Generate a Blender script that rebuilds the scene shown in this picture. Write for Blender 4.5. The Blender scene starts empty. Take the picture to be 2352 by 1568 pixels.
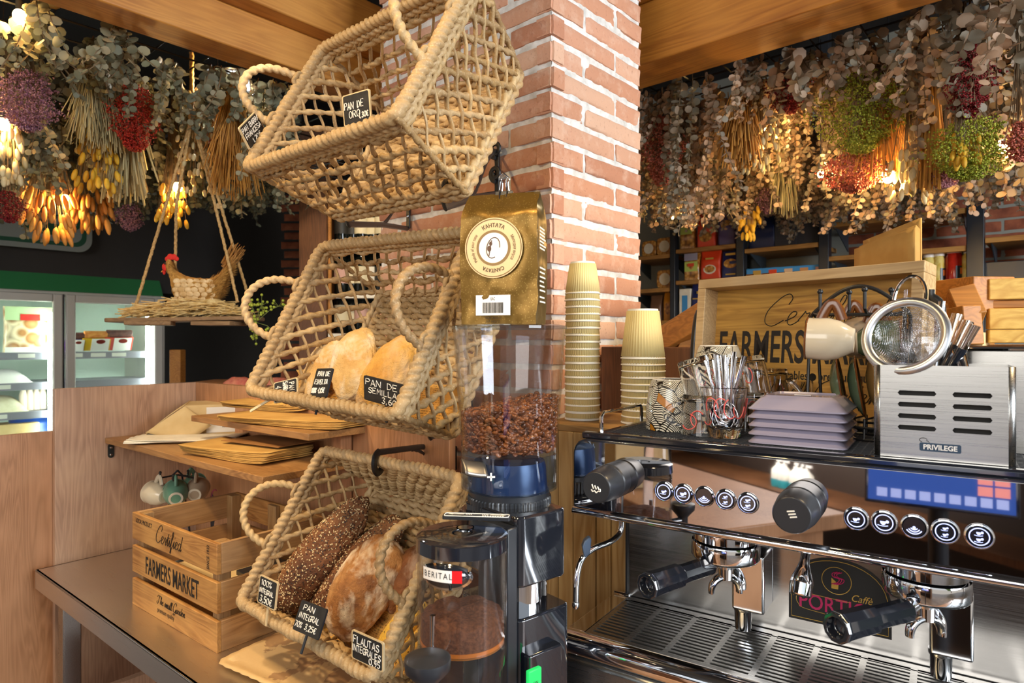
import bpy, math, random
from mathutils import Vector, Matrix, noise
PI = math.pi
H = 1.4                       # eye height above the floor
F, CX, CY = 1480.0, 1176.0, 784.0
scene = bpy.context.scene
col = scene.collection
V = Vector
Z = V((0, 0, 1))

# ---------------------------------------------------------------- camera
cd = bpy.data.cameras.new('camera')
cam = bpy.data.objects.new('camera', cd)
col.objects.link(cam)
cam.location = (0, 0, H)
cam.rotation_euler = (PI/2, 0, 0)
cd.sensor_width = 36.0
cd.lens = F/2352*36.0
cd.clip_start = 0.05
cd.dof.use_dof = True
cd.dof.focus_distance = 1.0
cd.dof.aperture_fstop = 9.0
scene.camera = cam
scene.view_settings.view_transform = 'Standard'
scene.view_settings.look = 'None'
scene.view_settings.gamma = 1.0
scene.view_settings.use_curve_mapping = False
scene.view_settings.exposure = 0.44

# ---------------------------------------------------------------- daylight and ceiling lamps
w = bpy.data.worlds.new('sky')
scene.world = w
w.use_nodes = True
wn = w.node_tree
bg = wn.nodes['Background']
tc = wn.nodes.new('ShaderNodeTexCoord')
sp = wn.nodes.new('ShaderNodeSeparateXYZ')
rp = wn.nodes.new('ShaderNodeValToRGB')
wn.links.new(tc.outputs['Generated'], sp.inputs[0])
wn.links.new(sp.outputs['Z'], rp.inputs[0])
wn.links.new(rp.outputs[0], bg.inputs[0])
rp.color_ramp.elements[0].color = (.42, .38, .33, 1)
rp.color_ramp.elements[1].color = (.80, .90, 1.0, 1)
rp.color_ramp.elements[0].position = .0
rp.color_ramp.elements[1].position = .45
bg.inputs[1].default_value = 1.0

def lamp(kind, name, loc, energy, color, target=None, size=.3, **kw):
    l = bpy.data.lights.new(name, kind)
    l.energy = energy
    l.color = color
    if kind == 'AREA':
        l.size = size
        if 'size_y' in kw:
            l.shape = 'RECTANGLE'
            l.size_y = kw['size_y']
    else:
        l.shadow_soft_size = size
    if kind == 'SPOT':
        l.spot_size = kw.get('angle', 1.0)
        l.spot_blend = .6
    o = bpy.data.objects.new(name, l)
    col.objects.link(o)
    o.location = loc
    if target is not None:
        o.rotation_euler = (V(target)-V(loc)).to_track_quat('-Z', 'Y').to_euler()
    return o
WARM = (1.0, .72, .38)
# shop windows: one to the right behind the camera, one straight behind
lamp('AREA', 'window_daylight', (2.6, -1.2, 1.9), 115, (.86, .93, 1.0), (.3, 1.2, 1.2), 1.6, size_y=1.5)
lamp('AREA', 'window_daylight', (-1.6, -1.9, 2.2), 36, (1.0, .95, .88), (-.2, 1.2, 1.2), 1.8, size_y=1.4)
# warm ceiling spots over the bread and the bar, plus two added fills
lamp('SPOT', 'ceiling_and_fill_spot', (-.95, .55, 2.5), 30, WARM, (-.2, 1.12, 1.2), .05, angle=1.1)
lamp('SPOT', 'ceiling_and_fill_spot', (-.35, .1, 2.5), 30, WARM, (-.25, 1.1, 1.0), .05, angle=1.0)
lamp('SPOT', 'ceiling_and_fill_spot', (-1.1, 1.0, 2.5), 44, (1, .8, .55), (-.9, 1.45, .9), .05, angle=1.1)
lamp('SPOT', 'ceiling_and_fill_spot', (-.35, .9, 2.05), 11, (1, .85, .6), (-.93, 1.95, 1.47), .04, angle=.5)  # fill spot added to brighten the straw hen, no fitting there
lamp('SPOT', 'ceiling_and_fill_spot', (-.75, 2.6, 2.6), 40, (1, .85, .65), (-.8, 3.5, 1.4), .06, angle=1.0)  # added fill so the wine bottles show, not a known lamp
lamp('SPOT', 'ceiling_and_fill_spot', (1.2, .6, 2.5), 40, WARM, (.5, 1.0, 1.3), .05, angle=1.1)

# ---------------------------------------------------------------- places
def P(u, v, Y):               # the point at depth Y that the photograph shows at (u, v)
    return V(((u-CX)/F*Y, Y, H-(v-CY)/F*Y))
def Pz(u, v, z):              # the same on the horizontal plane of height z
    return P(u, v, (H-z)*F/(v-CY))
def Pk(u, v, n, k):           # the same on the plane p.n = k
    r = V(((u-CX)/F, 1.0, -(v-CY)/F))
    t = (k - n.z*H)/(r.dot(n))
    return V((r.x*t, r.y*t, H+r.z*t))
def unit(*a): return V(a).normalized()
dD = V((-.7496, .6619, 0)); dE = V((.6619, .7496, 0))          # pillar: along its left face / along its right face
aL = V((-.777, .630, 0)); eL = V((.630, .777, 0))             # bread counter: along / into
mM = V((.827, -.562, 0)); kM = V((.562, .827, 0))             # espresso machine: along / into
PIL = V((.0815, 1.31, 0))
def frame(o, x, y, z):
    x = x.normalized(); y = y.normalized(); z = z.normalized()
    return Matrix(((x.x, y.x, z.x, o.x), (x.y, y.y, z.y, o.y), (x.z, y.z, z.z, o.z), (0, 0, 0, 1)))
def upright(o, x):            # x along, z up
    x = V((x.x, x.y, 0)).normalized()
    return frame(o, x, Z.cross(x), Z)
def facing(o, x, up=Z):       # local xy in the vertical plane, z towards the viewer
    x = x.normalized(); up = (up - x*up.dot(x)).normalized()
    return frame(o, x, up, x.cross(up))
def along(o, d, up=Z):        # local z along d
    d = d.normalized()
    if abs(d.dot(up)) > .98: up = V((1, 0, 0))
    x = up.cross(d).normalized()
    return frame(o, x, d.cross(x), d)

# ---------------------------------------------------------------- mesh building
class MB:
    def __init__(s): s.v = []; s.f = []; s.mi = []; s.r = []; s.uv = None
    def add(s, vs, fs, M=None, mi=0, rnd=0.0):
        b = len(s.v)
        s.v += [(M @ V(p)) if M is not None else V(p) for p in vs]
        s.f += [tuple(b+i for i in f) for f in fs]
        s.mi += [mi]*len(fs)
        s.r += [rnd]*len(vs)
        return s
    def box(s, c, d, M=None, mi=0, rnd=0.0):
        x, y, z = c; a, b, e = d[0]/2, d[1]/2, d[2]/2
        vs = [(x+i*a, y+j*b, z+k*e) for k in (-1, 1) for j in (-1, 1) for i in (-1, 1)]
        return s.add(vs, [(0, 2, 3, 1), (4, 5, 7, 6), (0, 1, 5, 4), (2, 6, 7, 3), (0, 4, 6, 2), (1, 3, 7, 5)], M, mi, rnd)
    def prism(s, poly, z0, z1, M=None, mi=0, rnd=0.0, caps=True):
        n = len(poly)
        vs = [(x, y, z0) for x, y in poly]+[(x, y, z1) for x, y in poly]
        fs = [(i, (i+1) % n, n+(i+1) % n, n+i) for i in range(n)]
        if caps: fs += [tuple(range(n-1, -1, -1)), tuple(range(n, 2*n))]
        return s.add(vs, fs, M, mi, rnd)
    def lathe(s, prof, n=32, M=None, mi=0, rnd=0.0, closed=False, wob=None):
        vs = []; fs = []
        for (r, z) in prof:
            for i in range(n):
                a = 2*PI*i/n; q = r*(wob(a) if wob else 1)
                vs.append((q*math.cos(a), q*math.sin(a), z))
        m = len(prof)
        for j in range(m if closed else m-1):
            k = (j+1) % m
            for i in range(n):
                fs.append((j*n+i, j*n+(i+1) % n, k*n+(i+1) % n, k*n+i))
        if not closed:
            if prof[0][0] > 1e-5: fs.append(tuple(range(n-1, -1, -1)))
            if prof[-1][0] > 1e-5: fs.append(tuple((m-1)*n+i for i in range(n)))
        return s.add(vs, fs, M, mi, rnd)
    def cyl(s, p, q, r, n=16, r2=None, mi=0, rnd=0.0):
        p = V(p); q = V(q); M = along(p, q-p); L = (q-p).length
        return s.lathe([(r, 0), (r if r2 is None else r2, L)], n, M, mi, rnd)
    def tube(s, pts, r, n=8, closed=False, lobes=0, pitch=.03, amp=.2, flat=1.0, mi=0, rnd=0.0, up=Z, ph=0.0):
        pts = [V(p) for p in pts]; m = len(pts)
        if m < 2: return s
        vs = []; fs = []; T = []
        for i in range(m):
            a = pts[(i-1) % m] if closed or i > 0 else pts[0]
            b = pts[(i+1) % m] if closed or i < m-1 else pts[-1]
            t = (b-a)
            T.append(t.normalized() if t.length > 1e-9 else (T[-1] if T else V((1, 0, 0))))
        u = up.cross(T[0])
        if u.length < .1: u = V((1, 0, 0)).cross(T[0])
        u.normalize(); L = 0.0
        for i in range(m):
            t = T[i]
            u = (u - t*u.dot(t))
            u.normalize() if u.length > 1e-6 else None
            w_ = t.cross(u)
            if i: L += (pts[i]-pts[i-1]).length
            rr = r(i/(m-1)) if callable(r) else r
            for j in range(n):
                a = 2*PI*j/n
                q = rr*(1+(amp*(2*abs(math.cos((lobes*a-2*PI*L/pitch+ph)/2))-1.25) if lobes else 0))
                vs.append(pts[i]+u*(q*math.cos(a))+w_*(q*flat*math.sin(a)))
        for i in range(m if closed else m-1):
            k = (i+1) % m
            for j in range(n): fs.append((i*n+j, i*n+(j+1) % n, k*n+(j+1) % n, k*n+j))
        if not closed: fs += [tuple(range(n-1, -1, -1)), tuple((m-1)*n+j for j in range(n))]
        return s.add(vs, fs, None, mi, rnd)
    def ell(s, c, rad, M=None, nu=20, nv=12, mi=0, rnd=0.0, fn=None):
        vs = [(c[0], c[1], c[2]-rad[2])]; fs = []
        for j in range(1, nv):
            b = -PI/2+PI*j/nv
            for i in range(nu):
                a = 2*PI*i/nu
                vs.append((c[0]+rad[0]*math.cos(b)*math.cos(a), c[1]+rad[1]*math.cos(b)*math.sin(a), c[2]+rad[2]*math.sin(b)))
        vs.append((c[0], c[1], c[2]+rad[2])); t = len(vs)-1
        for i in range(nu):
            fs.append((0, 1+(i+1) % nu, 1+i))
            fs.append((t, 1+(nv-2)*nu+i, 1+(nv-2)*nu+(i+1) % nu))
        for j in range(nv-2):
            for i in range(nu):
                fs.append((1+j*nu+i, 1+j*nu+(i+1) % nu, 1+(j+1)*nu+(i+1) % nu, 1+(j+1)*nu+i))
        if fn: vs = [fn(V(p)) for p in vs]
        return s.add(vs, fs, M, mi, rnd)
    def grid(s, fn, nu, nv, M=None, mi=0, rnd=0.0, wrap=False):
        vs = [fn(i/(nu if wrap else nu-1), j/(nv-1)) for j in range(nv) for i in range(nu)]
        fs = [(j*nu+i, j*nu+(i+1) % nu, (j+1)*nu+(i+1) % nu, (j+1)*nu+i) for j in range(nv-1) for i in range(nu if wrap else nu-1)]
        return s.add(vs, fs, M, mi, rnd)
    def quad(s, a, b, c, d, mi=0, rnd=0.0): return s.add([a, b, c, d], [(0, 1, 2, 3)], None, mi, rnd)

WL = {}                       # world position of each built object's origin
def finish(o, mats, smooth, bevel, solid, angle=40):
    for m in (mats if isinstance(mats, (list, tuple)) else [mats]): o.data.materials.append(m)
    if smooth:
        o.data.shade_smooth()
        if angle:
            o.data.set_sharp_from_angle(angle=math.radians(angle))
    if solid:
        sm = o.modifiers.new('thickness', 'SOLIDIFY'); sm.thickness = solid; sm.offset = 0
    if bevel:
        b = o.modifiers.new('bevel', 'BEVEL'); b.width = bevel; b.segments = 2; b.limit_method = 'ANGLE'; b.angle_limit = math.radians(40)
        b.harden_normals = False
def obj(name, mb, mats, parent=None, smooth=True, bevel=0, solid=0, loc=None, angle=40, label=None):
    base = V(loc) if loc is not None else (WL[parent.name] if parent else V((0, 0, 0)))
    if parent is None and loc is None and mb.v:
        xs = [p.x for p in mb.v]; ys = [p.y for p in mb.v]; zs = [p.z for p in mb.v]
        base = V(((min(xs)+max(xs))/2, (min(ys)+max(ys))/2, min(zs)))
    me = bpy.data.meshes.new(name)
    me.from_pydata([tuple(p-base) for p in mb.v], [], mb.f)
    me.polygons.foreach_set('material_index', mb.mi)
    at = me.attributes.new('rnd', 'FLOAT', 'POINT')
    at.data.foreach_set('value', mb.r)
    me.update()
    o = bpy.data.objects.new(name, me)
    col.objects.link(o)
    if parent:
        o.parent = parent; o.location = base-WL[parent.name]
    else:
        o.location = base
    WL[o.name] = base
    finish(o, mats, smooth, bevel, solid, angle)
    if label: o['label'] = label
    return o
def tag(o, label, cat, group=None, kind=None):
    o['label'] = label; o['category'] = cat
    if group: o['group'] = group
    if kind: o['kind'] = kind
    return o
def thing(name, label, cat, loc, group=None):
    o = bpy.data.objects.new(name, None)
    col.objects.link(o); o.location = loc; o.empty_display_size = .02
    WL[o.name] = V(loc)
    return tag(o, label, cat, group)
def struct(name, mb, mats, **kw):
    o = obj(name, mb, mats, **kw); o['kind'] = 'structure'; return o
def kids(o): return [c for c in o.children]
def dup(o, loc, label=None, rotz=None, scale=None, group=None):
    r = o.copy(); col.objects.link(r); r.location = loc
    if label: r['label'] = label
    if group: r['group'] = group
    if rotz is not None: r.rotation_euler = (0, 0, rotz)
    if scale is not None: r.scale = (scale,)*3
    for ch in kids(o):
        c = ch.copy(); col.objects.link(c); c.parent = r
        for g in kids(ch):
            d = g.copy(); col.objects.link(d); d.parent = c
    WL[r.name] = V(loc)
    return r
def ordinal(n):
    return ['', 'first', 'second', 'third', 'fourth', 'fifth', 'sixth', 'seventh', 'eighth', 'ninth', 'tenth', 'eleventh', 'twelfth',
            'thirteenth', 'fourteenth', 'fifteenth', 'sixteenth', 'seventeenth', 'eighteenth', 'nineteenth', 'twentieth'][n]

# ---------------------------------------------------------------- lettering
def bold_text(s, height, M, mat, parent, name='lettering', sx=1.0, heavy=0.0, shear=0.0, thick=.0004, align='CENTER', arc=None):
    c = bpy.data.curves.new('lettering', 'FONT')
    c.body = s; c.size = 1.0; c.align_x = align; c.offset = heavy; c.shear = shear; c.resolution_u = 3
    t = bpy.data.objects.new('lettering', c); col.objects.link(t)
    me = bpy.data.meshes.new_from_object(t.evaluated_get(bpy.context.evaluated_depsgraph_get()))
    vs = [v.co.copy() for v in me.vertices]; fs = [tuple(p.vertices) for p in me.polygons]
    bpy.data.objects.remove(t); bpy.data.curves.remove(c); bpy.data.meshes.remove(me)
    k = height/.7
    mb = MB()
    pts = []
    for p in vs:
        x, y = p.x*k*sx, p.y*k
        if arc:
            R, a0, sgn = arc
            a = a0 - sgn*x/R; rr = R+sgn*y
            x, y = rr*math.cos(a), rr*math.sin(a)
        pts.append((x, y, thick))
    mb.add(pts, fs, M)
    return obj(name, mb, mat, parent, smooth=False)
G = {  # one-line capitals on a 4 x 6 grid
'A': '0,0 2,6 4,0|.7,2 3.3,2', 'B': '0,0 0,6 2.5,6 3.5,5 2.5,3.2 0,3.2|2.5,3.2 4,1.7 2.7,0 0,0', 'C': '4,5 2.5,6 .8,5.2 0,3 .8,.8 2.5,0 4,1',
'D': '0,0 0,6 2.4,5.6 4,3 2.4,.4 0,0', 'E': '3.6,6 0,6 0,0 3.6,0|0,3 2.8,3', 'F': '3.6,6 0,6 0,0|0,3 2.8,3',
'G': '4,5 2.5,6 .8,5.2 0,3 .8,.8 2.5,0 4,1 4,2.8 2.3,2.8', 'I': '2,0 2,6', 'L': '0,6 0,0 3.5,0', 'M': '0,0 .4,6 2,2.5 3.6,6 4,0',
'N': '0,0 0,6 4,0 4,6', 'O': '2,6 .5,5 0,3 .5,1 2,0 3.5,1 4,3 3.5,5 2,6', 'P': '0,0 0,6 2.7,6 4,4.6 2.7,3 0,3', 'R': '0,0 0,6 2.7,6 4,4.6 2.7,3 0,3|1.6,3 4,0',
'S': '3.8,5 2.2,6 .4,5 .6,3.7 3.3,2.5 3.7,1.1 2,0 0,1', 'T': '0,6 4,6|2,6 2,0', 'U': '0,6 0,1.5 1.2,0 2.8,0 4,1.5 4,6', 'K': '0,0 0,6|3.8,6 .2,2.6 4,0',
'0': '2,6 .5,5 0,3 .5,1 2,0 3.5,1 4,3 3.5,5 2,6', '1': '.8,4.6 2.2,6 2.2,0', '2': '.3,4.8 2,6 3.6,4.8 3.2,3 .2,0 4,0', '3': '.4,5.4 2.2,6 3.6,4.8 1.8,3.2 3.8,1.7 2.2,0 .2,.8',
'4': '3,0 3,6 0,2 4,2', '5': '3.6,6 .6,6 .4,3.4 2.4,3.7 3.8,2 2.4,0 .2,.6', '6': '3.4,5.8 1,4 .2,1.8 1.6,0 3.5,1 3.4,2.6 1.8,3.3 .4,2', '7': '.2,6 3.8,6 1.6,0',
'8': '2,3.2 .5,4.6 2,6 3.5,4.6 2,3.2 .2,1.4 2,0 3.8,1.4 2,3.2', '9': '3.6,4.2 2,2.8 .5,4.4 2,6 3.6,4.4 3.2,1.6 1.8,0', '%': '0,0 4,6|.8,6 0,5 .8,4 1.5,5 .8,6|3.2,2 2.5,1 3.2,0 4,1 3.2,2',
',': '.8,.6 .2,-1', 'e': '4,5.2 2.6,6 1,4.8 .7,3 1,1.2 2.6,0 4,.8|0,3.6 3,3.6|0,2.4 2.8,2.4', ' ': ''}
def spline(pts, k=4):
    out = []
    n = len(pts)
    if n < 3: return pts
    for i in range(n-1):
        p0 = pts[max(i-1, 0)]; p1 = pts[i]; p2 = pts[i+1]; p3 = pts[min(i+2, n-1)]
        for j in range(k):
            t = j/k
            out.append(tuple(.5*((2*p1[a])+(-p0[a]+p2[a])*t+(2*p0[a]-5*p1[a]+4*p2[a]-p3[a])*t*t+(-p0[a]+3*p1[a]-3*p2[a]+p3[a])*t**3) for a in range(len(p1))))
    out.append(pts[-1])
    return out
def chalk(lines, M, mat, parent, width=.0009, name='lettering', seed=1):
    """lines: (text, x, y, letter height, letter width)"""
    rg = random.Random(seed); mb = MB()
    for (s, x, y, h, wd) in lines:
        for ch in s:
            wch = wd*(.55 if ch in 'I1,' else 1.0)
            dy = rg.uniform(-.05, .05)*h; sk = rg.uniform(-.03, .12)
            for st in G.get(ch, '').split('|'):
                if not st: continue
                pts = [tuple(map(float, q.split(','))) for q in st.split()]
                if ch in 'CGOSU0235689e': pts = spline(pts, 3)
                p3 = [M @ V((x+(px/4.0 + sk*py/6)*wch*.78 if ch not in 'I1' else x+(px-1.2)/4*wch*1.2, y+py/6*h+dy, .0006)) for px, py in pts]
                mb.tube(p3, width*rg.uniform(.85, 1.2), 5, flat=1.0)
            x += wch
    return obj(name, mb, mat, parent)
SC = {  # one-line script letters, x advance first
'C': (5, '4.6,5 5,6.5 4,7.6 2.4,6.6 .6,3.6 .8,.8 2.6,-.2 4.6,1.2'), 'T': (4.4, '-.6,5.2 .4,6.8 2.2,6.6 5,6.6|2.8,6.6 1.8,3 1.4,.6 .4,-.2 -.8,.8 -.4,2'), 'G': (5, '4.4,5.4 4.6,6.8 3.2,7.4 1.2,6 .2,3 1,.6 3,.2 4.2,2.4 4.4,3|4.4,3 4,-.8 2.4,-2.2 1,-1.4 4.8,1'),
'e': (2.6, '0,1 1.6,2 1.8,3 1,3.2 .4,2 .6,.5 1.5,0 2.8,1'), 'r': (2.3, '0,1 .7,2.6 .9,3.2 1.2,2.6 1.9,2.7 1.6,.8 2,0 2.5,.8'), 't': (2, '0,1 1.2,4 1.3,5 1,1 1.4,0 2.2,1|.2,3.4 2.2,3.6'),
'i': (1.6, '0,1 .8,3 .7,.8 1.1,0 1.8,1|1.1,4.4 1.2,4.7'), 'f': (2.2, '0,1 1.6,4.5 1.8,6.2 1.2,6.4 .8,4 .6,0 .4,-2.2 1,-2.2 1.2,-.4 2.2,1'), 'd': (3, '2.2,2.8 1.2,3.2 .3,2 .5,.3 1.4,.2 2.3,2 3,6 2.3,1.4 2.4,0 3.2,1'),
'h': (2.8, '0,1 1.4,4.6 1.5,6.2 1,6 .6,3 .4,0 1,2.4 1.8,3.2 2.1,2 2,.4 3,1'), 's': (2.2, '0,1 1.1,2.8 1.4,3.2 1.7,1 1,0 .2,.5 1.2,.2 2.4,1'), 'm': (3.8, '0,1 .6,3 .6,0 1.2,2.8 1.8,2.8 1.8,0 2.4,2.8 3,2.8 3,.6 3.3,0 4,1'),
'a': (2.7, '2,2.8 1.1,3.2 .3,2 .5,.3 1.3,.2 2,2.8 1.9,.6 2.2,0 2.9,1'), 'l': (1.6, '0,1 1.4,5 1.2,6.3 .6,5 .5,.8 .9,0 1.8,1'), 'n': (2.8, '0,1 .6,3 .6,0 1.2,2.6 1.9,3 2,.6 2.3,0 3,1'), ' ': (1.6, ''),
'o': (2.4, '1.2,3.2 .3,2 .4,.4 1.3,0 2,1.4 1.6,3 1.2,3.2 2.6,2.6')}
def script(s, M, h, mat, parent, width=.0007, slant=.25, name='lettering', sx=1.0):
    k = h/6.0; x = 0; mb = MB()
    tot = sum(SC[c][0] for c in s)
    x = -tot/2
    for ch in s:
        adv, st = SC[ch]
        for q in st.split('|'):
            if not q: continue
            pts = spline([tuple(map(float, a.split(','))) for a in q.split()], 4)
            mb.tube([M @ V(((x+px+slant*py)*k*sx, py*k, .0004)) for px, py in pts], width, 5, up=V((.3, .2, .9)))
        x += adv
    return obj(name, mb, mat, parent)
# ---------------------------------------------------------------- materials
def lin(h):
    h = h.lstrip('#'); c = [int(h[i:i+2], 16)/255 for i in (0, 2, 4)]
    return tuple((x/12.92 if x <= .04045 else ((x+.055)/1.055)**2.4) for x in c)+(1.0,)
class NT:
    def __init__(s, name):
        s.m = bpy.data.materials.new(name); s.m.use_nodes = True; s.t = s.m.node_tree; s.b = s.t.nodes['Principled BSDF']
    def n(s, kind, **kw):
        q = s.t.nodes.new('ShaderNode'+kind)
        for k, v in kw.items():
            if k in q.inputs: q.inputs[k].default_value = v
            else: setattr(q, k, v)
        return q
    def l(s, a, b): s.t.links.new(a, b)
    def co(s, scale=(1, 1, 1), rotz=0.0, kind='Object'):
        c = s.n('TexCoord'); m1 = s.n('Mapping'); m1.inputs['Rotation'].default_value = (0, 0, rotz)
        m2 = s.n('Mapping'); m2.inputs['Scale'].default_value = scale
        s.l(c.outputs[kind], m1.inputs[0]); s.l(m1.outputs[0], m2.inputs[0]); return m2.outputs[0]
    def ramp(s, fac, stops):
        r = s.n('ValToRGB'); e = r.color_ramp.elements
        while len(e) < len(stops): e.new(.5)
        for i, (p, c) in enumerate(stops): e[i].position = p; e[i].color = c if len(c) == 4 else tuple(c)+(1,)
        s.l(fac, r.inputs[0]); return r.outputs[0]
    def noise(s, vec, scale, detail=4, rough=.55, dist=0.0):
        q = s.n('TexNoise', Scale=scale, Detail=detail, Roughness=rough, Distortion=dist); s.l(vec, q.inputs['Vector']); return q.outputs['Fac']
    def mix(s, fac, a, b, mode='MIX'):
        q = s.n('Mix', data_type='RGBA', blend_type=mode)
        for i, x in ((0, fac), (6, a), (7, b)):
            if hasattr(x, 'links'): s.l(x, q.inputs[i])
            else: q.inputs[i].default_value = x
        return q.outputs[2]
    def rnd(s):
        q = s.n('Attribute'); q.attribute_name = 'rnd'; return q.outputs['Fac']
    def hsv(s, c, val, hue=None, sat=None):
        q = s.n('HueSaturation'); s.l(c, q.inputs['Color']) if hasattr(c, 'links') else None
        if hasattr(val, 'links'): s.l(val, q.inputs['Value'])
        else: q.inputs['Value'].default_value = val
        return q.outputs[0]
    def mrange(s, x, a, b, lo=0, hi=1):
        q = s.n('MapRange'); s.l(x, q.inputs[0]); q.inputs[1].default_value = lo; q.inputs[2].default_value = hi; q.inputs[3].default_value = a; q.inputs[4].default_value = b; return q.outputs[0]
    def base(s, c):
        if hasattr(c, 'links'): s.l(c, s.b.inputs['Base Color'])
        else: s.b.inputs['Base Color'].default_value = c
    def bump(s, h, strength=.3, dist=.002):
        q = s.n('Bump', Strength=strength, Distance=dist); s.l(h, q.inputs['Height']); s.l(q.outputs[0], s.b.inputs['Normal'])
    def set(s, **kw):
        for k, v in kw.items(): s.b.inputs[k.replace('_', ' ')].default_value = v
        return s
def plain(name, c, rough=.5, metal=0.0, **kw):
    t = NT(name); t.base(lin(c) if isinstance(c, str) else c); t.set(Roughness=rough, Metallic=metal, **kw)
    return t.m
def mottled(name, c1, c2, scale=30, rough=.6, bump=0, kind='Object', metal=0.0, stretch=(1, 1, 1), rotz=0.0, lo=.35, hi=.65, detail=4):
    t = NT(name); v = t.co(stretch, rotz, kind); n = t.noise(v, scale, detail)
    t.base(t.ramp(n, [(lo, lin(c1)), (hi, lin(c2))])); t.set(Roughness=rough, Metallic=metal)
    if bump: t.bump(n, bump)
    return t.m
def wood(name, c1, c2, c3, rotz=0.0, vertical=False, scale=1.0, rough=.45, bump=.12, rings=7.0, knots=False):
    """grain runs along local x after a turn of -rotz, or along z when vertical"""
    t = NT(name)
    st = (9, 9, .7) if vertical else (.7, 9, 9)
    v = t.co(tuple(a*scale for a in st), rotz)
    n1 = t.noise(v, 1.6, 3, .5, .6)
    wv = t.n('Math', operation='MULTIPLY'); t.l(n1, wv.inputs[0]); wv.inputs[1].default_value = rings
    fr = t.n('Math', operation='PINGPONG'); t.l(wv.outputs[0], fr.inputs[0]); fr.inputs[1].default_value = .5
    st2 = (60, 60, 1.6) if vertical else (1.6, 60, 60)
    n2 = t.noise(t.co(tuple(a*scale for a in st2), rotz), 3, 3, .6)
    c = t.ramp(fr.outputs[0], [(.0, lin(c1)), (.25, lin(c2)), (.5, lin(c1))])
    n3 = t.noise(t.co((1, 1, 1), rotz), 5*scale, 2)
    c = t.mix(t.mrange(n3, 0, .75, .35, .7), c, lin(c3))
    c = t.mix(t.mrange(n2, 0, .35, .45, .75), c, lin(c2))
    r = t.rnd()
    c = t.hsv(c, t.mrange(r, 1.0, .55))
    t.base(c); t.set(Roughness=rough); t.bump(n2, bump, .001)
    return t.m
M_ = {}
AD = math.atan2(dD.y, dD.x); AE = math.atan2(dE.y, dE.x); AA = math.atan2(aL.y, aL.x); AEL = math.atan2(eL.y, eL.x); AM = math.atan2(mM.y, mM.x)
M_['laminate_v'] = wood('walnut_laminate_upright', '#c49c80', '#9f7a62', '#cea888', vertical=True, scale=1.3, rough=.38)
M_['laminate_front'] = wood('oak_laminate_upright', '#bd8860', '#9e6e48', '#c8946a', vertical=True, scale=1.3, rough=.4)
M_['shelf_wood'] = wood('shelf_laminate', '#a97a48', '#845a32', '#b48854', rotz=-AA, scale=1.6, rough=.4)
M_['beam_e'] = wood('pine_beam', '#b87a32', '#93571c', '#c48a40', rotz=-AE, scale=.9, rough=.5)
M_['beam_d'] = wood('pine_beam', '#b8772a', '#8f5216', '#c48636', rotz=-AD, scale=.9, rough=.5)
M_['crate_a'] = wood('mango_wood', '#c08a4c', '#93602e', '#cf9c58', rotz=-AA, scale=1.8, rough=.55, rings=6)
M_['crate_e'] = wood('mango_wood', '#bd8f5c', '#94683c', '#d0a878', rotz=-AEL, scale=1.8, rough=.55, rings=6)
M_['crate_up'] = wood('mango_wood', '#b8905c', '#8c6436', '#c8a070', vertical=True, scale=1.8, rough=.55)
M_['tray_wood'] = wood('acacia_tray', '#b98c3e', '#8a5f22', '#c79c4c', rotz=.907, scale=1.6, rough=.5, rings=5)
M_['tray_pale'] = wood('acacia_tray_edge', '#c8a878', '#a8875a', '#d8bc90', rotz=.907, scale=1.6, rough=.55)
M_['plank'] = wood('pine_planks', '#cda468', '#a87838', '#dcb87c', vertical=True, scale=1.2, rough=.6)
M_['plank_top'] = wood('pine_planks_top', '#b98a50', '#8c6030', '#c8a060', rotz=-AM, scale=1.5, rough=.6)
M_['pale_pine'] = wood('pale_pine', '#d9ae54', '#b8842c', '#e4c070', rotz=.7, scale=1.2, rough=.6)
M_['brown_pine'] = wood('stained_pine', '#b06f2c', '#86501a', '#bc8038', rotz=.4, scale=1.4, rough=.55)
M_['dark_panel'] = wood('dark_walnut_panel', '#6d4426', '#4a2c16', '#7c5030', vertical=True, scale=1.2, rough=.5)
M_['old_board'] = wood('weathered_board', '#8a6a48', '#5f452c', '#9c7c58', rotz=.2, scale=1.5, rough=.8, bump=.4)
M_['shelf_plank'] = wood('wall_shelf_board', '#b07c3c', '#8a5a26', '#bc8a48', rotz=-AD, scale=1.4, rough=.5)

def brick_mat():
    t = NT('fired_brick')
    v = t.co(); r = t.rnd()
    n = t.noise(v, 26, 6, .65); n2 = t.noise(v, 140, 3, .6)
    c = t.ramp(r, [(0, lin('#c48c6c')), (.3, lin('#d09c80')), (.55, lin('#dab094')), (.8, lin('#c89274')), (1, lin('#b47a5e'))])
    c = t.mix(t.mrange(n, 0, .55, .5, .75), c, lin('#e2c4ae'))
    c = t.mix(t.mrange(n2, 0, .5, .6, .8), c, lin('#7a4030'))
    t.base(c); t.set(Roughness=.85); t.bump(n2, .5, .002); return t.m
M_['brick'] = brick_mat()
M_['brick_dark'] = mottled('old_brick', '#7a3f2a', '#a05a3c', 20, .9, .3)
M_['mortar'] = mottled('lime_mortar', '#c8c6c0', '#eceae6', 40, .95, .6)
def raffia():
    t = NT('water_hyacinth')
    v = t.co(); r = t.rnd()
    n = t.noise(v, 60, 3, .6, .4); n2 = t.noise(v, 320, 2, .5)
    c = t.ramp(r, [(0, lin('#94744a')), (.3, lin('#bea074')), (.6, lin('#a08052')), (.85, lin('#c8ac7e')), (1, lin('#b08c58'))])
    c = t.mix(t.mrange(n, 0, .65, .55, .75), c, lin('#7a5e3c'))
    c = t.mix(t.mrange(n2, 0, .4, .55, .75), c, lin('#e0cfa8'))
    t.base(c); t.set(Roughness=.62); t.bump(n2, .5, .0012); return t.m
M_['raffia'] = raffia()
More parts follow.
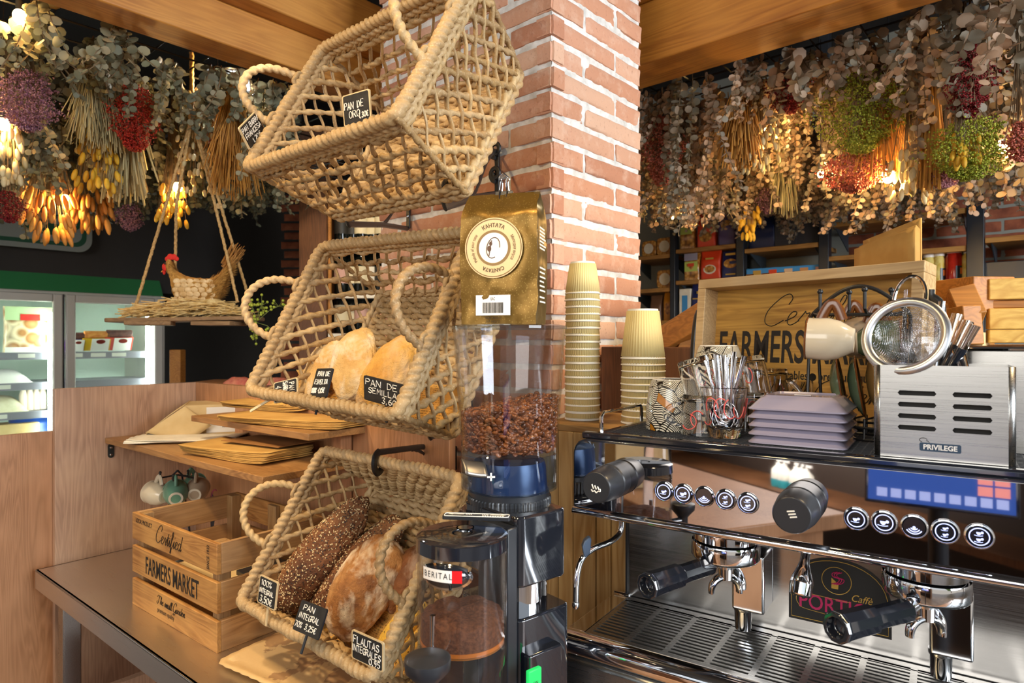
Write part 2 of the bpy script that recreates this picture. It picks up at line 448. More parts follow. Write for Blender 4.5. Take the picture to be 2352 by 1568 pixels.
M_['chrome'] = plain('chrome', (.82, .83, .86, 1), .06, 1.0)
M_['mirror_panel'] = plain('polished_steel_panel', (.52, .50, .50, 1), .025, 1.0)
def brushed(name, c, rotz, rough=.28):
    t = NT(name); v = t.co((2, 300, 300), rotz); n = t.noise(v, 4, 2)
    t.base(c); t.set(Metallic=1.0); t.l(t.mrange(n, rough-.03, rough+.06, .3, .7), t.b.inputs['Roughness']); t.bump(n, .015, .0003); return t.m
M_['steel'] = brushed('brushed_steel', (.46, .455, .44, 1), -AM)
M_['steel_table'] = brushed('steel_worktop', (.72, .68, .63, 1), -AA, .30)
M_['backsplash'] = brushed('machine_backsplash', (.46, .45, .44, 1), -AM, .2)
M_['black_gloss'] = plain('gloss_black_plastic', (.012, .014, .02, 1), .08, Specular_IOR_Level=.9, Coat_Weight=.6)
M_['black_satin'] = plain('satin_black_plastic', (.02, .022, .027, 1), .32)
M_['black_iron'] = plain('black_iron', (.012, .012, .013, 1), .35)
M_['black_matt'] = plain('black_matt', (.015, .014, .013, 1), .7)
M_['rubber'] = plain('blue_grey_rubber', '#4a5a70', .5)
def glass(name, c=(1, 1, 1, 1), rough=.0, ior=1.45):
    t = NT(name); t.base(c); t.set(Roughness=rough, IOR=ior, Transmission_Weight=1.0); return t.m
M_['glass'] = glass('clear_glass')
def thin(name, tint, ior=1.5, rough=.02):
    t = NT(name); tr = t.n('BsdfTransparent'); tr.inputs[0].default_value = tint; gl = t.n('BsdfGlossy'); gl.inputs['Roughness'].default_value = rough
    fr = t.n('LayerWeight', Blend=.5); pw = t.n('Math', operation='POWER'); t.l(fr.outputs['Facing'], pw.inputs[0]); pw.inputs[1].default_value = 3.5; mx = t.n('MixShader'); t.l(t.mrange(pw.outputs[0], .025*ior, .55), mx.inputs[0]); t.l(tr.outputs[0], mx.inputs[1]); t.l(gl.outputs[0], mx.inputs[2]); t.l(mx.outputs[0], t.t.nodes['Material Output'].inputs[0]); return t.m
M_['acrylic'] = thin('clear_acrylic', (.97, .975, .985, 1), 1.5)
M_['smoke'] = thin('tinted_acrylic', (.78, .86, .97, 1), 1.5)
M_['white'] = plain('white_plastic', '#eeeae4', .4)
M_['offwhite'] = mottled('white_paper', '#ded3bc', '#efe6d2', 20, .8)
M_['lavender'] = plain('lilac_grey_stoneware', '#9a94a8', .22, Coat_Weight=.4)
M_['kraft'] = mottled('kraft_paper', '#b0843f', '#c69c54', 12, .75, .1, stretch=(1, 1, 1))
M_['kraft_dark'] = mottled('kraft_paper_dark', '#8a5c2c', '#a0703a', 12, .75, .1)  # darker brown kraft for the folded bag
M_['card'] = mottled('grey_cardboard', '#cfb07a', '#dcc08c', 14, .85, .05)
M_['ink'] = plain('black_print', '#1d1611', .7)
M_['chalk'] = plain('chalk_marker', '#f4efe4', .8)
M_['slate'] = mottled('blackboard', '#1c1a18', '#2c2926', 90, .55, lo=.4, hi=.7)
M_['stick'] = wood('birch_stick', '#dcc49a', '#c4a878', '#e6d2aa', vertical=True, scale=3)
M_['jute'] = mottled('jute_twine', '#9a7a48', '#c4a06a', 200, .9, .5)
M_['straw'] = mottled('straw', '#c8a25c', '#e6cf96', 60, .7, .2)
M_['floor'] = mottled('brown_tile_floor', '#6a5240', '#7c6450', 3, .4)
M_['dark_wall'] = mottled('charcoal_paint', '#2c2927', '#353230', 2, .7)
M_['ceiling'] = mottled('black_ceiling', '#1a1513', '#241d1a', 2, .8)
M_['red'] = plain('red_felt', '#c8241a', .8)
M_['white_ceramic'] = plain('white_ceramic', '#eeeae2', .15)
M_['cream_glaze'] = mottled('cream_glaze', '#cfc0a4', '#dccfb6', 8, .12)
M_['taupe_glaze'] = mottled('taupe_glaze', '#a08c74', '#b8a48c', 8, .12)
M_['green_glaze'] = mottled('green_glaze', '#5f8a72', '#78a48c', 10, .1)
M_['olive_glaze'] = mottled('olive_glaze', '#3f5040', '#5c6c52', 10, .08)
M_['brown_rim'] = plain('brown_rim_glaze', '#6a3c18', .15)
M_['bare_clay'] = plain('bare_clay_foot', '#d8cdb8', .6)
def emit(name, c, s, base='#ffffff'):
    t = NT(name); t.base(lin(base)); t.b.inputs['Emission Color'].default_value = lin(c); t.b.inputs['Emission Strength'].default_value = s; return t.m
M_['bulb'] = emit('lit_bulb', '#ffd080', 25)
M_['spot_lit'] = emit('lit_spot', '#f4fbff', 30)
M_['led'] = emit('lit_symbol', '#b9c2ff', 1.6, '#20242c')
M_['fridge_led'] = emit('fridge_strip', '#f6fff4', 30)
M_['green_led'] = emit('lit_switch', '#1ed060', .8, '#109040')
# ================================================================ the room
mb = MB(); mb.box((0, 2, -.05), (14, 14, .1)); struct('floor', mb, M_['floor'])
mb = MB(); mb.box((0, 2.2, 2.95), (14, 9, .1)); struct('ceiling', mb, M_['ceiling'])
# left: the wall above the refrigerator, then the charcoal back wall
nF = dD; kF = 4.249
F0 = Pk(150, 784, nF, kF); F0.z = 0
mb = MB(); Mw = frame(F0+dE*.0+dD*.34, dE, -dD, Z)
mb.box((-1.2, -.0, 2.2), (4.2, .60, 1.0), Mw); struct('wall_left', mb, M_['dark_wall'])
mb = MB(); mb.box((-2.4, 5.2, 1.45), (5.2, .1, 2.9)); struct('wall_back', mb, M_['dark_wall'])
def shelf_line(u, off=0.0):
    kS = dE.x*1.03+dE.y*3.4+off
    p = Pk(u, 784, dE, kS); return p
mb = MB(); S0 = shelf_line(1400, .36); Ms = frame(V((S0.x, S0.y, 0)), -dD, -dE, Z)
mb.box((1.2, 0, 1.45), (3.6, .06, 2.9), Ms); struct('wall_right', mb, plain('grey_green_paint', '#8b8a80', .8))

def bricks(face_defs, z0, z1, pitch, hgt, mat, name, seed, jit=.0016):
    """face_defs: (matrix with x along the face and z outward, width, {0:[(a,b)..],1:[..]}, depth)"""
    rg = random.Random(seed); mb = MB()
    n = int((z1-z0)/pitch)
    for c in range(n):
        z = z0+c*pitch
        for (M, rows, dep) in face_defs:
            for (a, b) in rows[c % 2]:
                r = rg.random()
                jx = rg.uniform(-jit, jit); jz = rg.uniform(-jit, jit); jd = rg.uniform(-.0025, .001)
                nx = max(2, int((b-a)/.022)); vs = []; fs = []
                def nz(p, k): return noise.noise((M @ V(p))*55)*k + noise.noise((M @ V(p))*160)*k*.5
                # a front sheet with worn edges plus sides
                L = []
                for j, yy in enumerate((0, .12, .5, .88, 1)):
                    for i in range(nx+1):
                        xx = i/nx
                        ex = min(xx*(b-a), (1-xx)*(b-a)); ey = min(yy, 1-yy)*hgt
                        d = -.0035 if min(ex, ey) < .001 else 0
                        p = V((a+jx+(b-a)*xx, yy*hgt+jz, jd+d))
                        p.x += nz((p.x, p.y, 1), .0018); p.y += nz((p.x, p.y, 2), .0022); p.z += nz((p.x, p.y, 3), .0022)
                        vs.append((p.x, p.y+z, p.z))
                W = nx+1
                for j in range(4):
                    for i in range(nx): fs.append((j*W+i, j*W+i+1, (j+1)*W+i+1, (j+1)*W+i))
                per = [i for i in range(W)]+[j*W+nx for j in range(1, 5)]+[4*W+i for i in range(nx-1, -1, -1)]+[j*W for j in range(3, 0, -1)]
                nb = len(vs)
                for i in per: vs.append((vs[i][0], vs[i][1], -dep))
                m = len(per)
                for i in range(m): fs.append((per[(i+1) % m], per[i], nb+i, nb+(i+1) % m))
                fs.append(tuple(nb+m-1-i for i in range(m)))
                mb.add(vs, fs, M, 0, r)
    return mb
# the brick pillar: right face along dE, left face along dD
WR, WLF = .357, .575
MR = frame(PIL, dE, Z, -dD)                    # x along the right face, y up, z outward
ML = frame(PIL+dD*WLF, -dD, Z, -dE)            # x along the left face towards the corner
lf = lambda rows: [(WLF-b, WLF-a) for a, b in rows]
PP = .0517
zc = H+.354-.0385
zb = zc-round(zc/PP)*PP+PP
mbk = bricks([(MR, {0: [(0, .24), (.2505, .357)], 1: [(0, .115), (.1255, .357)]}, .04),
              (ML, {0: lf([(.0, .115), (.1255, .365), (.3755, .575)]), 1: lf([(0, .24), (.2505, .49), (.5005, .575)])}, .04)], zb, 2.9, PP, .0385, None, 'x', 3)
root = struct('brick_pillar', mbk, M_['brick'], smooth=True, angle=50)
mb = MB()
def core(a, b): return (PIL+dE*a+dD*b)
i_ = .006
def mortar_sheet(M, wdt):
    mb.grid(lambda a, b: V((i_+(wdt-2*i_)*a, 2.9*b, -i_+.003*noise.noise(V((a*wdt*40, 2.9*b*40, wdt)))+.002*noise.noise(V((a*wdt*120, 2.9*b*120, wdt))))), int(wdt/.008), int(2.9/.008), M)
mortar_sheet(MR, WR); mortar_sheet(ML, WLF)
mb.prism([tuple(core(.009, .009).xy), tuple(core(WR-.008, .009).xy), tuple(core(WR-.008, WLF-.008).xy), tuple(core(.009, WLF-.008).xy)], 0, 2.9)
obj('mortar', mb, M_['mortar'], root)

# timber beams: one running along dE on the left, one along dD on the right
zB = H+.75
def beam(p, ax, length, wdt, hgt, z, mat, name, back=.6):
    M = frame(V((p.x, p.y, z)), ax, Z.cross(ax), Z); mb = MB()
    mb.box((length/2-back, 0, hgt/2), (length, wdt, hgt), M); return struct(name, mb, mat, bevel=.004)
pl = Pz(700, 184, zB); beam(pl-dE*1.3, dE, 3.0, .105, .105, zB, M_['beam_e'], 'trim_1')
beam(pl-dE*1.3-dD*.03, dE, 3.0, .16, .14, zB+.106, M_['beam_e'], 'trim_2')
pr = Pz(1480, 176, zB); beam(pr-dD*1.6, dD, 3.2, .15, .165, zB, M_['beam_d'], 'trim_3')
beam(pr-dD*1.6-dE*.02, dD, 3.2, .2, .16, zB+.166, M_['beam_d'], 'trim_4')
mb = MB(); hk = Pz(715, 20, 2.62); mb.cyl((hk.x, hk.y, 2.6), (hk.x, hk.y, 2.9), .004, 8)
mb.tube([V((hk.x+.012*math.cos(a), hk.y, 2.588+.012*math.sin(a))) for a in [PI*2*i/16 for i in range(16)]], .003, 6, closed=True)
tag(obj('ceiling_hook', mb, M_['black_iron']), 'black iron hook hanging from the dark ceiling above the timber beams', 'hook')
# black bolt end at the pillar's right edge
mb = MB(); q = P(1484, 57, 1.75); mb.ell(q, (.009, .009, .009), None, 10, 8); mb.cyl(q, q+dD*.05, .004, 8)
tag(obj('beam_bolt', mb, M_['black_iron']), 'black bolt head beside the pillar on the right hand beam', 'bolt')

# ================================================================ bread counter (left)
S = 1.2
zT = H-.58                                              # steel worktop height
A0 = Pz(80, 1308, zT)
xa = -aL
def LC(a, e, z): return V((A0.x, A0.y, 0))+xa*a+eL*e+Z*z
MLC = frame(V((A0.x, A0.y, 0)), xa, eL, Z)
tb = thing('steel_worktable', 'brushed steel worktable under the bread baskets and the wooden crate', 'table', LC(0, 0, 0))
mb = MB(); mb.box((.71, .215, zT-.003), (1.42, .43, .006), MLC)
mb.box((.71, .004, zT-.024), (1.42, .008, .048), MLC); mb.box((.004, .215, zT-.024), (.008, .43, .048), MLC)
obj('tabletop', mb, M_['steel_table'], tb, bevel=.002)
for (a, e) in ((.09, .05), (1.36, .05), (.09, .39), (1.36, .39)):
    mb = MB(); mb.box((a, e, (zT-.006)/2), (.04, .04, zT-.006), MLC); obj('leg', mb, M_['steel'], tb, bevel=.003)
# upright laminate panels round the counter
pb = Pz(126, 1293, zT); e0 = (pb-A0).dot(eL); a0 = (pb-A0).dot(xa)
pt = P(128, 893, pb.y); zP = pt.z
LENP = .366
mb = MB(); mb.box((a0-.009, e0+LENP/2, zP/2), (.018, LENP, zP), MLC)
struct('partition_left', mb, M_['laminate_v'], bevel=.001)
mb = MB(); mb.box((a0-.018+.55, e0+LENP+.009, zP/2), (1.10, .018, zP), MLC)
struct('partition_back', mb, M_['laminate_front'], bevel=.001)
q1 = P(62, 985, 1.74); mb = MB(); mb.box((a0-.03, e0-.09, q1.z/2), (.018, .24, q1.z), MLC)
struct('partition_front', mb, M_['laminate_front'], bevel=.001)
mb = MB(); mb.box((.30, .24, .30), (.02, .36, .60), MLC); struct('partition_under', mb, M_['laminate_v'])
# two shelves
def shelf(u, v, Yr, depth, length, name, label):
    p = P(u, v, Yr); e = (p-A0).dot(eL); a = (p-A0).dot(xa); th = .0150
    mb = MB(); mb.box((a-length/2, e+depth/2, p.z-th/2), (length, depth, th), MLC)
    t = obj(name, mb, M_['shelf_wood'], bevel=.0012); tag(t, label, 'shelf'); return t, a, e, p.z
sh1, s1a, s1e, s1z = shelf(603, 1095, 1.263, .255, .815, 'wall_shelf', 'long lower wooden shelf fixed to the side partition above the crate')
sh2, s2a, s2e, s2z = shelf(709, 996, 1.344, .15, .53, 'wall_shelf', 'short upper wooden shelf with a stack of flat paper bags')
brk = MB(); q = P(285, 1043, 1.73)
e_ = (q-A0).dot(eL)
brk.prism([(.008*math.cos(t)*(1), .012+.008*math.sin(t)) for t in [PI*i/8 for i in range(9)]]+[(.008*math.cos(t), -.012+.008*math.sin(t)) for t in [PI+PI*i/8 for i in range(9)]], 0, .002, frame(LC(a0+.0005, e_, q.z), eL, Z, xa))
br = obj('bracket', brk, plain('dark_zinc', '#3a3c38', .4, .6), sh1)
for dz in (.008, -.012):
    mb = MB(); mb.lathe([(.004, 0), (.003, .002), (0, .0022)], 10, frame(LC(a0+.0025, e_, q.z+dz), eL, Z, xa)); obj('screw', mb, M_['chrome'], br)
# upright post of the shelf end with a perforated rail
q = P(860, 1000, 1.55); ea = (q-A0).dot(xa)
mb = MB(); mb.box((ea, e0+LENP-.02, zP/2+.0), (.03, .03, zP), MLC); struct('trim_5', mb, M_['laminate_front'])
# ================================================================ bar counter under the machine
mb = MB()
E1 = LC(1.425, 0, 0); E2 = LC(1.425, .43, 0)
def MK(m, k, z): return mM*m+kM*k+Z*z
q3 = MK(.6, 1.35, 0); q4 = MK(.6, .62, 0); q2 = V((.24, 1.34, 0))
mb.prism([tuple(p.xy) for p in (E1, q4, q3, q2, E2)], zT-.04, zT)
struct('bar_counter', mb, M_['laminate_front'], bevel=.003)
# ================================================================ woven baskets
FIT = {'T': (-.152, 1.113, .328, -.009, .522, .019, .286, .169, .032, .021),
       'M': (-.177, 1.165, -.030, -.048, .481, .040, .305, .153, .035, .025),
       'B': (-.211, 1.170, -.415, .004, .592, -.002, .303, .133, .041, .012)}
def basket_frame(k, L=.40):
    x, y, z, yaw, pit, rol, W, D, tl, tw = FIT[k]
    a = dD*math.cos(yaw)+dE*math.sin(yaw); n = a.cross(Z)
    if n.dot(dE) > 0: n = -n
    c = n*math.cos(pit)+Z*math.sin(pit); b = -n*math.sin(pit)+Z*math.cos(pit)
    a2 = a*math.cos(rol)+b*math.sin(rol); b2 = -a*math.sin(rol)+b*math.cos(rol)
    o = V((x, y, z+H)); pt = {}
    for s_, sa in (('L', 1), ('R', -1)):
        for m, sb in (('F', -1), ('B', 1)):
            pt['r'+m+s_] = o+c*D+a2*(sa*L/2)+b2*(sb*W/2)
            pt['b'+m+s_] = o+a2*(sa*(L/2-tl))+b2*(sb*(W/2-tw))
    return o, a2, b2, c, D, pt
def rpath(p, q, step=.003, amp=0, freq=6, nrm=None, ph=0):
    n = max(3, int((q-p).length/step)); out = []
    for i in range(n+1):
        t = i/n; s = p.lerp(q, t)
        if amp and nrm is not None: s = s+nrm*(amp*math.sin(freq*t*PI+ph))
        out.append(s)
    return out
def corner_path(cs, rad, step=.002):
    out = []; n = len(cs)
    for i in range(n):
        p0, p1, p2 = cs[i-1], cs[i], cs[(i+1) % n]
        a = p1+(p0-p1).normalized()*rad; b = p1+(p2-p1).normalized()*rad
        for j in range(9):
            t = j/8; out.append(a*(1-t)**2+p1*2*t*(1-t)+b*t*t)
        nxt = p2+(p1-p2).normalized()*rad
        k = max(2, int((nxt-b).length/step))
        out += [b.lerp(nxt, j/k) for j in range(1, k)]
    return out
def lattice(p00, p10, p01, p11, out, rg, rows=0, slant=.62, spacing=.026, ropes=True, rope_r=.0043, dense=False, step=.004):
    """panel between base edge p00-p10 and rim edge p01-p11"""
    mb = MB(); w = ((p10-p00).length+(p11-p01).length)/2; h = ((p01-p00).length+(p11-p10).length)/2
    def pt(s, t): return p00.lerp(p10, s).lerp(p01.lerp(p11, s), t)
    def strand(x0, x1, t0, t1, kind, ph):
        # clip to the panel
        s0, s1 = x0/w, x1/w
        lo, hi = 0.0, 1.0
        d = s1-s0
        if abs(d) > 1e-6:
            ta, tb_ = (0-s0)/d, (1-s0)/d
            if ta > tb_: ta, tb_ = tb_, ta
            lo, hi = max(0, ta), min(1, tb_)
        if hi-lo < .08: return
        n = max(4, int(math.hypot(d*w, (t1-t0)*h)*(hi-lo)/(.0026 if kind == 'rope' else .005))); pts = []
        for i in range(n+1):
            k = lo+(hi-lo)*i/n
            s = s0+d*k; t = t0+(t1-t0)*k
            # weave in and out at every crossing
            wv = math.sin(PI*(s*w/spacing+t*h/spacing*.6)+ph)
            edge = min(1, 8*min(k-lo, hi-k))
            q = pt(min(max(s, 0), 1), t)+out*(.0028*wv*edge)+V((0, 0, 1))*(.0015*noise.noise(V((s*w*30+ph*3, t*h*30, x0*20))))
            pts.append(q)
        rn = rg.random()
        if kind == 'rope':
            tw = rope_r*rg.uniform(.85, 1.2)
            mb.tube(pts, lambda q: tw*(1+.12*math.sin(q*23+ph*5)), 12, lobes=2, pitch=.022, amp=.3, ph=rg.random()*6, rnd=rn)
        else:
            mb.tube(pts, rope_r*.92*rg.uniform(.8, 1.15), 7, lobes=0, flat=.55, up=out.cross(pts[-1]-pts[0]), rnd=rn)
    if rows:
        for r in range(rows):
            t = (r+.7)/(rows+.6); sk = rg.uniform(-.02, .02)
            strand(0, w, t+sk, t-sk, 'rope', r*PI)
        n = int(w/spacing)+3
        for i in range(-3, n):
            x = (i+.5)*spacing
            strand(x, x+h*slant, 0.0, 1.0, 'strip', i*PI)
    else:
        n = int(w/spacing)
        for i in range(-int(h/spacing)-1, n+int(h/spacing)+1):
            x = (i+.5)*spacing+rg.uniform(-.002, .002)
            strand(x, x+h*slant, 0, 1, 'rope', i*PI)
            strand(x, x-h*slant*1.05, 0, 1, 'strip', i*PI+PI/2)
    if dense:
        pass
    return mb
def dense_rows(p00, p10, p01, p11, out, rg, pitch=.0125, r=.0058, step=.0035, under=True, crossn=7):
    mb = MB(); h = (p01-p00).length; n = int(h/pitch)
    for i in range(n+1):
        t = (i+.5)/(n+1)
        a = p00.lerp(p01, t); b = p10.lerp(p11, t)
        mb.tube(rpath(a, b, step, .003, crossn*2, out, i*PI), r*rg.uniform(.9, 1.12), 12, lobes=2, pitch=.026, amp=.3, ph=rg.random()*6, rnd=rg.random())
    for j in range(crossn):
        s = (j+.5)/crossn
        mb.tube(rpath(p00.lerp(p10, s), p01.lerp(p11, s), .01), .003, 6, rnd=rg.random())
    return mb
BK = {}
def basket(k, label, seed, dense_back=False):
    o, a, b, c, D, q = basket_frame(k); rg = random.Random(seed)
    t = thing('wicker_basket', label, 'basket', o)
    BK[k] = (o, a, b, c, D, q)
    R = M_['raffia']
    cen = o+c*D/2
    rim = [q['rFL'], q['rFR'], q['rBR'], q['rBL']]; base = [q['bFL'], q['bFR'], q['bBR'], q['bBL']]
    # rim: a wrapped roll with a braid below it
    mb = MB(); path = corner_path(rim, .022, .0018)
    path = [p+V((1, 1, 1))*(.0018*noise.noise(p*22)) for p in path]
    mb.tube(path, lambda x: .0092*(1+.05*math.sin(x*190)), 14, closed=True, lobes=2, pitch=.0125, amp=.2, up=c, rnd=rg.random())
    obj('rim', mb, R, t, angle=0)
    mb = MB(); lo = [p-c*.013+(p-(o+c*D)).normalized()*-.003 for p in rim]
    mb.tube(corner_path(lo, .02, .002), .0056, 12, closed=True, lobes=2, pitch=.017, amp=.3, up=c, rnd=.3)
    mb.tube(corner_path([p-c*.007+(p-(o+c*D)).normalized()*.002 for p in lo], .02, .002), .0044, 12, closed=True, lobes=2, pitch=-.017, amp=.3, up=c, rnd=.7)
    obj('rim_braid', mb, R, t, angle=0)
    mb = MB()
    mb.tube(corner_path(base, .015, .002), .0076, 12, closed=True, lobes=2, pitch=.02, amp=.28, up=c, rnd=.2)
    mb.tube(corner_path([p+c*.011+(p-o).normalized()*.003 for p in base], .015, .002), .0058, 12, closed=True, lobes=2, pitch=-.02, amp=.28, up=c, rnd=.8)
    obj('base_braid', mb, R, t, angle=0)
    # corners
    for r_, b_ in zip(rim, base):
        mb = MB(); mb.tube(rpath(b_, r_, .0025), .0044, 12, lobes=2, pitch=.02, amp=.28, rnd=rg.choice((0, .6))); obj('corner_post', mb, R, t, angle=0)
    # long sides with horizontal ropes, short ends with a diagonal lattice
    obj('front_panel', lattice(q['bFL'], q['bFR'], q['rFL'], q['rFR'], (-b), rg, rows=5, slant=.8, spacing=.032, rope_r=.0047), R, t, angle=0)
    if dense_back: obj('back_panel', dense_rows(q['bBL'], q['bBR'], q['rBL'], q['rBR'], b, rg, .0140, .0068, .004, crossn=13), R, t, angle=0)
    else: obj('back_panel', lattice(q['bBL'], q['bBR'], q['rBL'], q['rBR'], b, rg, rows=5, slant=.8, spacing=.032, rope_r=.0047), R, t, angle=0)
    obj('end_panel', lattice(q['bFR'], q['bBR'], q['rFR'], q['rBR'], -a, rg, slant=-.85, spacing=.035, rope_r=.0047), R, t, angle=0)
    obj('end_panel', lattice(q['bFL'], q['bBL'], q['rFL'], q['rBL'], a, rg, slant=-.85, spacing=.035, rope_r=.0047), R, t, angle=0)
    obj('base', dense_rows(q['bFL'], q['bFR'], q['bBL'], q['bBR'], c, rg), R, t, angle=0)
    # handles standing off the short rims
    for s_ in ('L', 'R'):
        f, r_ = q['rF'+s_], q['rB'+s_]
        p1, p2 = f.lerp(r_, .36), f.lerp(r_, .70)
        mid = (p1+p2)/2; hv = (r_-f).normalized()
        sa = a if s_ == 'L' else -a
        upv = (c*.80+sa*.42) if s_ == 'L' else (c*.92-sa*.12)
        if s_ == 'L' and k != 'T': upv = c*.70+sa*.62
        pts = []
        for i in range(41):
            t_ = PI*i/40
            pts.append(mid+hv*((p2-p1).length/2*1.12*-math.cos(t_))+upv.normalized()*(.082*math.sin(t_)**.8)-c*.004)
        mb = MB()
        pp = []
        for i in range(len(pts)-1): pp += [pts[i].lerp(pts[i+1], j/3) for j in range(3)]
        mb.tube(pp+[pts[-1]], .0066, 12, lobes=2, pitch=.0135, amp=.22, rnd=rg.random())
        for pe in (p1, p2):
            mb.tube(corner_path([pe+hv*.012+c*.012, pe-hv*.012+c*.012, pe-hv*.012-c*.014, pe+hv*.012-c*.014], .006, .003), .004, 7, closed=True, rnd=.5)
        obj('handle', mb, R, t, angle=0)
    return t
basket('T', 'empty woven basket, topmost of the three on the brick pillar', 11)
basket('M', 'woven basket with three pale loaves, hanging under the empty one', 12)
basket('B', 'lowest woven basket holding dark seeded loaves and a round brown loaf', 13, True)
# forged brackets on the pillar
kW = PIL.dot(dE)
def scroll(c0, ax, up, r0, turns=1.35, sgn=1):
    return [c0+ax*(sgn*(r0*(1-.62*i/26))*math.cos(-PI/2+2*PI*turns*i/26))+up*((r0*(1-.62*i/26))*math.sin(-PI/2+2*PI*turns*i/26)) for i in range(27)]
def bracket(wu, wv0, wv1, hook, label, scr=True, drop=False):
    w0 = Pk(wu, wv0, dE, kW-.006); w1 = Pk(wu, wv1, dE, kW-.006)
    t = thing('iron_bracket', label, 'bracket', w1)
    mb = MB(); M = frame((w0+w1)/2, dD, -dE, Z)
    mb.box((0, 0, 0), (.012, .005, (w0-w1).length), M); obj('wall_plate', mb, M_['black_iron'], t, bevel=.001)
    mb = MB(); s = w0 if drop else w1
    s = s-dE*.003
    dirn = (hook-s); dirn.z = 0; dirn.normalize()
    mb.tube([s, s.lerp(hook, .5)+Z*.004, hook], .0042, 8, flat=1.4)
    sg = -1 if drop else 1
    arc = [hook+dirn*(.016*math.sin(i/14*PI*1.25))+Z*(sg*.018*(1-math.cos(i/14*PI*1.25))) for i in range(15)]
    mb.tube(arc, .0042, 8, flat=1.8)
    st = (w1 if drop else w0)-dE*.004; mid = s.lerp(hook, .62)
    mb.tube(spline([tuple(st), tuple(st.lerp(mid, .4)+Z*(.012*sg)), tuple(st.lerp(mid, .75)-Z*(.004*sg)), tuple(mid)], 6), .0032, 8, lobes=2, pitch=.02, amp=.3)
    obj('arm', mb, M_['black_iron'], t)
    if scr:
        mb = MB()
        up_ = Z
        mb.tube(scroll(w0+Z*.0+(-dE)*.006, -dD*-1, Z, .017), .0034, 8, flat=1.6)
        mb.tube(scroll(w0.lerp(w1, .55)-dE*.006, dD, Z, .016), .0034, 8, flat=1.6)
        obj('scroll', mb, M_['black_iron'], t)
    mb = MB(); mb.lathe([(.004, 0), (.003, .002), (0, .0025)], 10, frame(w0.lerp(w1, .4)-dE*.0026, dD, Z, -dE)); obj('screw', mb, M_['chrome'], t)
    return t
qT = BK['T'][5]; qB = BK['B'][5]
bracket(1142, 345, 445, qT['bFR'].lerp(qT['bFL'], .17)-BK['T'][3]*.014-Z*.004, 'black scrolled iron bracket holding the right end of the empty basket')
bracket(938, 478, 525, qT['bFL'].lerp(qT['bFR'], .06)-BK['T'][3]*.014-Z*.004, 'black iron bracket holding the left end of the empty basket', False)
bracket(1044, 1024, 1078, qB['rBL'].lerp(qB['rBR'], .47)+Z*.014+BK['B'][3]*.004, 'black iron hook bracket gripping the rim of the lowest basket', False, True)
qM = BK['M'][5]
bracket(1080, 900, 985, qM['bFR'].lerp(qM['bFL'], .2)-BK['M'][3]*.014-Z*.004, 'black iron bracket mostly hidden under the middle basket', False)
# ================================================================ bread, price signs and paper in the baskets
def crust(name, c1, c2, c3, flour=.0, fs=14, scale=9):
    t = NT(name); v = t.co(); n = t.noise(v, scale, 5, .6); n2 = t.noise(v, 120, 4, .65)
    c = t.ramp(n, [(.3, lin(c1)), (.5, lin(c2)), (.68, lin(c3))])
    c = t.mix(t.mrange(n2, 0, .5, .55, .8), c, lin(c1))
    if flour:
        f = t.noise(t.co((1, 1, 1), .4), fs, 4, .6, .5)
        c = t.mix(t.mrange(f, 0, flour, .47, .62), c, lin('#ecdcc0'))
    t.base(c); t.set(Roughness=.72); t.bump(n2, .9, .004); return t.m
CR = {'seed': crust('dark_seeded_crust', '#4c2a14', '#6e4222', '#8a5a30', 0, scale=14),
      'rustic': crust('rustic_crust', '#5c3014', '#9c6632', '#c29058', .95, 13, 17),
      'brown': crust('dark_brown_crust', '#5a3014', '#7d4a22', '#93602e', .3),
      'gold': crust('golden_crust', '#c08030', '#dca850', '#e8c078', .5, 8),
      'pale': crust('floured_crust', '#c49048', '#dfb878', '#ead0a0', .95, 20),
      'yellow': crust('yellow_flute_crust', '#c8922a', '#e0b040', '#ecc860', .3)}
def BP(k, u, v, h):
    o, a, b, c, D, q = BK[k]; return Pk(u, v, c, (o+c*h).dot(c))
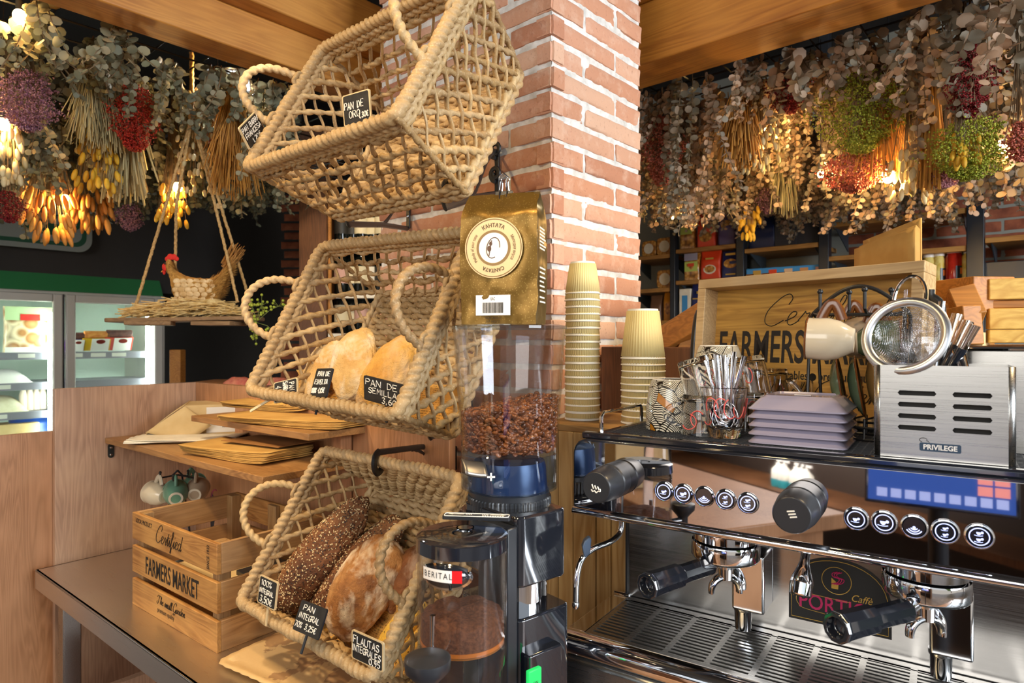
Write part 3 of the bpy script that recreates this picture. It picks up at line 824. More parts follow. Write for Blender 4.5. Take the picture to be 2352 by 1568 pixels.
def loaf(name, k, p0, p1, h, wid, thick, mat, label, seed, cat='bread', e=2.4, score=0, seeds=0, fn=None, h1=None):
    o, a, b, c, D, q = BK[k]
    A = BP(k, p0[0], p0[1], h); B = BP(k, p1[0], p1[1], h if h1 is None else h1)
    ax = B-A; L = ax.length/2; ax.normalize(); sd = c.cross(ax).normalized(); nn = ax.cross(sd)
    M = frame((A+B)/2, ax, sd, nn); mb = MB(); sv = V((seed*7.3, seed*3.1, 0))
    def shape(p):
        x, y, z = p.x, p.y, p.z
        r = 1+.10*noise.noise(V((x*1.7, y*1.7, z*1.7))+sv)+.035*noise.noise(V((x*6, y*6, z*6))+sv)+.020*noise.noise(V((x*20, y*20, z*20))+sv)
        # fuller ends than an ellipse, flatter underside
        f = (abs(x)**e+abs(y)**2+abs(z)**2)
        s = (1/max(f, 1e-6))**.5 if f > 0 else 1
        x, y, z = x*r*s**.55, y*r*s**.4, z*r*s**.4
        if z < 0: z *= .75
        if score:
            g = math.sin(y*score*2.2+x*1.3+.6*noise.noise(V((x*2, y*2, 0))+sv))
            if z > 0: z *= 1-.10*max(0, g)**3
        if fn: x, y, z = fn(x, y, z)
        return V((x*L, y*wid/2, z*thick/2))
    mb.ell((0, 0, 0), (1, 1, 1), M, 96, 64, fn=shape)
    t = obj(name, mb, CR[mat], angle=0); tag(t, label, cat)
    if seeds:
        rg = random.Random(seed)
        for nm, cnt, mt in (('pale_seeds', seeds, M_['sesame']), ('dark_seeds', seeds, M_['flax'])):
            sb = MB()
            for i in range(cnt):
                x = rg.uniform(-.97, .97); an = rg.uniform(-.35, PI+.35) if rg.random() < .9 else rg.uniform(0, 2*PI)
                rr = math.sqrt(max(0, 1-x*x)); p = shape(V((x, rr*math.cos(an), rr*math.sin(an))))
                q_ = V((p.x/L, p.y/(wid/2), p.z/(thick/2))).normalized()
                z_ = V((q_.x/L, q_.y/(wid/2), q_.z/(thick/2))).normalized()
                sz = rg.uniform(.0008, .0015)
                Ms = M @ along(p+z_*.0003, z_) @ Matrix.Rotation(rg.uniform(0, 6.3), 4, 'Z')
                sb.add([(sz*1.5, 0, 0), (0, sz, 0), (-sz*1.5, 0, 0), (0, -sz, 0), (0, 0, sz*.7)], [(0, 1, 4), (1, 2, 4), (2, 3, 4), (3, 0, 4)], Ms, rnd=rg.random())
            s_ = obj(nm, sb, mt, t, angle=0); s_['kind'] = 'stuff'
    return t
M_['sesame'] = plain('sesame', '#d8c294', .5); M_['flax'] = plain('flax_seed', '#2c1a12', .4)
loaf('seeded_loaf', 'B', (628, 1412), (842, 1150), .062, .098, .085, 'seed', 'long dark loaf crusted with seeds, nearest the left end of the lowest basket', 3, seeds=1300)
loaf('seeded_loaf', 'B', (715, 1425), (925, 1190), .034, .085, .07, 'seed', 'second dark seeded loaf, half hidden between the first and the round floured loaf', 5, seeds=1000)
loaf('round_loaf', 'B', (772, 1462), (905, 1238), .060, .118, .105, 'rustic', 'round brown rustic loaf dusted with flour in the lowest basket', 7, e=2.2, score=2.0)
loaf('brown_loaf', 'B', (880, 1400), (985, 1258), .030, .075, .06, 'brown', 'dark brown loaf behind the round floured one, beside the handle', 9)
loaf('flute_loaf', 'B', (862, 1520), (975, 1380), .034, .050, .042, 'yellow', 'yellow seeded flute loaf behind the sign with the lowest price', 11, e=3, seeds=60)
loaf('flute_loaf', 'B', (915, 1548), (1005, 1430), .026, .046, .04, 'yellow', 'yellow flute loaf seen through the right end lattice of the lowest basket', 12, e=3, seeds=60)
loaf('flat_loaf', 'M', (706, 925), (764, 778), .050, .080, .045, 'pale', 'pale flat loaf leaning at the left inside the middle basket', 15, e=2.6)
def cut(x, y, z): return (x+max(0, x)**2*(-.16*(1-y*y)+.12*y*y), y*1.05, z*(.8+.2*x))
loaf('floured_loaf', 'M', (818, 912), (808, 768), .074, .095, .060, 'pale', 'wide floured loaf with a curved top edge, centre of the middle basket', 17, e=5, fn=cut)
loaf('oval_loaf', 'M', (838, 952), (958, 778), .070, .088, .085, 'gold', 'smooth golden oval loaf at the right end of the middle basket', 19, e=2.3)
# printed paper lining the baskets
def liner(k, poly, h, label, seed):
    o, a, b, c, D, q = BK[k]; mb = MB()
    p00, p10, p01 = [BP(k, u, v, h) for u, v in poly]
    def fn(s, t):
        p = p00+(p10-p00)*s+(p01-p00)*t
        return p+c*(.012*noise.noise(V((s*4+seed, t*4, seed)))+.006*noise.noise(V((s*9, t*9+seed, 1)))+.022*(2*abs(t-.5))**3)
    mb.grid(fn, 40, 16)
    t = obj('paper_liner', mb, M_['newsprint'], solid=.0005); tag(t, label, 'paper')
def newsprint():
    t = NT('newsprint'); v = t.co()
    wv = t.n('TexWave', wave_type='BANDS', bands_direction='Z', Scale=90.0, Distortion=1.0); t.l(v, wv.inputs['Vector'])
    n = t.noise(v, 300, 2); c1 = t.noise(v, 18, 2)
    m = t.n('Math', operation='MULTIPLY'); t.l(t.mrange(wv.outputs['Fac'], 0, 1, .55, .7), m.inputs[0]); t.l(t.mrange(n, 0, 1, .45, .6), m.inputs[1])
    m2 = t.n('Math', operation='MULTIPLY'); t.l(m.outputs[0], m2.inputs[0]); t.l(t.mrange(c1, 0, .8, .42, .5), m2.inputs[1])
    t.base(t.mix(m2.outputs[0], lin('#d2a050'), lin('#4a3216'))); t.set(Roughness=.8); return t.m
M_['newsprint'] = newsprint()
liner('M', [(640, 935), (1010, 1000), (700, 860)], .022, 'printed brown paper lining the middle basket under its loaves', 1)
liner('B', [(640, 1440), (960, 1575), (735, 1330)], .020, 'printed brown paper lining the lowest basket under its loaves', 2)
# price signs
def sign(TL, TR, BL, Y, lines, label, framed, stick=.045, seed=1, rot=None, stickdir=None, st0=.5):
    p0, p1, p2 = P(*TL, Y[0]), P(*TR, Y[1]), P(*BL, Y[2] if len(Y) > 2 else Y[0])
    x = p1-p0; wd = x.length; x.normalize(); up = p0-p2; ht = up.length; up = (up-x*up.dot(x)).normalized()
    z = x.cross(up); M = frame(p2, x, up, z)
    t = thing('price_sign', label, 'sign', p2)
    mb = MB(); r = .003
    poly = []
    for cx, cy, a0 in ((wd-r, ht-r, 0), (r, ht-r, PI/2), (r, r, PI), (wd-r, r, 3*PI/2)):
        poly += [(cx+r*math.cos(a0+PI/2*i/4), cy+r*math.sin(a0+PI/2*i/4)) for i in range(5)]
    mb.prism(poly, -.003, -.0004, M); obj('board', mb, M_['stick'] if framed else M_['black_satin'], t, smooth=False)
    k = .92 if framed else .99
    mb = MB(); mb.prism([(wd/2+(a-wd/2)*k, ht/2+(b-ht/2)*k) for a, b in poly], -.0006, .0, M); obj('slate', mb, M_['slate'], t, smooth=False)
    mb = MB(); sd = V(stickdir) if stickdir else V((0, -1, 0)); sx = wd*st0
    q = V((sx, .003, -.0045)); Mr = M @ frame(q, Z.cross(sd) if abs(sd.z) < .9 else V((1, 0, 0)), sd, V((0, 0, 1)) if abs(sd.z) < .9 else V((0, 1, 0)))
    mb.box((0, stick/2-.006, 0), (.0042, stick+.012, .002), Mr); obj('stake', mb, M_['stick'] if framed else M_['black_satin'], t, smooth=False)
    n = len(lines); L = []
    for (s, fx, fy, fh, fw) in lines: L.append((s, fx*wd, fy*ht, fh*ht, fw*wd))
    chalk(L, M, M_['chalk'], t, width=ht*.017, seed=seed)
    return t
sign((777, 224), (839, 206), (790, 292), (.93, .90, .93), [('PAN DE', .08, .50, .22, .12), ('ORO', .24, .22, .22, .14), ('1,30e', .60, .16, .17, .085)],
     'small framed blackboard sign stuck in the front rim of the empty basket', True, seed=2)
sign((571, 291), (609, 252), (575, 345), (1.085, 1.135, 1.085), [('PAN BARRA', .05, .68, .2, .1), ('FRANCESA', .08, .4, .2, .105), ('1,20e', .3, .1, .2, .11)],
     'foreshortened framed blackboard sign at the left corner of the empty basket', True, .05, seed=3)
sign((676, 837), (677, 885), (628, 879), (1.10, 1.09, 1.11), [('PAN', .18, .68, .2, .13), ('SARRACENO', .08, .42, .19, .098), ('4,40e', .22, .1, .24, .14)],
     'framed blackboard sign turned on its side at the left end of the middle basket', True, .062, seed=4, stickdir=(.28, -.96, 0), st0=.6)
sign((730, 846), (767, 845), (711, 911), (1.03, 1.0, 1.02), [('PAN DE', .2, .72, .16, .125), ('ESPELTA', .12, .44, .16, .115), ('100% 4,85e', .06, .14, .17, .087)],
     'narrow black sign in front of the pale flat loaf in the middle basket', False, .03, seed=5)
sign((825, 861), (918, 884), (836, 917), (.955, .90, .955), [('PAN DE', .06, .66, .24, .135), ('SEMILLAS', .13, .36, .22, .108), ('3,60e', .46, .06, .24, .105)],
     'wide black sign in front of the golden oval loaf in the middle basket', False, .03, seed=6)
sign((601, 1321), (642, 1340), (590, 1382), (1.08, 1.045, 1.08), [('100%', .18, .7, .2, .16), ('INTEGRAL', .1, .42, .16, .105), ('3,50e', .16, .1, .22, .15)],
     'framed blackboard sign beside the lower end of the long seeded loaf', True, .035, seed=7)
sign((698, 1379), (757, 1402), (671, 1444), (1.0, .955, .99), [('PAN', .18, .72, .18, .15), ('INTEGRAL', .1, .44, .18, .108), ('70% 3,25e', .04, .14, .18, .098)],
     'black sign without a frame between the seeded and round loaves', False, .03, seed=8)
sign((797, 1442), (869, 1474), (807, 1510), (.925, .885, .92), [('FLAUTAS', .08, .62, .24, .118), ('INTEGRALES', .05, .32, .22, .094), ('0,95', .58, .08, .2, .098)],
     'framed blackboard sign in the right front corner of the lowest basket', True, .035, seed=9)
# ================================================================ things on the bread counter
# the crate
cx_ = V((.787, -.617, 0)); cy_ = V((.617, .787, 0))
CO = Pz(498, 1501, zT); CW, CDp, CH = .371, .245, .203
MC = frame(CO-cx_*CW, cx_, cy_, Z)
crate = thing('wooden_crate', 'slatted wooden crate with black printed lettering on the steel worktable', 'crate', CO-cx_*CW/2+cy_*CDp/2)
th = .009; sh = .058; gap = (CH-3*sh)/2
front = []
for i in range(3):
    z = i*(sh+gap)+sh/2
    mb = MB(); mb.box((CW/2, th/2, z), (CW, th, sh), MC, rnd=.1*i); f_ = obj('plank', mb, M_['crate_a'], crate, bevel=.0012); front.append(f_)
    mb = MB(); mb.box((CW/2, CDp-th/2, z), (CW, th, sh), MC, rnd=.3); obj('plank', mb, M_['crate_a'], crate, bevel=.0012)
    for x in (th/2, CW-th/2):
        mb = MB(); mb.box((x, CDp/2, z), (th, CDp-2*th, sh), MC, rnd=.15*i); obj('plank', mb, M_['crate_e'], crate, bevel=.0012)
for x in (th+.012, CW-th-.012):
    for y in (th+.012, CDp-th-.012):
        mb = MB(); mb.box((x, y, CH/2), (.024, .024, CH-.002), MC, rnd=.4); obj('corner_post', mb, M_['crate_up'], crate, bevel=.001)
mb = MB(); mb.box((CW/2, CDp-th-.006, CH/2), (.034, .010, CH-.004), MC, rnd=.3); obj('corner_post', mb, M_['crate_up'], crate, bevel=.001)
mb = MB(); mb.box((CW/2, CDp/2, .012), (CW-2*th, CDp-2*th, .006), MC); obj('base', mb, M_['crate_a'], crate)
MF = MC @ Matrix(((1, 0, 0, 0), (0, 0, -1, -.0003), (0, 1, 0, 0), (0, 0, 0, 1)))
z3, z2, z1 = 2*(sh+gap), sh+gap, 0
bold_text('FARMERS MARKET', .036, MF @ Matrix.Translation((CW*.50, z2+.011, 0)), M_['ink'], front[1], sx=.56, heavy=.012)
script('Certified', MF @ Matrix.Translation((CW*.465, z3+.016, 0)), .030, M_['ink'], front[2], .0006, sx=1.0)
bold_text('LOCAL PRODUCT', .0095, MF @ Matrix.Translation((CW*.16, z3+.0395, 0)), M_['ink'], front[2], sx=.72, heavy=.01)
bold_text('SINCE 1932', .009, MF @ Matrix.Translation((CW*.925, z3+.028, 0)) @ Matrix.Rotation(PI/2, 4, 'Z'), M_['ink'], front[2], sx=.72, heavy=.01)
script('The small Garden', MF @ Matrix.Translation((CW*.50, z1+.033, 0)), .016, M_['ink'], front[0], .0005, sx=1.05)
bold_text('premium quality', .0095, MF @ Matrix.Translation((CW*.44, z1+.016, 0)), M_['ink'], front[0], sx=.85, heavy=.006)
mb = MB(); mb.box((CW*.52, CDp*.5, .055), (.2, .13, .08), MC); tag(obj('paper_pad', mb, M_['card'], bevel=.001), 'cream card box lying inside the printed crate', 'box')
mb = MB(); mb.box((CW*.80, CDp*.6, .06), (.07, .1, .09), MC); tag(obj('card_holder', mb, M_['black_satin'], bevel=.002), 'small black holder standing inside the printed crate', 'holder')
# cardboard cake tray
t0 = Pz(494, 1531, zT); t1 = Pz(650, 1458, zT); tx = (t1-t0).normalized(); ty = V((tx.y, -tx.x, 0))
def scal(s, w_, d_):
    out = []
    for (ax_, bx_, n) in (((0, 0), (1, 0), 34), ((1, 0), (1, 1), 26), ((1, 1), (0, 1), 34), ((0, 1), (0, 0), 26)):
        for i in range(n):
            k = i/n; out.append(((ax_[0]+(bx_[0]-ax_[0])*k), (ax_[1]+(bx_[1]-ax_[1])*k)))
    res = []
    for i, (a, b) in enumerate(out):
        x, y = a*w_, b*d_
        rr = .02
        cxx = min(max(x, rr), w_-rr); cyy = min(max(y, rr), d_-rr)
        dx, dy = x-cxx, y-cyy; l = math.hypot(dx, dy)
        if l > rr: x, y = cxx+dx/l*rr, cyy+dy/l*rr
        dx, dy = (x-w_/2)/(w_/2), (y-d_/2)/(d_/2)
        k = s+(.0022 if i % 2 else 0)
        res.append((x+k*(1 if dx > .999 else -1 if dx < -.999 else dx*.7), y+k*(1 if dy > .999 else -1 if dy < -.999 else dy*.7)))
    return res
Mt = frame(t0, tx, ty, Z); TW, TD = .40, .30
mb = MB(); rings = [(scal(.0, TW, TD), .009), (scal(-.012, TW, TD), .008), (scal(-.022, TW, TD), .0022)]
n = len(rings[0][0]); vs = []; fs = []
for r_, z in rings: vs += [(x, y, z) for x, y in r_]
for j in range(2):
    for i in range(n): fs.append((j*n+i, j*n+(i+1) % n, (j+1)*n+(i+1) % n, (j+1)*n+i))
fs.append(tuple(2*n+i for i in range(n)))
fs = [tuple(reversed(f)) for f in fs]
mb.add(vs, fs, Mt)
def tornboard():
    t = NT('torn_cardboard'); v = t.co(); n = t.noise(v, 7, 5, .6, .3)
    c = t.ramp(n, [(.50, lin('#dcb880')), (.515, lin('#a8825a')), (.62, lin('#b08a5e')), (.63, lin('#dcb880'))])
    n2 = t.noise(v, 200, 2); c = t.mix(t.mrange(n2, 0, .2), c, lin('#a87c48')); t.base(c); t.set(Roughness=.75); return t.m
tag(obj('cardboard_tray', mb, tornboard(), solid=.0012), 'flat brown cardboard tray with a scalloped rim on the steel worktable', 'tray')

# things on the lower shelf
def SHp(u, v, z): return Pz(u, v, z)
bx = SHp(450, 1003, s1z); Mb = frame(bx, unit(.93, .36, 0), unit(-.36, .93, 0), Z) @ Matrix.Scale(1.36, 4)
fbx = thing('carton', 'half open grey cardboard box lying on white paper on the lower shelf', 'box', bx)
mb = MB(); mb.box((.055, .05, .034), (.15, .11, .062), Mb); mb.f.pop(4); mb.mi.pop(); obj('body', mb, M_['card'], fbx, bevel=.001)
mb = MB()
mb.grid(lambda s, t: V((-.02-.085*s, -.005+.11*t, .066-.052*s-.02*s*s)), 8, 4, Mb)
obj('flap', mb, M_['card'], fbx, solid=.002)
mb = MB()
mb.grid(lambda s, t: V((-.02-.07*s*(1-t*.4)+.05*t, -.006-.012*t, .064-.050*s-.040*t*(1-.5*s))), 8, 6, Mb)
obj('flap', mb, M_['card'], fbx, solid=.002)
mb = MB(); mb.quad(*[Mb @ V(p) for p in ((.02, -.0056, .008), (.115, -.0056, .008), (.115, -.0056, .060), (.02, -.0056, .060))]); lb = obj('label', mb, M_['white'], fbx)
mb = MB(); rg = random.Random(5); x = .05
while x < .085:
    w_ = rg.choice((.0006, .001, .0016)); mb.quad(*[Mb @ V(p) for p in ((x, -.0059, .018), (x+w_, -.0059, .018), (x+w_, -.0059, .034), (x, -.0059, .034))]); x += w_+rg.choice((.0006, .0012))
obj('barcode', mb, M_['ink'], lb, smooth=False)
def paper(name, c, ax, wd, dp, z, mat, label, grp=None, curl=.004, seed=0, cat='paper bag'):
    M = frame(V((c.x, c.y, z)), ax, Z.cross(ax), Z); mb = MB()
    top = lambda s, t: (s-.5)*wd
    mb.grid(lambda s, t: V(((s-.5)*wd, (t-.5)*dp, .0014+curl*(noise.noise(V((s*2.2, t*2.2, seed*3.3)))+.35)+curl*1.2*abs(2*s-1)**6)), 14, 8, M)
    o = obj(name, mb, mat, solid=.0014); tag(o, label, cat, grp); return o
for i in range(4):
    c = SHp(425, 1010, s1z)
    paper('white_paper', c+cx_*(.01*i), unit(.93+.03*i, .36-.1*i, 0), .27, .12, s1z+.001+i*.0022, M_['offwhite'], 'white wrapping paper sheet under the grey cardboard box', 'white sheets under the box', .003, i, 'paper')
c0 = SHp(565, 1046, s1z)
for i in range(9):
    paper('paper_bag', c0+cx_*random.Random(i).uniform(-.004, .004), unit(.80+.012*i, -.50+.01*i, 0), .285, .135, s1z+.0012+i*.0024, M_['kraft'] if i < 8 else M_['kraft'],
          'flat brown paper bag in the pile on the lower shelf', 'paper bags on the lower shelf', .0025, i % 3)
mb = MB(); cc = SHp(600, 1040, s1z); Mq = frame(V((cc.x, cc.y, s1z+.030)), unit(.86, -.5, 0), unit(.5, .86, 0), Z)
mb.box((.02, .005, 0), (.2, .11, .0015), Mq); tag(obj('paper_bag', mb, M_['kraft_dark']), 'darker brown paper bag folded on top of the pile on the lower shelf', 'paper bag')
c1 = SHp(660, 975, s2z)
for i in range(7):
    paper('paper_bag', c1+eL*.02+cx_*(random.Random(i).uniform(-.006, .006)), unit(.84, -.42+.015*i, 0), .36, .12, s2z+.001+i*.0022, M_['kraft'],
          'flat brown paper bag in the wide pile on the upper shelf', 'wide paper bags on the upper shelf', .0022, i % 4)
c2 = SHp(620, 955, s2z)
for i in range(6):
    paper('paper_bag', c2+eL*.02+cx_*(random.Random(i+9).uniform(-.004, .004)), unit(.86, -.40+.02*i, 0), .27, .11, s2z+.0175+i*.0026, M_['kraft'],
          'flat brown paper bag in the upper narrow pile on the upper shelf', 'narrow paper bags on the upper shelf', .003, i % 3)

# mug tree in the corner under the shelf
def mug(mats, R=.033, Ht=.066):
    """mug standing on z = 0 with its handle towards +x: (body profile, handle)"""
    body = MB(); body.lathe([(R*.55, 0), (R*.60, .002), (R*.9, Ht*.30), (R*1.02, Ht*.55), (R*.99, Ht*.85), (R*.98, Ht), (R*.93, Ht), (R*.93, Ht*.8), (R*.93, Ht*.5), (R*.6, .008), (0, .006)], 28)
    foot = MB(); foot.lathe([(R*.40, -.001), (R*.56, -.001), (R*.58, .0015), (R*.40, .0015)], 28, closed=True)
    rim = MB(); rim.lathe([(R*.985+.0012*math.cos(a), Ht+.0012*math.sin(a)) for a in [2*PI*i/8 for i in range(8)]], 28, closed=True)
    hd = MB(); hd.tube([V((R*.93+.020*math.sin(PI*i/12), 0, Ht*.72-Ht*.46*(i/12))) for i in range(13)], .0042, 8, flat=1.5)
    return body, foot, rim, hd
def place_mug(M, bmat, label, grp=None, rimmat=None, R=.033, Ht=.066, name='mug'):
    b, f, r, h = mug(None, R, Ht); o = M.translation.copy()
    t = thing(name, label, 'mug', o, grp)
    for nm, mb, mt in (('body', b, bmat), ('foot_ring', f, M_['bare_clay']), ('rim', r, rimmat or bmat), ('handle', h, rimmat or bmat)):
        mb.v = [M @ p for p in mb.v]; obj(nm, mb, mt, t)
    return t
def hang(p, axis, up=Z):      # matrix for a mug hanging by its handle: mug axis = axis (foot to rim), handle up
    axis = axis.normalized(); x = (up-axis*up.dot(axis)).normalized()
    return frame(p, x, axis.cross(x), axis)
mt0 = P(400, 1128, 1.72)
rack = thing('mug_tree', 'black wire mug tree in the corner under the lower shelf', 'mug rack', V((mt0.x, mt0.y, zT)))
mb = MB(); pc = P(408, 1090, 1.74)
for s in (-1, 1):
    mb.tube([V((pc.x+s*.035, pc.y+s*.01, zT+.004)), V((pc.x+s*.012, pc.y, pc.z)), V((pc.x, pc.y, pc.z+.012))], .0028, 6)
mb.tube([V((pc.x+.055*math.cos(a), pc.y+.055*math.sin(a), zT+.004)) for a in [2*PI*i/20 for i in range(20)]], .0028, 6, closed=True)
obj('frame', mb, M_['black_iron'], rack)
for (u, v, Y) in ((368, 1092, 1.71), (432, 1088, 1.76), (449, 1093, 1.72), (398, 1098, 1.68)):
    mb = MB(); h_ = P(u, v, Y); mb.tube([pc, h_+Z*-.006, h_, h_+Z*.006], .0024, 6); mb.ell(h_+Z*.008, (.004, .004, .004), None, 8, 6); obj('hook', mb, M_['black_iron'], rack)
place_mug(hang(P(378, 1140, 1.70), unit(-.8, .45, .1)), M_['cream_glaze'], 'cream mug hanging at the left of the mug tree in the corner', None, R=.030, Ht=.058)
place_mug(hang(P(404, 1145, 1.66), unit(-.45, .85, .2)), M_['green_glaze'], 'green mug hanging foot forward from the mug tree in the corner', None, R=.030, Ht=.058)
place_mug(hang(P(447, 1136, 1.70), unit(-.25, .9, .15)), M_['taupe_glaze'], 'grey brown mug hanging at the right of the mug tree in the corner', None, R=.029, Ht=.056)
place_mug(hang(P(424, 1122, 1.78), unit(.3, .9, .1)), M_['green_glaze'], 'second green mug hanging behind the mug tree in the corner', None, R=.028, Ht=.054)
def pouch(name, p, wd, ht, dp, ax, mat, label, cat, top=None, grp=None, fold=True):
    """a soft flat bottomed bag standing at p"""
    t = thing(name, label, cat, p, grp); M = frame(p, ax, Z.cross(ax), Z); mb = MB()
    def fn(s, t_):
        a = 2*PI*s; k = (1-t_)
        z = ht*t_
        dd = dp/2*(1-.88*max(0, t_-.62)/.38 if t_ > .62 else 1)
        ex = .35
        x = wd/2*math.copysign(abs(math.cos(a))**ex, math.cos(a))*(1-.04*math.sin(PI*t_))
        y = dd*math.copysign(abs(math.sin(a))**ex, math.sin(a))*(1+.12*math.sin(PI*t_))
        q = V((x, y, z)); w_ = .004*noise.noise(V((x*26, y*26, z*26+p.x*9)))
        return q+V((0, w_*1.2 if abs(y) > .001 else 0, 0))
    mb.grid(fn, 40, 18, M, wrap=True)
    n = 40; mb.f.append(tuple(reversed(range(n)))); mb.mi.append(0); mb.f.append(tuple(range(17*n, 18*n))); mb.mi.append(0)
    obj('pack', mb, mat, t, angle=60)
    return t, M
pk1 = P(518, 1145, 1.92); pk1.z = zT
t, M = pouch('coffee_pack', pk1, .078, .185, .05, unit(.97, -.2, 0), M_['black_satin'], 'black coffee pack with a pink emblem standing behind the crate', 'coffee pack')
mb = MB(); mb.tube([M @ V((-.012+.011*math.cos(a), -.0315, .128+.017*math.sin(a))) for a in [2*PI*i/20 for i in range(20)]], .0013, 5, closed=True)
mb.tube([M @ V((.022, -.0315, .155)), M @ V((.024, -.0315, .12)), M @ V((.018, -.0315, .095))], .0025, 5)
mb.tube([M @ V((-.02+.018*math.cos(a), -.0315, .10+.010*math.sin(a))) for a in [2*PI*i/20 for i in range(20)]], .0013, 5, closed=True)
obj('emblem', mb, plain('pink_print', '#c83a86', .5), t)
pk2 = P(562, 1145, 1.90); pk2.z = zT
t, M = pouch('coffee_pack', pk2, .062, .165, .045, unit(.97, -.2, 0), plain('magenta_foil', '#8e1580', .3), 'magenta coffee pack standing behind the crate', 'coffee pack')
mb = MB(); mb.box((.014, -.0285, .112), (.026, .001, .012), M); obj('label', mb, M_['white'], t)
# packets lying on a low cabinet behind the partition
cb = P(575, 880, 2.35); mb = MB(); mb.box((cb.x+.1, cb.y+.1, (cb.z-.0)/2), (.7, .3, cb.z)); tag(obj('low_cabinet', mb, M_['laminate_front'], bevel=.003), 'wooden cabinet edge showing just above the back partition', 'cabinet')
for i, (u, lb) in enumerate(((550, 'pink patterned packet lying behind the left end of the back partition'), (635, 'pink patterned packet lying behind the middle basket'))):
    q = P(u, 880, 2.27); q.z = cb.z; mb = MB(); Mp = frame(q, unit(1, -.1, 0), unit(.1, 1, 0), Z)
    mb.grid(lambda s, t: V(((s-.5)*.105, (t-.5)*.07, .026*(1-abs(2*t-1)**2)*(1-abs(2*s-1)**4)+.001+.004*noise.noise(V((s*5, t*5, i))))), 16, 10, Mp)
    tag(obj('packet', mb, mottled('pink_packet', '#d89078', '#c0605c', 40, .4)), lb, 'packet')
# ================================================================ the coffee grinder
GY = .88
def zg(v, Y=GY): return H-(v-CY)/F*Y
HC = V(((1170-CX)/F*GY, GY, 0))
gr = thing('coffee_grinder', 'black coffee grinder with a clear bean hopper and a front doser', 'grinder', V((HC.x, HC.y, zT)))
gx = V((.775, .63, 0)).normalized(); gy = V((-.63, .775, 0)).normalized()       # along its right side / away from that side
zt, zs, zb_, zn, zp = zg(752), zg(1035), zg(1115), zg(1135), zg(1168)
Mh = Matrix.Translation(HC)
# hopper: thin walled cone, lid, and the straight section with the slide
mb = MB(); mb.lathe([(.0655, zs), (.0768, zt), (.0752, zt), (.064, zs+.002)], 56, Mh, closed=True)
hop = obj('hopper', mb, M_['acrylic'], gr)
mb = MB(); mb.lathe([(0, zt+.0035), (.070, zt+.0035), (.0785, zt+.0015), (.0785, zt-.002), (.0745, zt-.002), (0, zt-.0005)], 56, Mh); obj('lid', mb, M_['smoke'], gr)
mb = MB(); mb.lathe([(.0655, zs-.0005), (.0655, zb_), (.040, zb_-.004), (.040, zb_-.002), (.0635, zb_+.002), (.0635, zs-.0005)], 56, Mh, closed=True); obj('hopper_base', mb, M_['smoke'], gr)
mb = MB(); mb.lathe([(.052, zb_-.002), (.05, zs-.02), (.048, zs-.012), (0, zs-.012)], 40, Mh); obj('throat', mb, plain('dark_blue_plastic', '#26344c', .25), gr)
mb = MB(); sl = P(1085, 1063, GY-.055); Ms_ = frame(sl, unit(.93, .36, 0), unit(-.36, .93, 0), Z)
mb.grid(lambda s, t: V((-.015+.030*s, -.018*t+.0, .006*(1-s)**2-.016*abs(t)**2)), 8, 8, Ms_); obj('slide_gate', mb, plain('grey_steel_tab', '#77716a', .35, .8), gr, solid=.0025)
mb = MB(); q = P(1128, 1095, GY-.067)
for sx, sz in ((.010, .0022), (.0022, .010)):
    mb.box((0, 0, 0), (sx, .0008, sz), frame(q, unit(1, .1, 0), unit(-.1, 1, 0), Z))
obj('embossed_mark', mb, M_['white'], gr)
# the beans
rg = random.Random(4); mb = MB()
tops = []
def bean(mb, p, q):
    L, w_ = .0062, .0044
    rot = Matrix.Rotation(rg.uniform(0, 6.3), 4, 'Z') @ Matrix.Rotation(rg.uniform(-1.2, 1.2), 4, 'X') @ Matrix.Rotation(rg.uniform(0, 6.3), 4, 'Z')
    M = Matrix.Translation(p) @ rot; vs = []; fs = []; nu, nv = 9, 6
    def fn(v):
        z = v.z
        if z > 0: z *= .42; z -= .0009*math.exp(-(v.y/.0009)**2)
        return V((v.x, v.y, z))
    mb.ell((0, 0, 0), (L, w_, w_*.85), M, 10, 7, rnd=q, fn=fn)
ztb = zg(940); zlow = zs+.006
def surf(x, y): return ztb+.006+.016*(x*.9)/.07+.006*noise.noise(V((x*40, y*40, 1)))
for i in range(5200):
    z = rg.uniform(zlow, ztb+.03); R = .0625+(z-zs)*.0665-.0035
    a = rg.uniform(0, 2*PI); near = rg.random()
    r = R*(rg.uniform(.90, 1.0) if near < .62 else math.sqrt(rg.random()))
    x, y = r*math.cos(a), r*math.sin(a)
    s_ = surf(x, y)
    if near >= .62: z = s_+rg.uniform(-.007, .001)
    elif z > s_: continue
    if y > .045 and z < s_-.01: continue
    bean(mb, V((HC.x+x, HC.y+y, z)), rg.random())
mb2 = MB(); mb2.lathe([(0, zlow), (.058, zlow), (.061, ztb-.014), (0, ztb+.0)], 24, Mh)
bm = NT('roasted_beans'); bm.base(bm.ramp(bm.rnd(), [(0, lin('#42220f')), (.5, lin('#6a3a1c')), (1, lin('#8c5228'))])); bm.set(Roughness=.28); M_['beans'] = bm.m
be = obj('coffee_beans', mb, M_['beans'], None, angle=0); tag(be, 'roasted coffee beans filling the lower half of the clear hopper', 'coffee beans', None, 'stuff')
mb2.r = [0.0]*len(mb2.v); fill = obj('bean_core', mb2, M_['beans'], be)
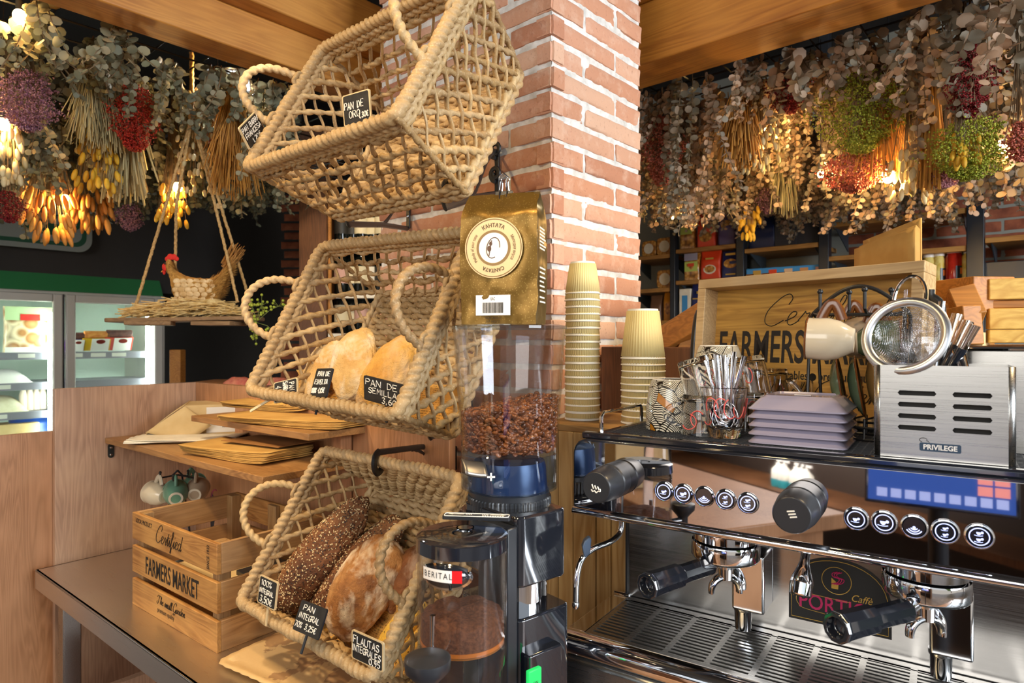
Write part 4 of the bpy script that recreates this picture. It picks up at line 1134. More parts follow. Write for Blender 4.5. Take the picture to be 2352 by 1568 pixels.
# collar, top plate, body
def wobk(a): return 1+.012*(1 if math.sin(a*60) > 0 else -1)
mb = MB(); mb.lathe([(.052, zb_-.002), (.0545, zb_-.004), (.0545, zn-.002), (.052, zn-.004)], 240, Mh); obj('collar', mb, M_['black_satin'], gr)
mb = MB(); mb.lathe([(.0555, zn+.001), (.0565, zn-.001), (.0565, zp+.004), (.0555, zp+.002)], 240, Mh, wob=wobk); obj('grind_ring', mb, M_['black_satin'], gr, angle=20)
blk = P(1192, 1190, .78); blk_top = blk.z+.0
Mg = frame(V((blk.x, blk.y, 0)), gx, gy, Z)          # near edge of the right side panel, y goes left/back
def rrect(x0, y0, x1, y1, r, n=5):
    out = []
    for cx, cy, a0 in ((x1-r, y1-r, 0), (x0+r, y1-r, PI/2), (x0+r, y0+r, PI), (x1-r, y0+r, 3*PI/2)):
        out += [(cx+r*math.cos(a0+PI/2*i/n), cy+r*math.sin(a0+PI/2*i/n)) for i in range(n+1)]
    return out
z2_ = zg(1355, .78)
mb = MB(); mb.prism(rrect(-.002, .0, .082, .118, .012), z2_, blk.z, Mg)
mb.lathe([(.070, zp-.012), (.070, zp-.002), (.067, zp+.002), (0, zp+.002)], 48, Mh)
obj('motor_housing', mb, M_['black_gloss'], gr, bevel=.003)
mb = MB(); mb.lathe([(.036, zg(1425, .82)), (.036, z2_+.002)], 40, Matrix.Translation(Mg @ V((.045, .052, 0)))); obj('motor_band', mb, M_['chrome'], gr)
z3_ = zg(1418, .79)
mb = MB(); mb.prism(rrect(-.002, .0, .088, .125, .012), zT, z3_, Mg); obj('base_housing', mb, M_['black_gloss'], gr, bevel=.003)
mb = MB(); mb.box((-.010, .03, (blk.z+zT)/2-.004), (.016, .06, blk.z-zT-.012), Mg); obj('column', mb, M_['black_satin'], gr, bevel=.002)
mb = MB(); mb.prism(rrect(.004, -.014, .06, .01, .004), zT, zg(1520, .76), Mg)
sw = obj('switch_box', mb, M_['black_gloss'], gr, bevel=.002)
pq = P(1226, 1556, .755)
mb = MB(); mb.box((0, 0, 0), (.020, .006, .022), frame(pq, gx, gy, Z)); b_ = obj('rocker_switch', mb, M_['green_led'], sw, bevel=.0015, label='green lit rocker switch')
bold_text('ON', .0035, facing(pq-gy*.0033+Z*-.006, gx), M_['ink'], sw, heavy=.01)
# doser
DY = .70
DC = V(((1062-CX)/F*DY, DY, 0)); Md = Matrix.Translation(DC)
zl = zg(1222, DY); zlb = H-(1290-CY)/F*(DY-.049); zgb = H-(1515-CY)/F*(DY-.049)
mb = MB(); mb.lathe([(0, zl-.0005), (.009, zl-.0005), (.0095, zl-.004), (.011, zl-.004), (.0115, zl), (.045, zl+.0005), (.0495, zl-.002), (.050, zlb), (.046, zlb), (0, zlb+.003)], 56, Md); obj('doser_lid', mb, M_['black_gloss'], gr)
mb = MB(); mb.lathe([(.010, zl-.0002), (.0085, zl-.0002), (.0075, zl-.004), (0, zl-.004)], 24, Md @ Matrix.Translation((.002, .016, .0012))); obj('lid_button', mb, M_['chrome'], gr)
mb = MB(); mb.lathe([(.0488, zlb-.0005), (.0482, zgb), (.0466, zgb), (.0472, zlb-.0005)], 56, Md, closed=True); obj('doser_jar', mb, M_['acrylic'], gr)
mb = MB(); mb.lathe([(.0482, zgb-.001), (.0482, zgb-.022), (.044, zgb-.03), (.044, zT), (0, zT)], 48, Md); mb.lathe([(0, zgb-.001), (.0482, zgb-.001)], 48, Md); obj('doser_base', mb, M_['smoke'], gr)
zgr = zg(1402, DY); zgr0 = zg(1468, DY)
mb = MB(); mb.lathe([(0, zgr0), (.0445, zgr0), (.0455, zgr0+.012), (.0445, zgr-.002), (.036, zgr+.001), (.02, zgr+.004), (0, zgr+.006)], 40, Md)
mb.v = [p+V((0, 0, .005*noise.noise(p*70)+.002*noise.noise(p*200))) if p.z > zgr-.006 else p for p in mb.v]
tag(obj('ground_coffee', mb, mottled('ground_coffee', '#4a2a18', '#6a4028', 300, .95, .6)), 'brown ground coffee heaped inside the clear doser jar', 'ground coffee', None, 'stuff')
mb = MB(); mb.lathe([(0, zgb+.003), (.0455, zgb+.003), (.0455, zgr0-.001), (0, zgr0-.001)], 40, Md); obj('doser_drum', mb, plain('amber_plastic', '#b4672a', .3), gr)
mb = MB(); mb.cyl(DC+V((-.028, -.034, zgb+.002)), DC+V((-.028, -.034, zg(1418, DY-.04))), .0032, 12); obj('dosing_rod', mb, M_['chrome'], gr)
# badge on the jar
zbd = H-(1325-CY)/F*(DY-.049)
def onjar(a, z, r=.0500): return DC+V((r*math.sin(a), -r*math.cos(a), z))
a_c = -.30
def badge(hw, hh, r, ell=True, x0=-1.0, x1=1.0, dy=0.0):
    mb = MB(); n = 28; vs = []; fs = []
    for i in range(n+1):
        t = x0+(x1-x0)*i/n
        h_ = hh*math.sqrt(max(0, 1-t*t)) if ell else hh
        vs += [onjar(a_c+hw*t/.05, zbd+dy-h_, r), onjar(a_c+hw*t/.05, zbd+dy+h_, r)]
    for i in range(n): fs.append((2*i, 2*i+2, 2*i+3, 2*i+1))
    return mb.add(vs, fs)
bd = obj('badge', badge(.030, .0135, .0503), M_['chrome'], gr, solid=.0008)
obj('plate', badge(.0262, .0113, .0510), M_['black_gloss'], bd, solid=.0003)
obj('plate', badge(.030, .0062, .0514, False, -.86, .28, .0005), M_['white'], bd)
obj('plate', badge(.030, .0062, .0514, False, .28, .62, .0005), plain('signal_red', '#e0141a', .4), bd)
c = bpy.data.curves.new('lettering', 'FONT'); c.body = 'IBERITAL'; c.align_x = 'CENTER'; c.space_character = 1.35; c.resolution_u = 3
t_ = bpy.data.objects.new('lettering', c); col.objects.link(t_)
me = bpy.data.meshes.new_from_object(t_.evaluated_get(bpy.context.evaluated_depsgraph_get()))
mb = MB(); k = .0062/.7
mb.add([onjar(a_c+(v.co.x*k*.78-.0090)/.05, zbd-.0022+v.co.y*k, .0517) for v in me.vertices], [tuple(p.vertices) for p in me.polygons])
bpy.data.objects.remove(t_); bpy.data.curves.remove(c); bpy.data.meshes.remove(me)
obj('lettering', mb, M_['ink'], bd, smooth=False)
# direction plate on top
q = P(1095, 1183, .775); mb = MB(); Mp = frame(V((q.x, q.y, q.z)), unit(.95, -.10, 0), unit(.10, .95, 0), Z)
mb.prism(rrect(-.041, -.008, .041, .008, .003), -.004, 0, Mp); pl_ = obj('instruction_plate', mb, M_['black_satin'], gr)
mb = MB(); mb.tube([Mp @ V((x, y, .0003)) for x, y in rrect(-.039, -.0065, .039, .0065, .003)], .0005, 5, closed=True)
for s in (-1, 1):
    mb.add([(s*.030, .004, .0003), (s*.016, .004, .0003), (s*.016, .0015, .0003), (s*.030, .0015, .0003)], [(0, 1, 2, 3)], Mp)
    mb.add([(s*.036, .0028, .0003), (s*.029, .0058, .0003), (s*.029, -.0002, .0003)], [(0, 1, 2)], Mp)
    for i in range(4): mb.box((s*.010-.003+.002*i, .0028, .0003), (.0008, .005, .0002), Mp)
for i in range(9): mb.box((.008+.003*i, -.003, .0003), (.0018, .003, .0002), Mp)
obj('printed_marks', mb, M_['chalk'], pl_)
# tamper on the doser front
TY_ = .60; tp = P(982, 1512, TY_)
mb = MB(); mb.lathe([(0, .003), (.018, .002), (.0215, .0005), (.022, -.003), (.021, -.010), (.012, -.020), (.009, -.024), (.009, -.05), (0, -.05)], 36, Matrix.Translation(tp)); tm = obj('tamper', mb, M_['black_satin'], gr)
mb = MB(); mb.cyl(tp+V((0, 0, -.03)), V((DC.x-.02, DC.y-.045, tp.z-.03)), .006, 12); obj('tamper_arm', mb, M_['black_gloss'], gr)

# ================================================================ the coffee bag on the lid
bp = P(1158, 745, GY-.005); bz = zt+.0038
bax = unit(.962, -.27, 0)
gold = NT('gold_foil'); gv = gold.co(); 
ck = gold.n('TexVoronoi', Scale=330.0); gold.l(gv, ck.inputs['Vector'])
dots = gold.mrange(ck.outputs['Distance'], 1, 0, .18, .3)
cgold = gold.mix(dots, lin('#755822'), lin('#93763c')); gold.base(cgold); gold.set(Metallic=.65, Roughness=.36); gn = gold.noise(gv, 22, 4); gold.bump(gn, .25, .004); M_['gold'] = gold.m
M_['gold_side'] = plain('brown_foil', '#6a5836', .35, .6)
BW, BH, BD = .103, .180, .058
bag = thing('coffee_bag', 'gold foil coffee bag with a round emblem clipped shut on the hopper lid', 'coffee bag', V((bp.x, bp.y, bz)))
Mbag = frame(V((bp.x, bp.y+.012, bz)), bax, Z.cross(bax), Z)
def bagfn(s, t):
    # perimeter with gussets, narrowing to the clipped top edge
    a = s*4; i = int(a) % 4; f = a-int(a)
    tp_ = max(0, (t-.80)/.20); dd = BD*(1-.93*tp_**1.3); ww = BW*(1+.05*math.sin(PI*t)-.03*tp_)
    cs = [(-ww/2, -dd/2), (ww/2, -dd/2), (ww/2, dd/2), (-ww/2, dd/2)]
    p, q = cs[i], cs[(i+1) % 4]
    x, y = p[0]+(q[0]-p[0])*f, p[1]+(q[1]-p[1])*f
    m = math.sin(PI*f)
    if i == 0: y -= .006*m*math.sin(PI*min(t*1.1, 1))
    if i == 2: y += .006*m*math.sin(PI*min(t*1.1, 1))
    if i == 1: x -= (.004+.018*tp_)*m
    if i == 3: x += (.004+.018*tp_)*m
    z = BH*t
    cr = .0026*noise.noise(V((x*50, y*50, z*38)))+.0012*noise.noise(V((x*140, y*140, z*90)))
    return V((x+cr*(i in (1, 3)), y+cr*(i in (0, 2)), z))
mb = MB(); NU = 64; NV_ = 36
mb.grid(bagfn, NU, NV_, Mbag, wrap=True)
for j in range(NV_-1):
    for i in range(NU):
        if (i*4)//NU in (1, 3): mb.mi[j*NU+i] = 1
mb.f.append(tuple(reversed(range(NU)))); mb.mi.append(0)
mb.f.append(tuple(range((NV_-1)*NU, NV_*NU))); mb.mi.append(0)
obj('foil', mb, [M_['gold'], M_['gold_side']], bag, angle=28)
yF = -BD/2-.0085
def ring(M, r0, r1, n=64, z=0.0):
    mb = MB(); mb.add([(r*math.cos(2*PI*i/n), r*math.sin(2*PI*i/n), z) for r in (r0, r1) for i in range(n)], [(i, (i+1) % n, n+(i+1) % n, n+i) for i in range(n)], M); return mb
def disc(M, r, n=64, z=0.0): return MB().add([(r*math.cos(2*PI*i/n), r*math.sin(2*PI*i/n), z) for i in range(n)], [tuple(range(n))], M)
Me = Mbag @ Matrix(((1, 0, 0, -.004), (0, 0, -1, yF), (0, 1, 0, .101), (0, 0, 0, 1)))
em = obj('emblem', disc(Me, .040, z=-.0004), plain('pale_gold_print', '#cfae7c', .4, .3), bag)
obj('ring', ring(Me, .0375, .0385, z=.0002), plain('brown_print', '#7a5a24', .5), em)
obj('ring', ring(Me, .0205, .0235, z=.0002), plain('brown_print', '#8a6a34', .5), em)
obj('disc', disc(Me, .0200, z=.0003), M_['white'], em)
mb = MB()
mb.tube([Me @ V((.010*math.cos(a)*.9+.006*math.sin(a)*.3, .0135*math.sin(a), .0007)) for a in [2*PI*i/40 for i in range(34)]], .0005, 5)
mb.add([(-.0055+.0028*math.cos(a), -.001+.0040*math.sin(a), .0007) for a in [2*PI*i/16 for i in range(16)]], [tuple(range(16))], Me)
mb.add([(-.0035+.0022*math.cos(a), .0055+.0028*math.sin(a), .0007) for a in [2*PI*i/16 for i in range(16)]], [tuple(range(16))], Me)
mb.tube([Me @ V((-.002, .010, .0007)), Me @ V((-.006, -.011, .0007))], .0006, 5)
obj('violin_mark', mb, plain('brown_print', '#5c3a18', .5), em)
dk = plain('dark_brown_print', '#4a3414', .5)
bold_text('\u041a\u0410\u041d\u0422\u0410\u0422\u0410', .0052, Me, dk, em, sx=.85, heavy=.012, arc=(.0275, PI/2, 1), thick=.0005)
bold_text('CANTATA', .0050, Me, dk, em, sx=.85, heavy=.012, arc=(.0275, -PI/2, 1), thick=.0005)
bold_text('Melody of your taste', .0042, Me, dk, em, sx=.72, arc=(.0275, PI, 1), thick=.0005)
bold_text('\u041c\u0435\u043b\u043e\u0434\u0438\u044f \u0432\u043a\u0443\u0441\u0430', .0042, Me, dk, em, sx=.72, arc=(.0275, 0, 1), thick=.0005)
Ml = Mbag @ Matrix(((1, 0, 0, -.006), (0, 0, -1, yF+.0045), (0, 1, 0, .012), (0, 0, 0, 1)))
lb = obj('label', MB().add([(-.024, .0, 0), (.024, .0, 0), (.024, .027, 0), (-.024, .027, 0)], [(0, 1, 2, 3)], Ml), M_['white'], bag)
mb = MB(); rg = random.Random(8); x = -.0145
while x < .0145:
    w_ = rg.choice((.0004, .0007, .0011)); mb.add([(x, .003, .0003), (x+w_, .003, .0003), (x+w_, .017, .0003), (x, .017, .0003)], [(0, 1, 2, 3)], Ml); x += w_+rg.choice((.0004, .0007))
obj('barcode', mb, M_['ink'], lb, smooth=False)
bold_text('EAC', .004, Ml @ Matrix.Translation((0, .0200, 0)), M_['ink'], lb, sx=.6)
bold_text('PROD  04/03/21', .0030, Ml @ Matrix.Translation((0, -.0050, 0)), M_['ink'], lb, sx=.8)
bold_text('EXP  04/03/23', .0030, Ml @ Matrix.Translation((0, -.0098, 0)), M_['ink'], lb, sx=.8)
Mr_ = Mbag @ Matrix(((0, 0, 1, BW/2+.0042), (1, 0, 0, -.004), (0, 1, 0, 0), (0, 0, 0, 1)))
mb = MB(); rg = random.Random(3)
for z in [.128-.0045*i for i in range(7)]+[.075-.006*i for i in range(6)]+[.036-.006*i for i in range(2)]:
    x = -.018; xe = rg.uniform(.004, .016)
    while x < xe:
        w_ = rg.uniform(.001, .0022); mb.box((x, z, 0), (w_, .0022, .0003), Mr_); x += w_+.0007
obj('printed_text', mb, M_['chalk'], bag, smooth=False)
# binder clip
Mc = Mbag @ Matrix.Translation((.0, 0, BH-.004))
bc = thing('binder_clip', 'black binder clip with wire handles closing the gold coffee bag', 'clip', Mc.translation)
mb = MB(); mb.prism([(-.0075, -.010), (.0075, -.010), (.0022, .009), (-.0022, .009)], -.0125, .0125, Mc @ Matrix(((0, 0, 1, 0), (1, 0, 0, 0), (0, 1, 0, -.001), (0, 0, 0, 1)))); obj('jaw', mb, M_['black_satin'], bc, bevel=.0008)
for s in (-1, 1):
    mb = MB()
    prof = [(-.0045, -.006, s*.0085), (-.0052, .006, s*.006), (-.0040, .020, s*.005), (-.0058, .026, s*.005), (0, .031, s*.005), (.0058, .026, s*.005), (.0040, .020, s*.005), (.0052, .006, s*.006), (.0045, -.006, s*.0085)]
    mb.tube([Mc @ V((x, y, z)) for x, z, y in spline(prof, 4)], .0009, 6); obj('wire_handle', mb, M_['chrome'], bc)

# ================================================================ plank box with two stacks of paper cups
PB = MK(-.61, .983, 0); zPB = H-.145
Mpb = frame(PB, mM, kM, Z); pbx = thing('plank_box', 'rough pine plank box beside the espresso machine carrying the paper cups', 'box', MK(-.525, 1.08, zT))
BWp = .172
x = 0.0; ws = [.040, .030, .044, .028, .0285]; rgp = random.Random(6)
for i, w_ in enumerate(ws):
    mb = MB(); mb.box((x+w_/2, .009+rgp.uniform(-.001, .001), (zT+zPB-.012)/2), (w_-.0012, .018, zPB-zT-.012), Mpb, rnd=rgp.random()*.5); obj('plank', mb, M_['plank'], pbx, bevel=.001); x += w_
for i in range(4):
    mb = MB(); mb.box((BWp/2, .03+.056*i, zPB-.006), (BWp, .0545, .012), Mpb, rnd=rgp.random()*.4); obj('top_board', mb, M_['plank_top'], pbx, bevel=.0012)
for xx in (.008, BWp-.008):
    mb = MB(); mb.box((xx, .118, (zT+zPB-.012)/2), (.014, .19, zPB-zT-.013), Mpb, rnd=.3); obj('side_panel', mb, M_['plank'], pbx)
def cup_proto(r_rim, r_base, h, name, label):
    """inverted ribbed paper cup, rim at z = 0"""
    def wv(a): return 1+.018*math.sin(a*44)
    t = thing(name, label, 'paper cup', V((0, 0, 0)))
    mb = MB(); mb.lathe([(r_rim*.985, .0045), (r_base+.0006, h-.0035)], 176, None, wob=wv); obj('sleeve', mb, M_['cup_paper'], t, angle=0)
    mb = MB(); mb.lathe([(r_rim*.955, .0), (r_base-.001, h), (r_base-.003, h), (r_base-.003, h-.004), (0, h-.004)], 48)
    obj('liner', mb, M_['cup_white'], t)
    mb = MB(); mb.lathe([(r_rim-.0005+.0014*math.cos(a), .0014+.0014*math.sin(a)) for a in [2*PI*i/8 for i in range(8)]], 48, closed=True); obj('rolled_rim', mb, M_['cup_white'], t)
    return t
M_['cup_paper'] = plain('cream_ribbed_paper', '#e2cd8e', .7); M_['cup_white'] = plain('cup_white', '#f0ece0', .5)
def stack(u, Y, v_base, v_top, n, r_rim, r_base, h, what, grp):
    base = P(u, v_base, Y); base.z = zPB+.0004
    top_rim_z = H-(v_top-CY)/F*Y-h
    step = (top_rim_z-base.z)/(n-1)
    pr = None; rg = random.Random(n)
    for i in range(n):
        k = n-1-i
        lb = ('topmost cream ribbed cup, whole side showing, of the %s stack' % what) if k == 0 else ('lowest cream ribbed cup, standing on the plank box, in the %s stack' % what) if i == 0 else '%s cream ribbed cup from the top of the %s stack' % (ordinal(k+1), what)
        loc = base+V((rg.uniform(-.0008, .0008), rg.uniform(-.0008, .0008), i*step))
        if pr is None:
            pr = cup_proto(r_rim, r_base, h, 'paper_cup', lb); pr.location = loc; pr['group'] = grp; WL[pr.name] = loc
        else: dup(pr, loc, lb, group=grp)
stack(1338, 1.20, 962, 602, 19, .0325, .0235, .060, 'tall', 'paper cups in the tall stack')
stack(1477, 1.145, 957, 710, 11, .0385, .0275, .088, 'short', 'paper cups in the short stack')
# ================================================================ the espresso machine
MM = frame(V((0, 0, 0)), mM, kM, Z)
m0, m1 = -.436, .27
kP = .80
zp1, zp0 = H-.1385, H-.2300
em_ = thing('espresso_machine', 'two group espresso machine with a mirror polished front and lit round buttons', 'espresso machine', MK(-.08, .97, zT))
mb = MB(); mb.box(((m0+m1)/2, 1.0, (zp1+zp0)/2-.004), (m1-m0, .392, zp1-zp0+.006), MM); obj('upper_housing', mb, M_['black_gloss'], em_, bevel=.004)
def rpanel(a, b, z0, z1, r):  # rounded at its upper left corner
    pts = [(b, z0), (b, z1)]+[(a+r+r*math.cos(PI/2+PI/2*i/8), z1-r+r*math.sin(PI/2+PI/2*i/8)) for i in range(9)]+[(a, z0)]
    return pts
MX = MM @ Matrix(((1, 0, 0, 0), (0, 0, -1, 0), (0, 1, 0, 0), (0, 0, 0, 1)))        # polygon in (m, z), third axis towards the viewer
mb = MB(); mb.prism(rpanel(m0-.003, m1, zp0-.004, zp1+.003, .022), -kP-.012, -kP, MX); obj('panel_frame', mb, M_['black_gloss'], em_, bevel=.001)
mb = MB(); mb.prism(rpanel(m0, m1, zp0, zp1, .020), -kP-.002, -kP+.0015, MX); pan = obj('front_panel', mb, M_['mirror_panel'], em_, angle=20)
mb = MB(); prof = [(-kP+.001, zp0+.001)]
prof = [(kP-.0005, zp0), (kP-.006, zp0-.001), (kP-.009, zp0-.004), (kP-.009, zp0-.008), (kP-.005, zp0-.011), (kP+.012, zp0-.012), (kP+.012, zp0)]
mb.prism([(k, z) for k, z in prof], m0-.001, m1, MM @ Matrix(((0, 0, 1, 0), (1, 0, 0, 0), (0, 1, 0, 0), (0, 0, 0, 1)))); obj('lower_trim', mb, M_['chrome'], em_, angle=60)
# cup warming tray on top
zc0 = H-.127
mb = MB(); mb.box(((m0+m1)/2, .815, zc0-.005), (m1-m0-.01, .014, .010), MM); mb.box((m0+.030, .98, zc0-.005), (.012, .34, .010), MM); mb.box(((m0+m1)/2, 1.15, zc0-.005), (m1-m0-.01, .014, .010), MM)
obj('tray_edge', mb, M_['black_gloss'], em_, bevel=.003)
mb = MB(); mb.box(((m0+m1)/2+.01, .98, zc0-.010), (m1-m0-.05, .33, .002), MM); obj('tray_floor', mb, M_['black_matt'], em_)
mb = MB(); pitch = .0095
n = int(.33/pitch)
for i in range(n): mb.box(((m0+m1)/2+.012, .822+i*pitch, zc0-.0012), (m1-m0-.055, .0014, .0024), MM)
n = int((m1-m0-.055)/pitch)
for i in range(n): mb.box((m0+.038+i*pitch, .982, zc0-.0018), (.0014, .33, .0024), MM)
obj('cup_grid', mb, M_['black_satin'], em_, smooth=False)
mb = MB(); rp_ = [(m0+.027, .828, zc0), (m0+.027, .828, zc0+.020), (m0+.027, .834, zc0+.026), (m0+.027, .965, zc0+.026), (m0+.027, .971, zc0+.020), (m0+.027, .971, zc0)]
mb.tube([MM @ V(p) for p in rp_], .0028, 8); obj('cup_rail', mb, M_['chrome'], em_)
# back, drip tray, body
mb = MB(); mb.box((-.418/2+m1/2, .945, H-.325), (m1+.418, .01, .16), MM); obj('backsplash', mb, M_['backsplash'], em_)
mb = MB(); mb.box((-.4195, .944, H-.325), (.003, .016, .16), MM); obj('backsplash_edge', mb, M_['black_satin'], em_)
mb = MB(); mb.box((-.415/2+m1/2, 1.06, (zT+.03+H-.24)/2), (m1+.415, .22, H-.24-zT-.03), MM); obj('body', mb, M_['black_satin'], em_)
zd = H-.399
mb = MB(); mb.box(((m0+m1)/2-.003, .852, (zT+.02+zd-.03)/2), (m1-m0, .165, zd-.03-zT-.02), MM); obj('lower_body', mb, M_['steel'], em_, bevel=.006)
fr = MM @ Matrix(((0, 0, 1, 0), (1, 0, 0, 0), (0, 1, 0, 0), (0, 0, 0, 1)))
mb = MB(); mb.prism([(.788, zd), (.780, zd-.001), (.772, zd-.006), (.7685, zd-.015), (.770, zd-.025), (.778, zd-.031), (.788, zd-.031)], m0-.008, m1, fr); obj('tray_front', mb, M_['chrome'], em_, angle=60)
mb = MB(); mb.prism([(.940, zd+.001), (.937, zd+.006), (.935, zd), (.788, zd), (.788, zd-.031), (.940, zd-.031)], m0-.006, m0+.022, fr); obj('tray_end', mb, M_['chrome'], em_, bevel=.002)
mb = MB(); mb.box(((m0+m1)/2, .863, zd-.022), (m1-m0-.04, .145, .002), MM); obj('drip_pan', mb, M_['black_matt'], em_)
mb = MB(); a = m0+.022
mb.box(((a+m1)/2, .7895, zd-.001), (m1-a, .005, .003), MM); mb.box(((a+m1)/2, .928, zd-.001), (m1-a, .018, .003), MM)
bw, dv = .046, .0075; ks = [.792+.0092*i for i in range(15)]; x = a
while x < m1:
    mb.box((x+dv/2, .857, zd-.001), (dv, .13, .003), MM)
    for k in ks: mb.box((x+dv+bw/2, k+.002, zd-.001), (bw, .0046, .003), MM)
    x += bw+dv
gt = obj('drip_grate', mb, M_['steel'], em_, smooth=False)
# groups with filter holders
def arcpts(c, ax, ay, r, a0, a1, n=20): return [c+ax*(r*math.cos(a0+(a1-a0)*i/n))+ay*(r*math.sin(a0+(a1-a0)*i/n)) for i in range(n+1)]
def group(mg, end, root, label, side):
    c = MK(mg, .871, 0); Mg_ = Matrix.Translation(c)
    gh = MB(); gh.lathe([(.034, H-.236), (.0405, H-.238), (.0415, H-.246), (.0415, H-.262), (.039, H-.264), (0, H-.264)], 48, Mg_); obj('group_head', gh, M_['chrome'], em_)
    sb = MB(); sb.box((mg+.024, .915, H-.323), (.042, .052, .078), MM); obj('valve_block', sb, M_['chrome'], em_, bevel=.003)
    sb = MB(); q = MK(mg+.014, .906, 0); sb.lathe([(0, H-.360), (.013, H-.360), (.013, H-.365), (.0115, H-.367), (.0105, H-.392), (0, H-.392)], 24, Matrix.Translation(q)); obj('discharge_pipe', sb, M_['chrome'], em_)
    t = thing('portafilter', label, 'portafilter', c+Z*(H-.295))
    pf = MB()
    pf.lathe([(.036, H-.2645), (.0432, H-.2650), (.0440, H-.268), (.0440, H-.284), (.042, H-.2875), (.030, H-.292), (.012, H-.296), (.011, H-.301), (0, H-.301)], 48, Mg_, wob=lambda a: 1+.006*math.cos(a*3))
    obj('basket', pf, M_['chrome'], t)
    e_, r_ = end, root
    dv_ = (e_-r_).normalized()
    nk = MB(); nk.cyl(c+Z*(H-.279)+(r_-c-Z*(H-.279)).normalized()*.036, r_+dv_*.004, .0085, 16, .0075); obj('neck', nk, M_['chrome'], t)
    L = (e_-r_).length
    hb = MB(); Mh_ = along(r_, dv_)
    hb.lathe([(0, .0), (.0105, .0), (.0125, .004), (.0120, L*.42), (.0125, L*.5), (.0150, L*.53), (.0152, L*.82), (.0158, L*.93), (.0165, L*.97), (.0155, L), (.0110, L), (.0100, L-.010), (0, L-.012)], 10, Mh_)
    obj('handle', hb, M_['black_gloss'], t, bevel=.0008, angle=25)
    sp_ = MB(); sc = c+Z*(H-.304)
    f = -kM*.6-mM*.8*side; f.normalize()
    sp_.cyl(c+Z*(H-.299), sc-Z*.012, .0095, 16, .009)
    sp_.tube(arcpts(sc-Z*.028+f*.0, f, Z, .019, PI*.55, -.15), lambda q: .0078-.002*q, 12, flat=.7)
    sp_.tube(arcpts(sc-Z*.028+f*.0, -f, Z, .019, PI*.55, -.15), lambda q: .0078-.002*q, 12, flat=.7)
    obj('spout', sp_, M_['chrome'], t)
    return t
group(-.2477, P(1484, 1346, .775), P(1632, 1297, .845), 'portafilter with a black handle locked in the group nearest the grinder', 1)
group(-.0227, P(1918, 1442, .655), P(2085, 1400, .70), 'portafilter with a black handle in front of the round topped coffee emblem', 1)
# steam wand, water spout
mb = MB(); wp = [(1428, 1190, .93), (1424, 1222, .928), (1402, 1243, .915), (1362, 1260, .90), (1336, 1284, .888), (1325, 1325, .882), (1322, 1388, .878)]
pts = spline([tuple(P(*w_)) for w_ in wp], 8); mb.tube(pts, .0044, 12); mb.ell(V(pts[-1]), (.0055, .0055, .007), None, 12, 8)
wand = obj('steam_wand', mb, M_['chrome'], em_, angle=0)
mb = MB(); gA, gB = P(1372, 1257, .904), P(1330, 1247, .888)
Mgp = frame(P(1348, 1262, .895), (V(pts[26])-V(pts[30])), Z, unit(0, -1, 0))
mb.prism([(-.006, -.007), (.006, -.007), (.0085, .012), (.003, .017), (-.006, .017), (-.0105, .012)], -.007, .007, Mgp); obj('grip', mb, M_['rubber'], wand, bevel=.002)
wt = P(1850, 1276, .77); wb = P(1838, 1368, .755)
mb = MB(); Mw_ = along(wt, wb-wt); Lw = (wb-wt).length
mb.lathe([(.0055, -.006), (.0055, Lw*.15), (.0075, Lw*.3), (.0125, Lw*.6), (.0130, Lw*.68), (.0122, Lw*.69), (.0120, Lw*.97), (.0105, Lw), (.0, Lw)], 28, Mw_); obj('water_spout', mb, M_['chrome'], em_)
# knobs
MFp = lambda p: frame(p, mM, Z, -kM)
def knob(u, v, ln, icon):
    f = Pk(u, v, kM, kP-ln); M = MFp(f+kM*ln)
    mb = MB(); mb.lathe([(0, 0), (.0235, 0), (.0235, ln*.34), (.0222, ln*.36), (.0222, ln*.42), (.0235, ln*.44), (.0205, ln*.95), (.0190, ln), (0, ln)], 44, M); k = obj('knob', mb, M_['black_satin'], em_, bevel=.0006)
    mb = MB(); Mi = MFp(f-kM*.0004)
    if icon == 'steam':
        for i, x in enumerate((-.0045, -.0005, .0035)): mb.tube([Mi @ V((x-.0012, .0035-.001*i, 0)), Mi @ V((x+.0012, -.002-.0004*i, 0))], .0009, 6)
        mb.tube([Mi @ V(p) for p in spline([(-.0065, -.0030, 0), (-.0045, -.0058, 0), (-.0020, -.0045, 0), (.0005, -.0066, 0), (.0030, -.0045, 0), (.0060, -.0045, 0), (.0060, -.0010, 0)], 5)], .0008, 6)
    else:
        for i in range(3): mb.tube([Mi @ V((-.0045+.0015*i, .0045-.0030*i-.001, 0)), Mi @ V((.0030+.0012*i, .0015-.003*i+.0045-.001, 0))], .0009, 6)
    obj('symbol', mb, M_['chalk'], k)
knob(1369, 1119, .058, 'steam'); knob(1818, 1183, .058, 'water')
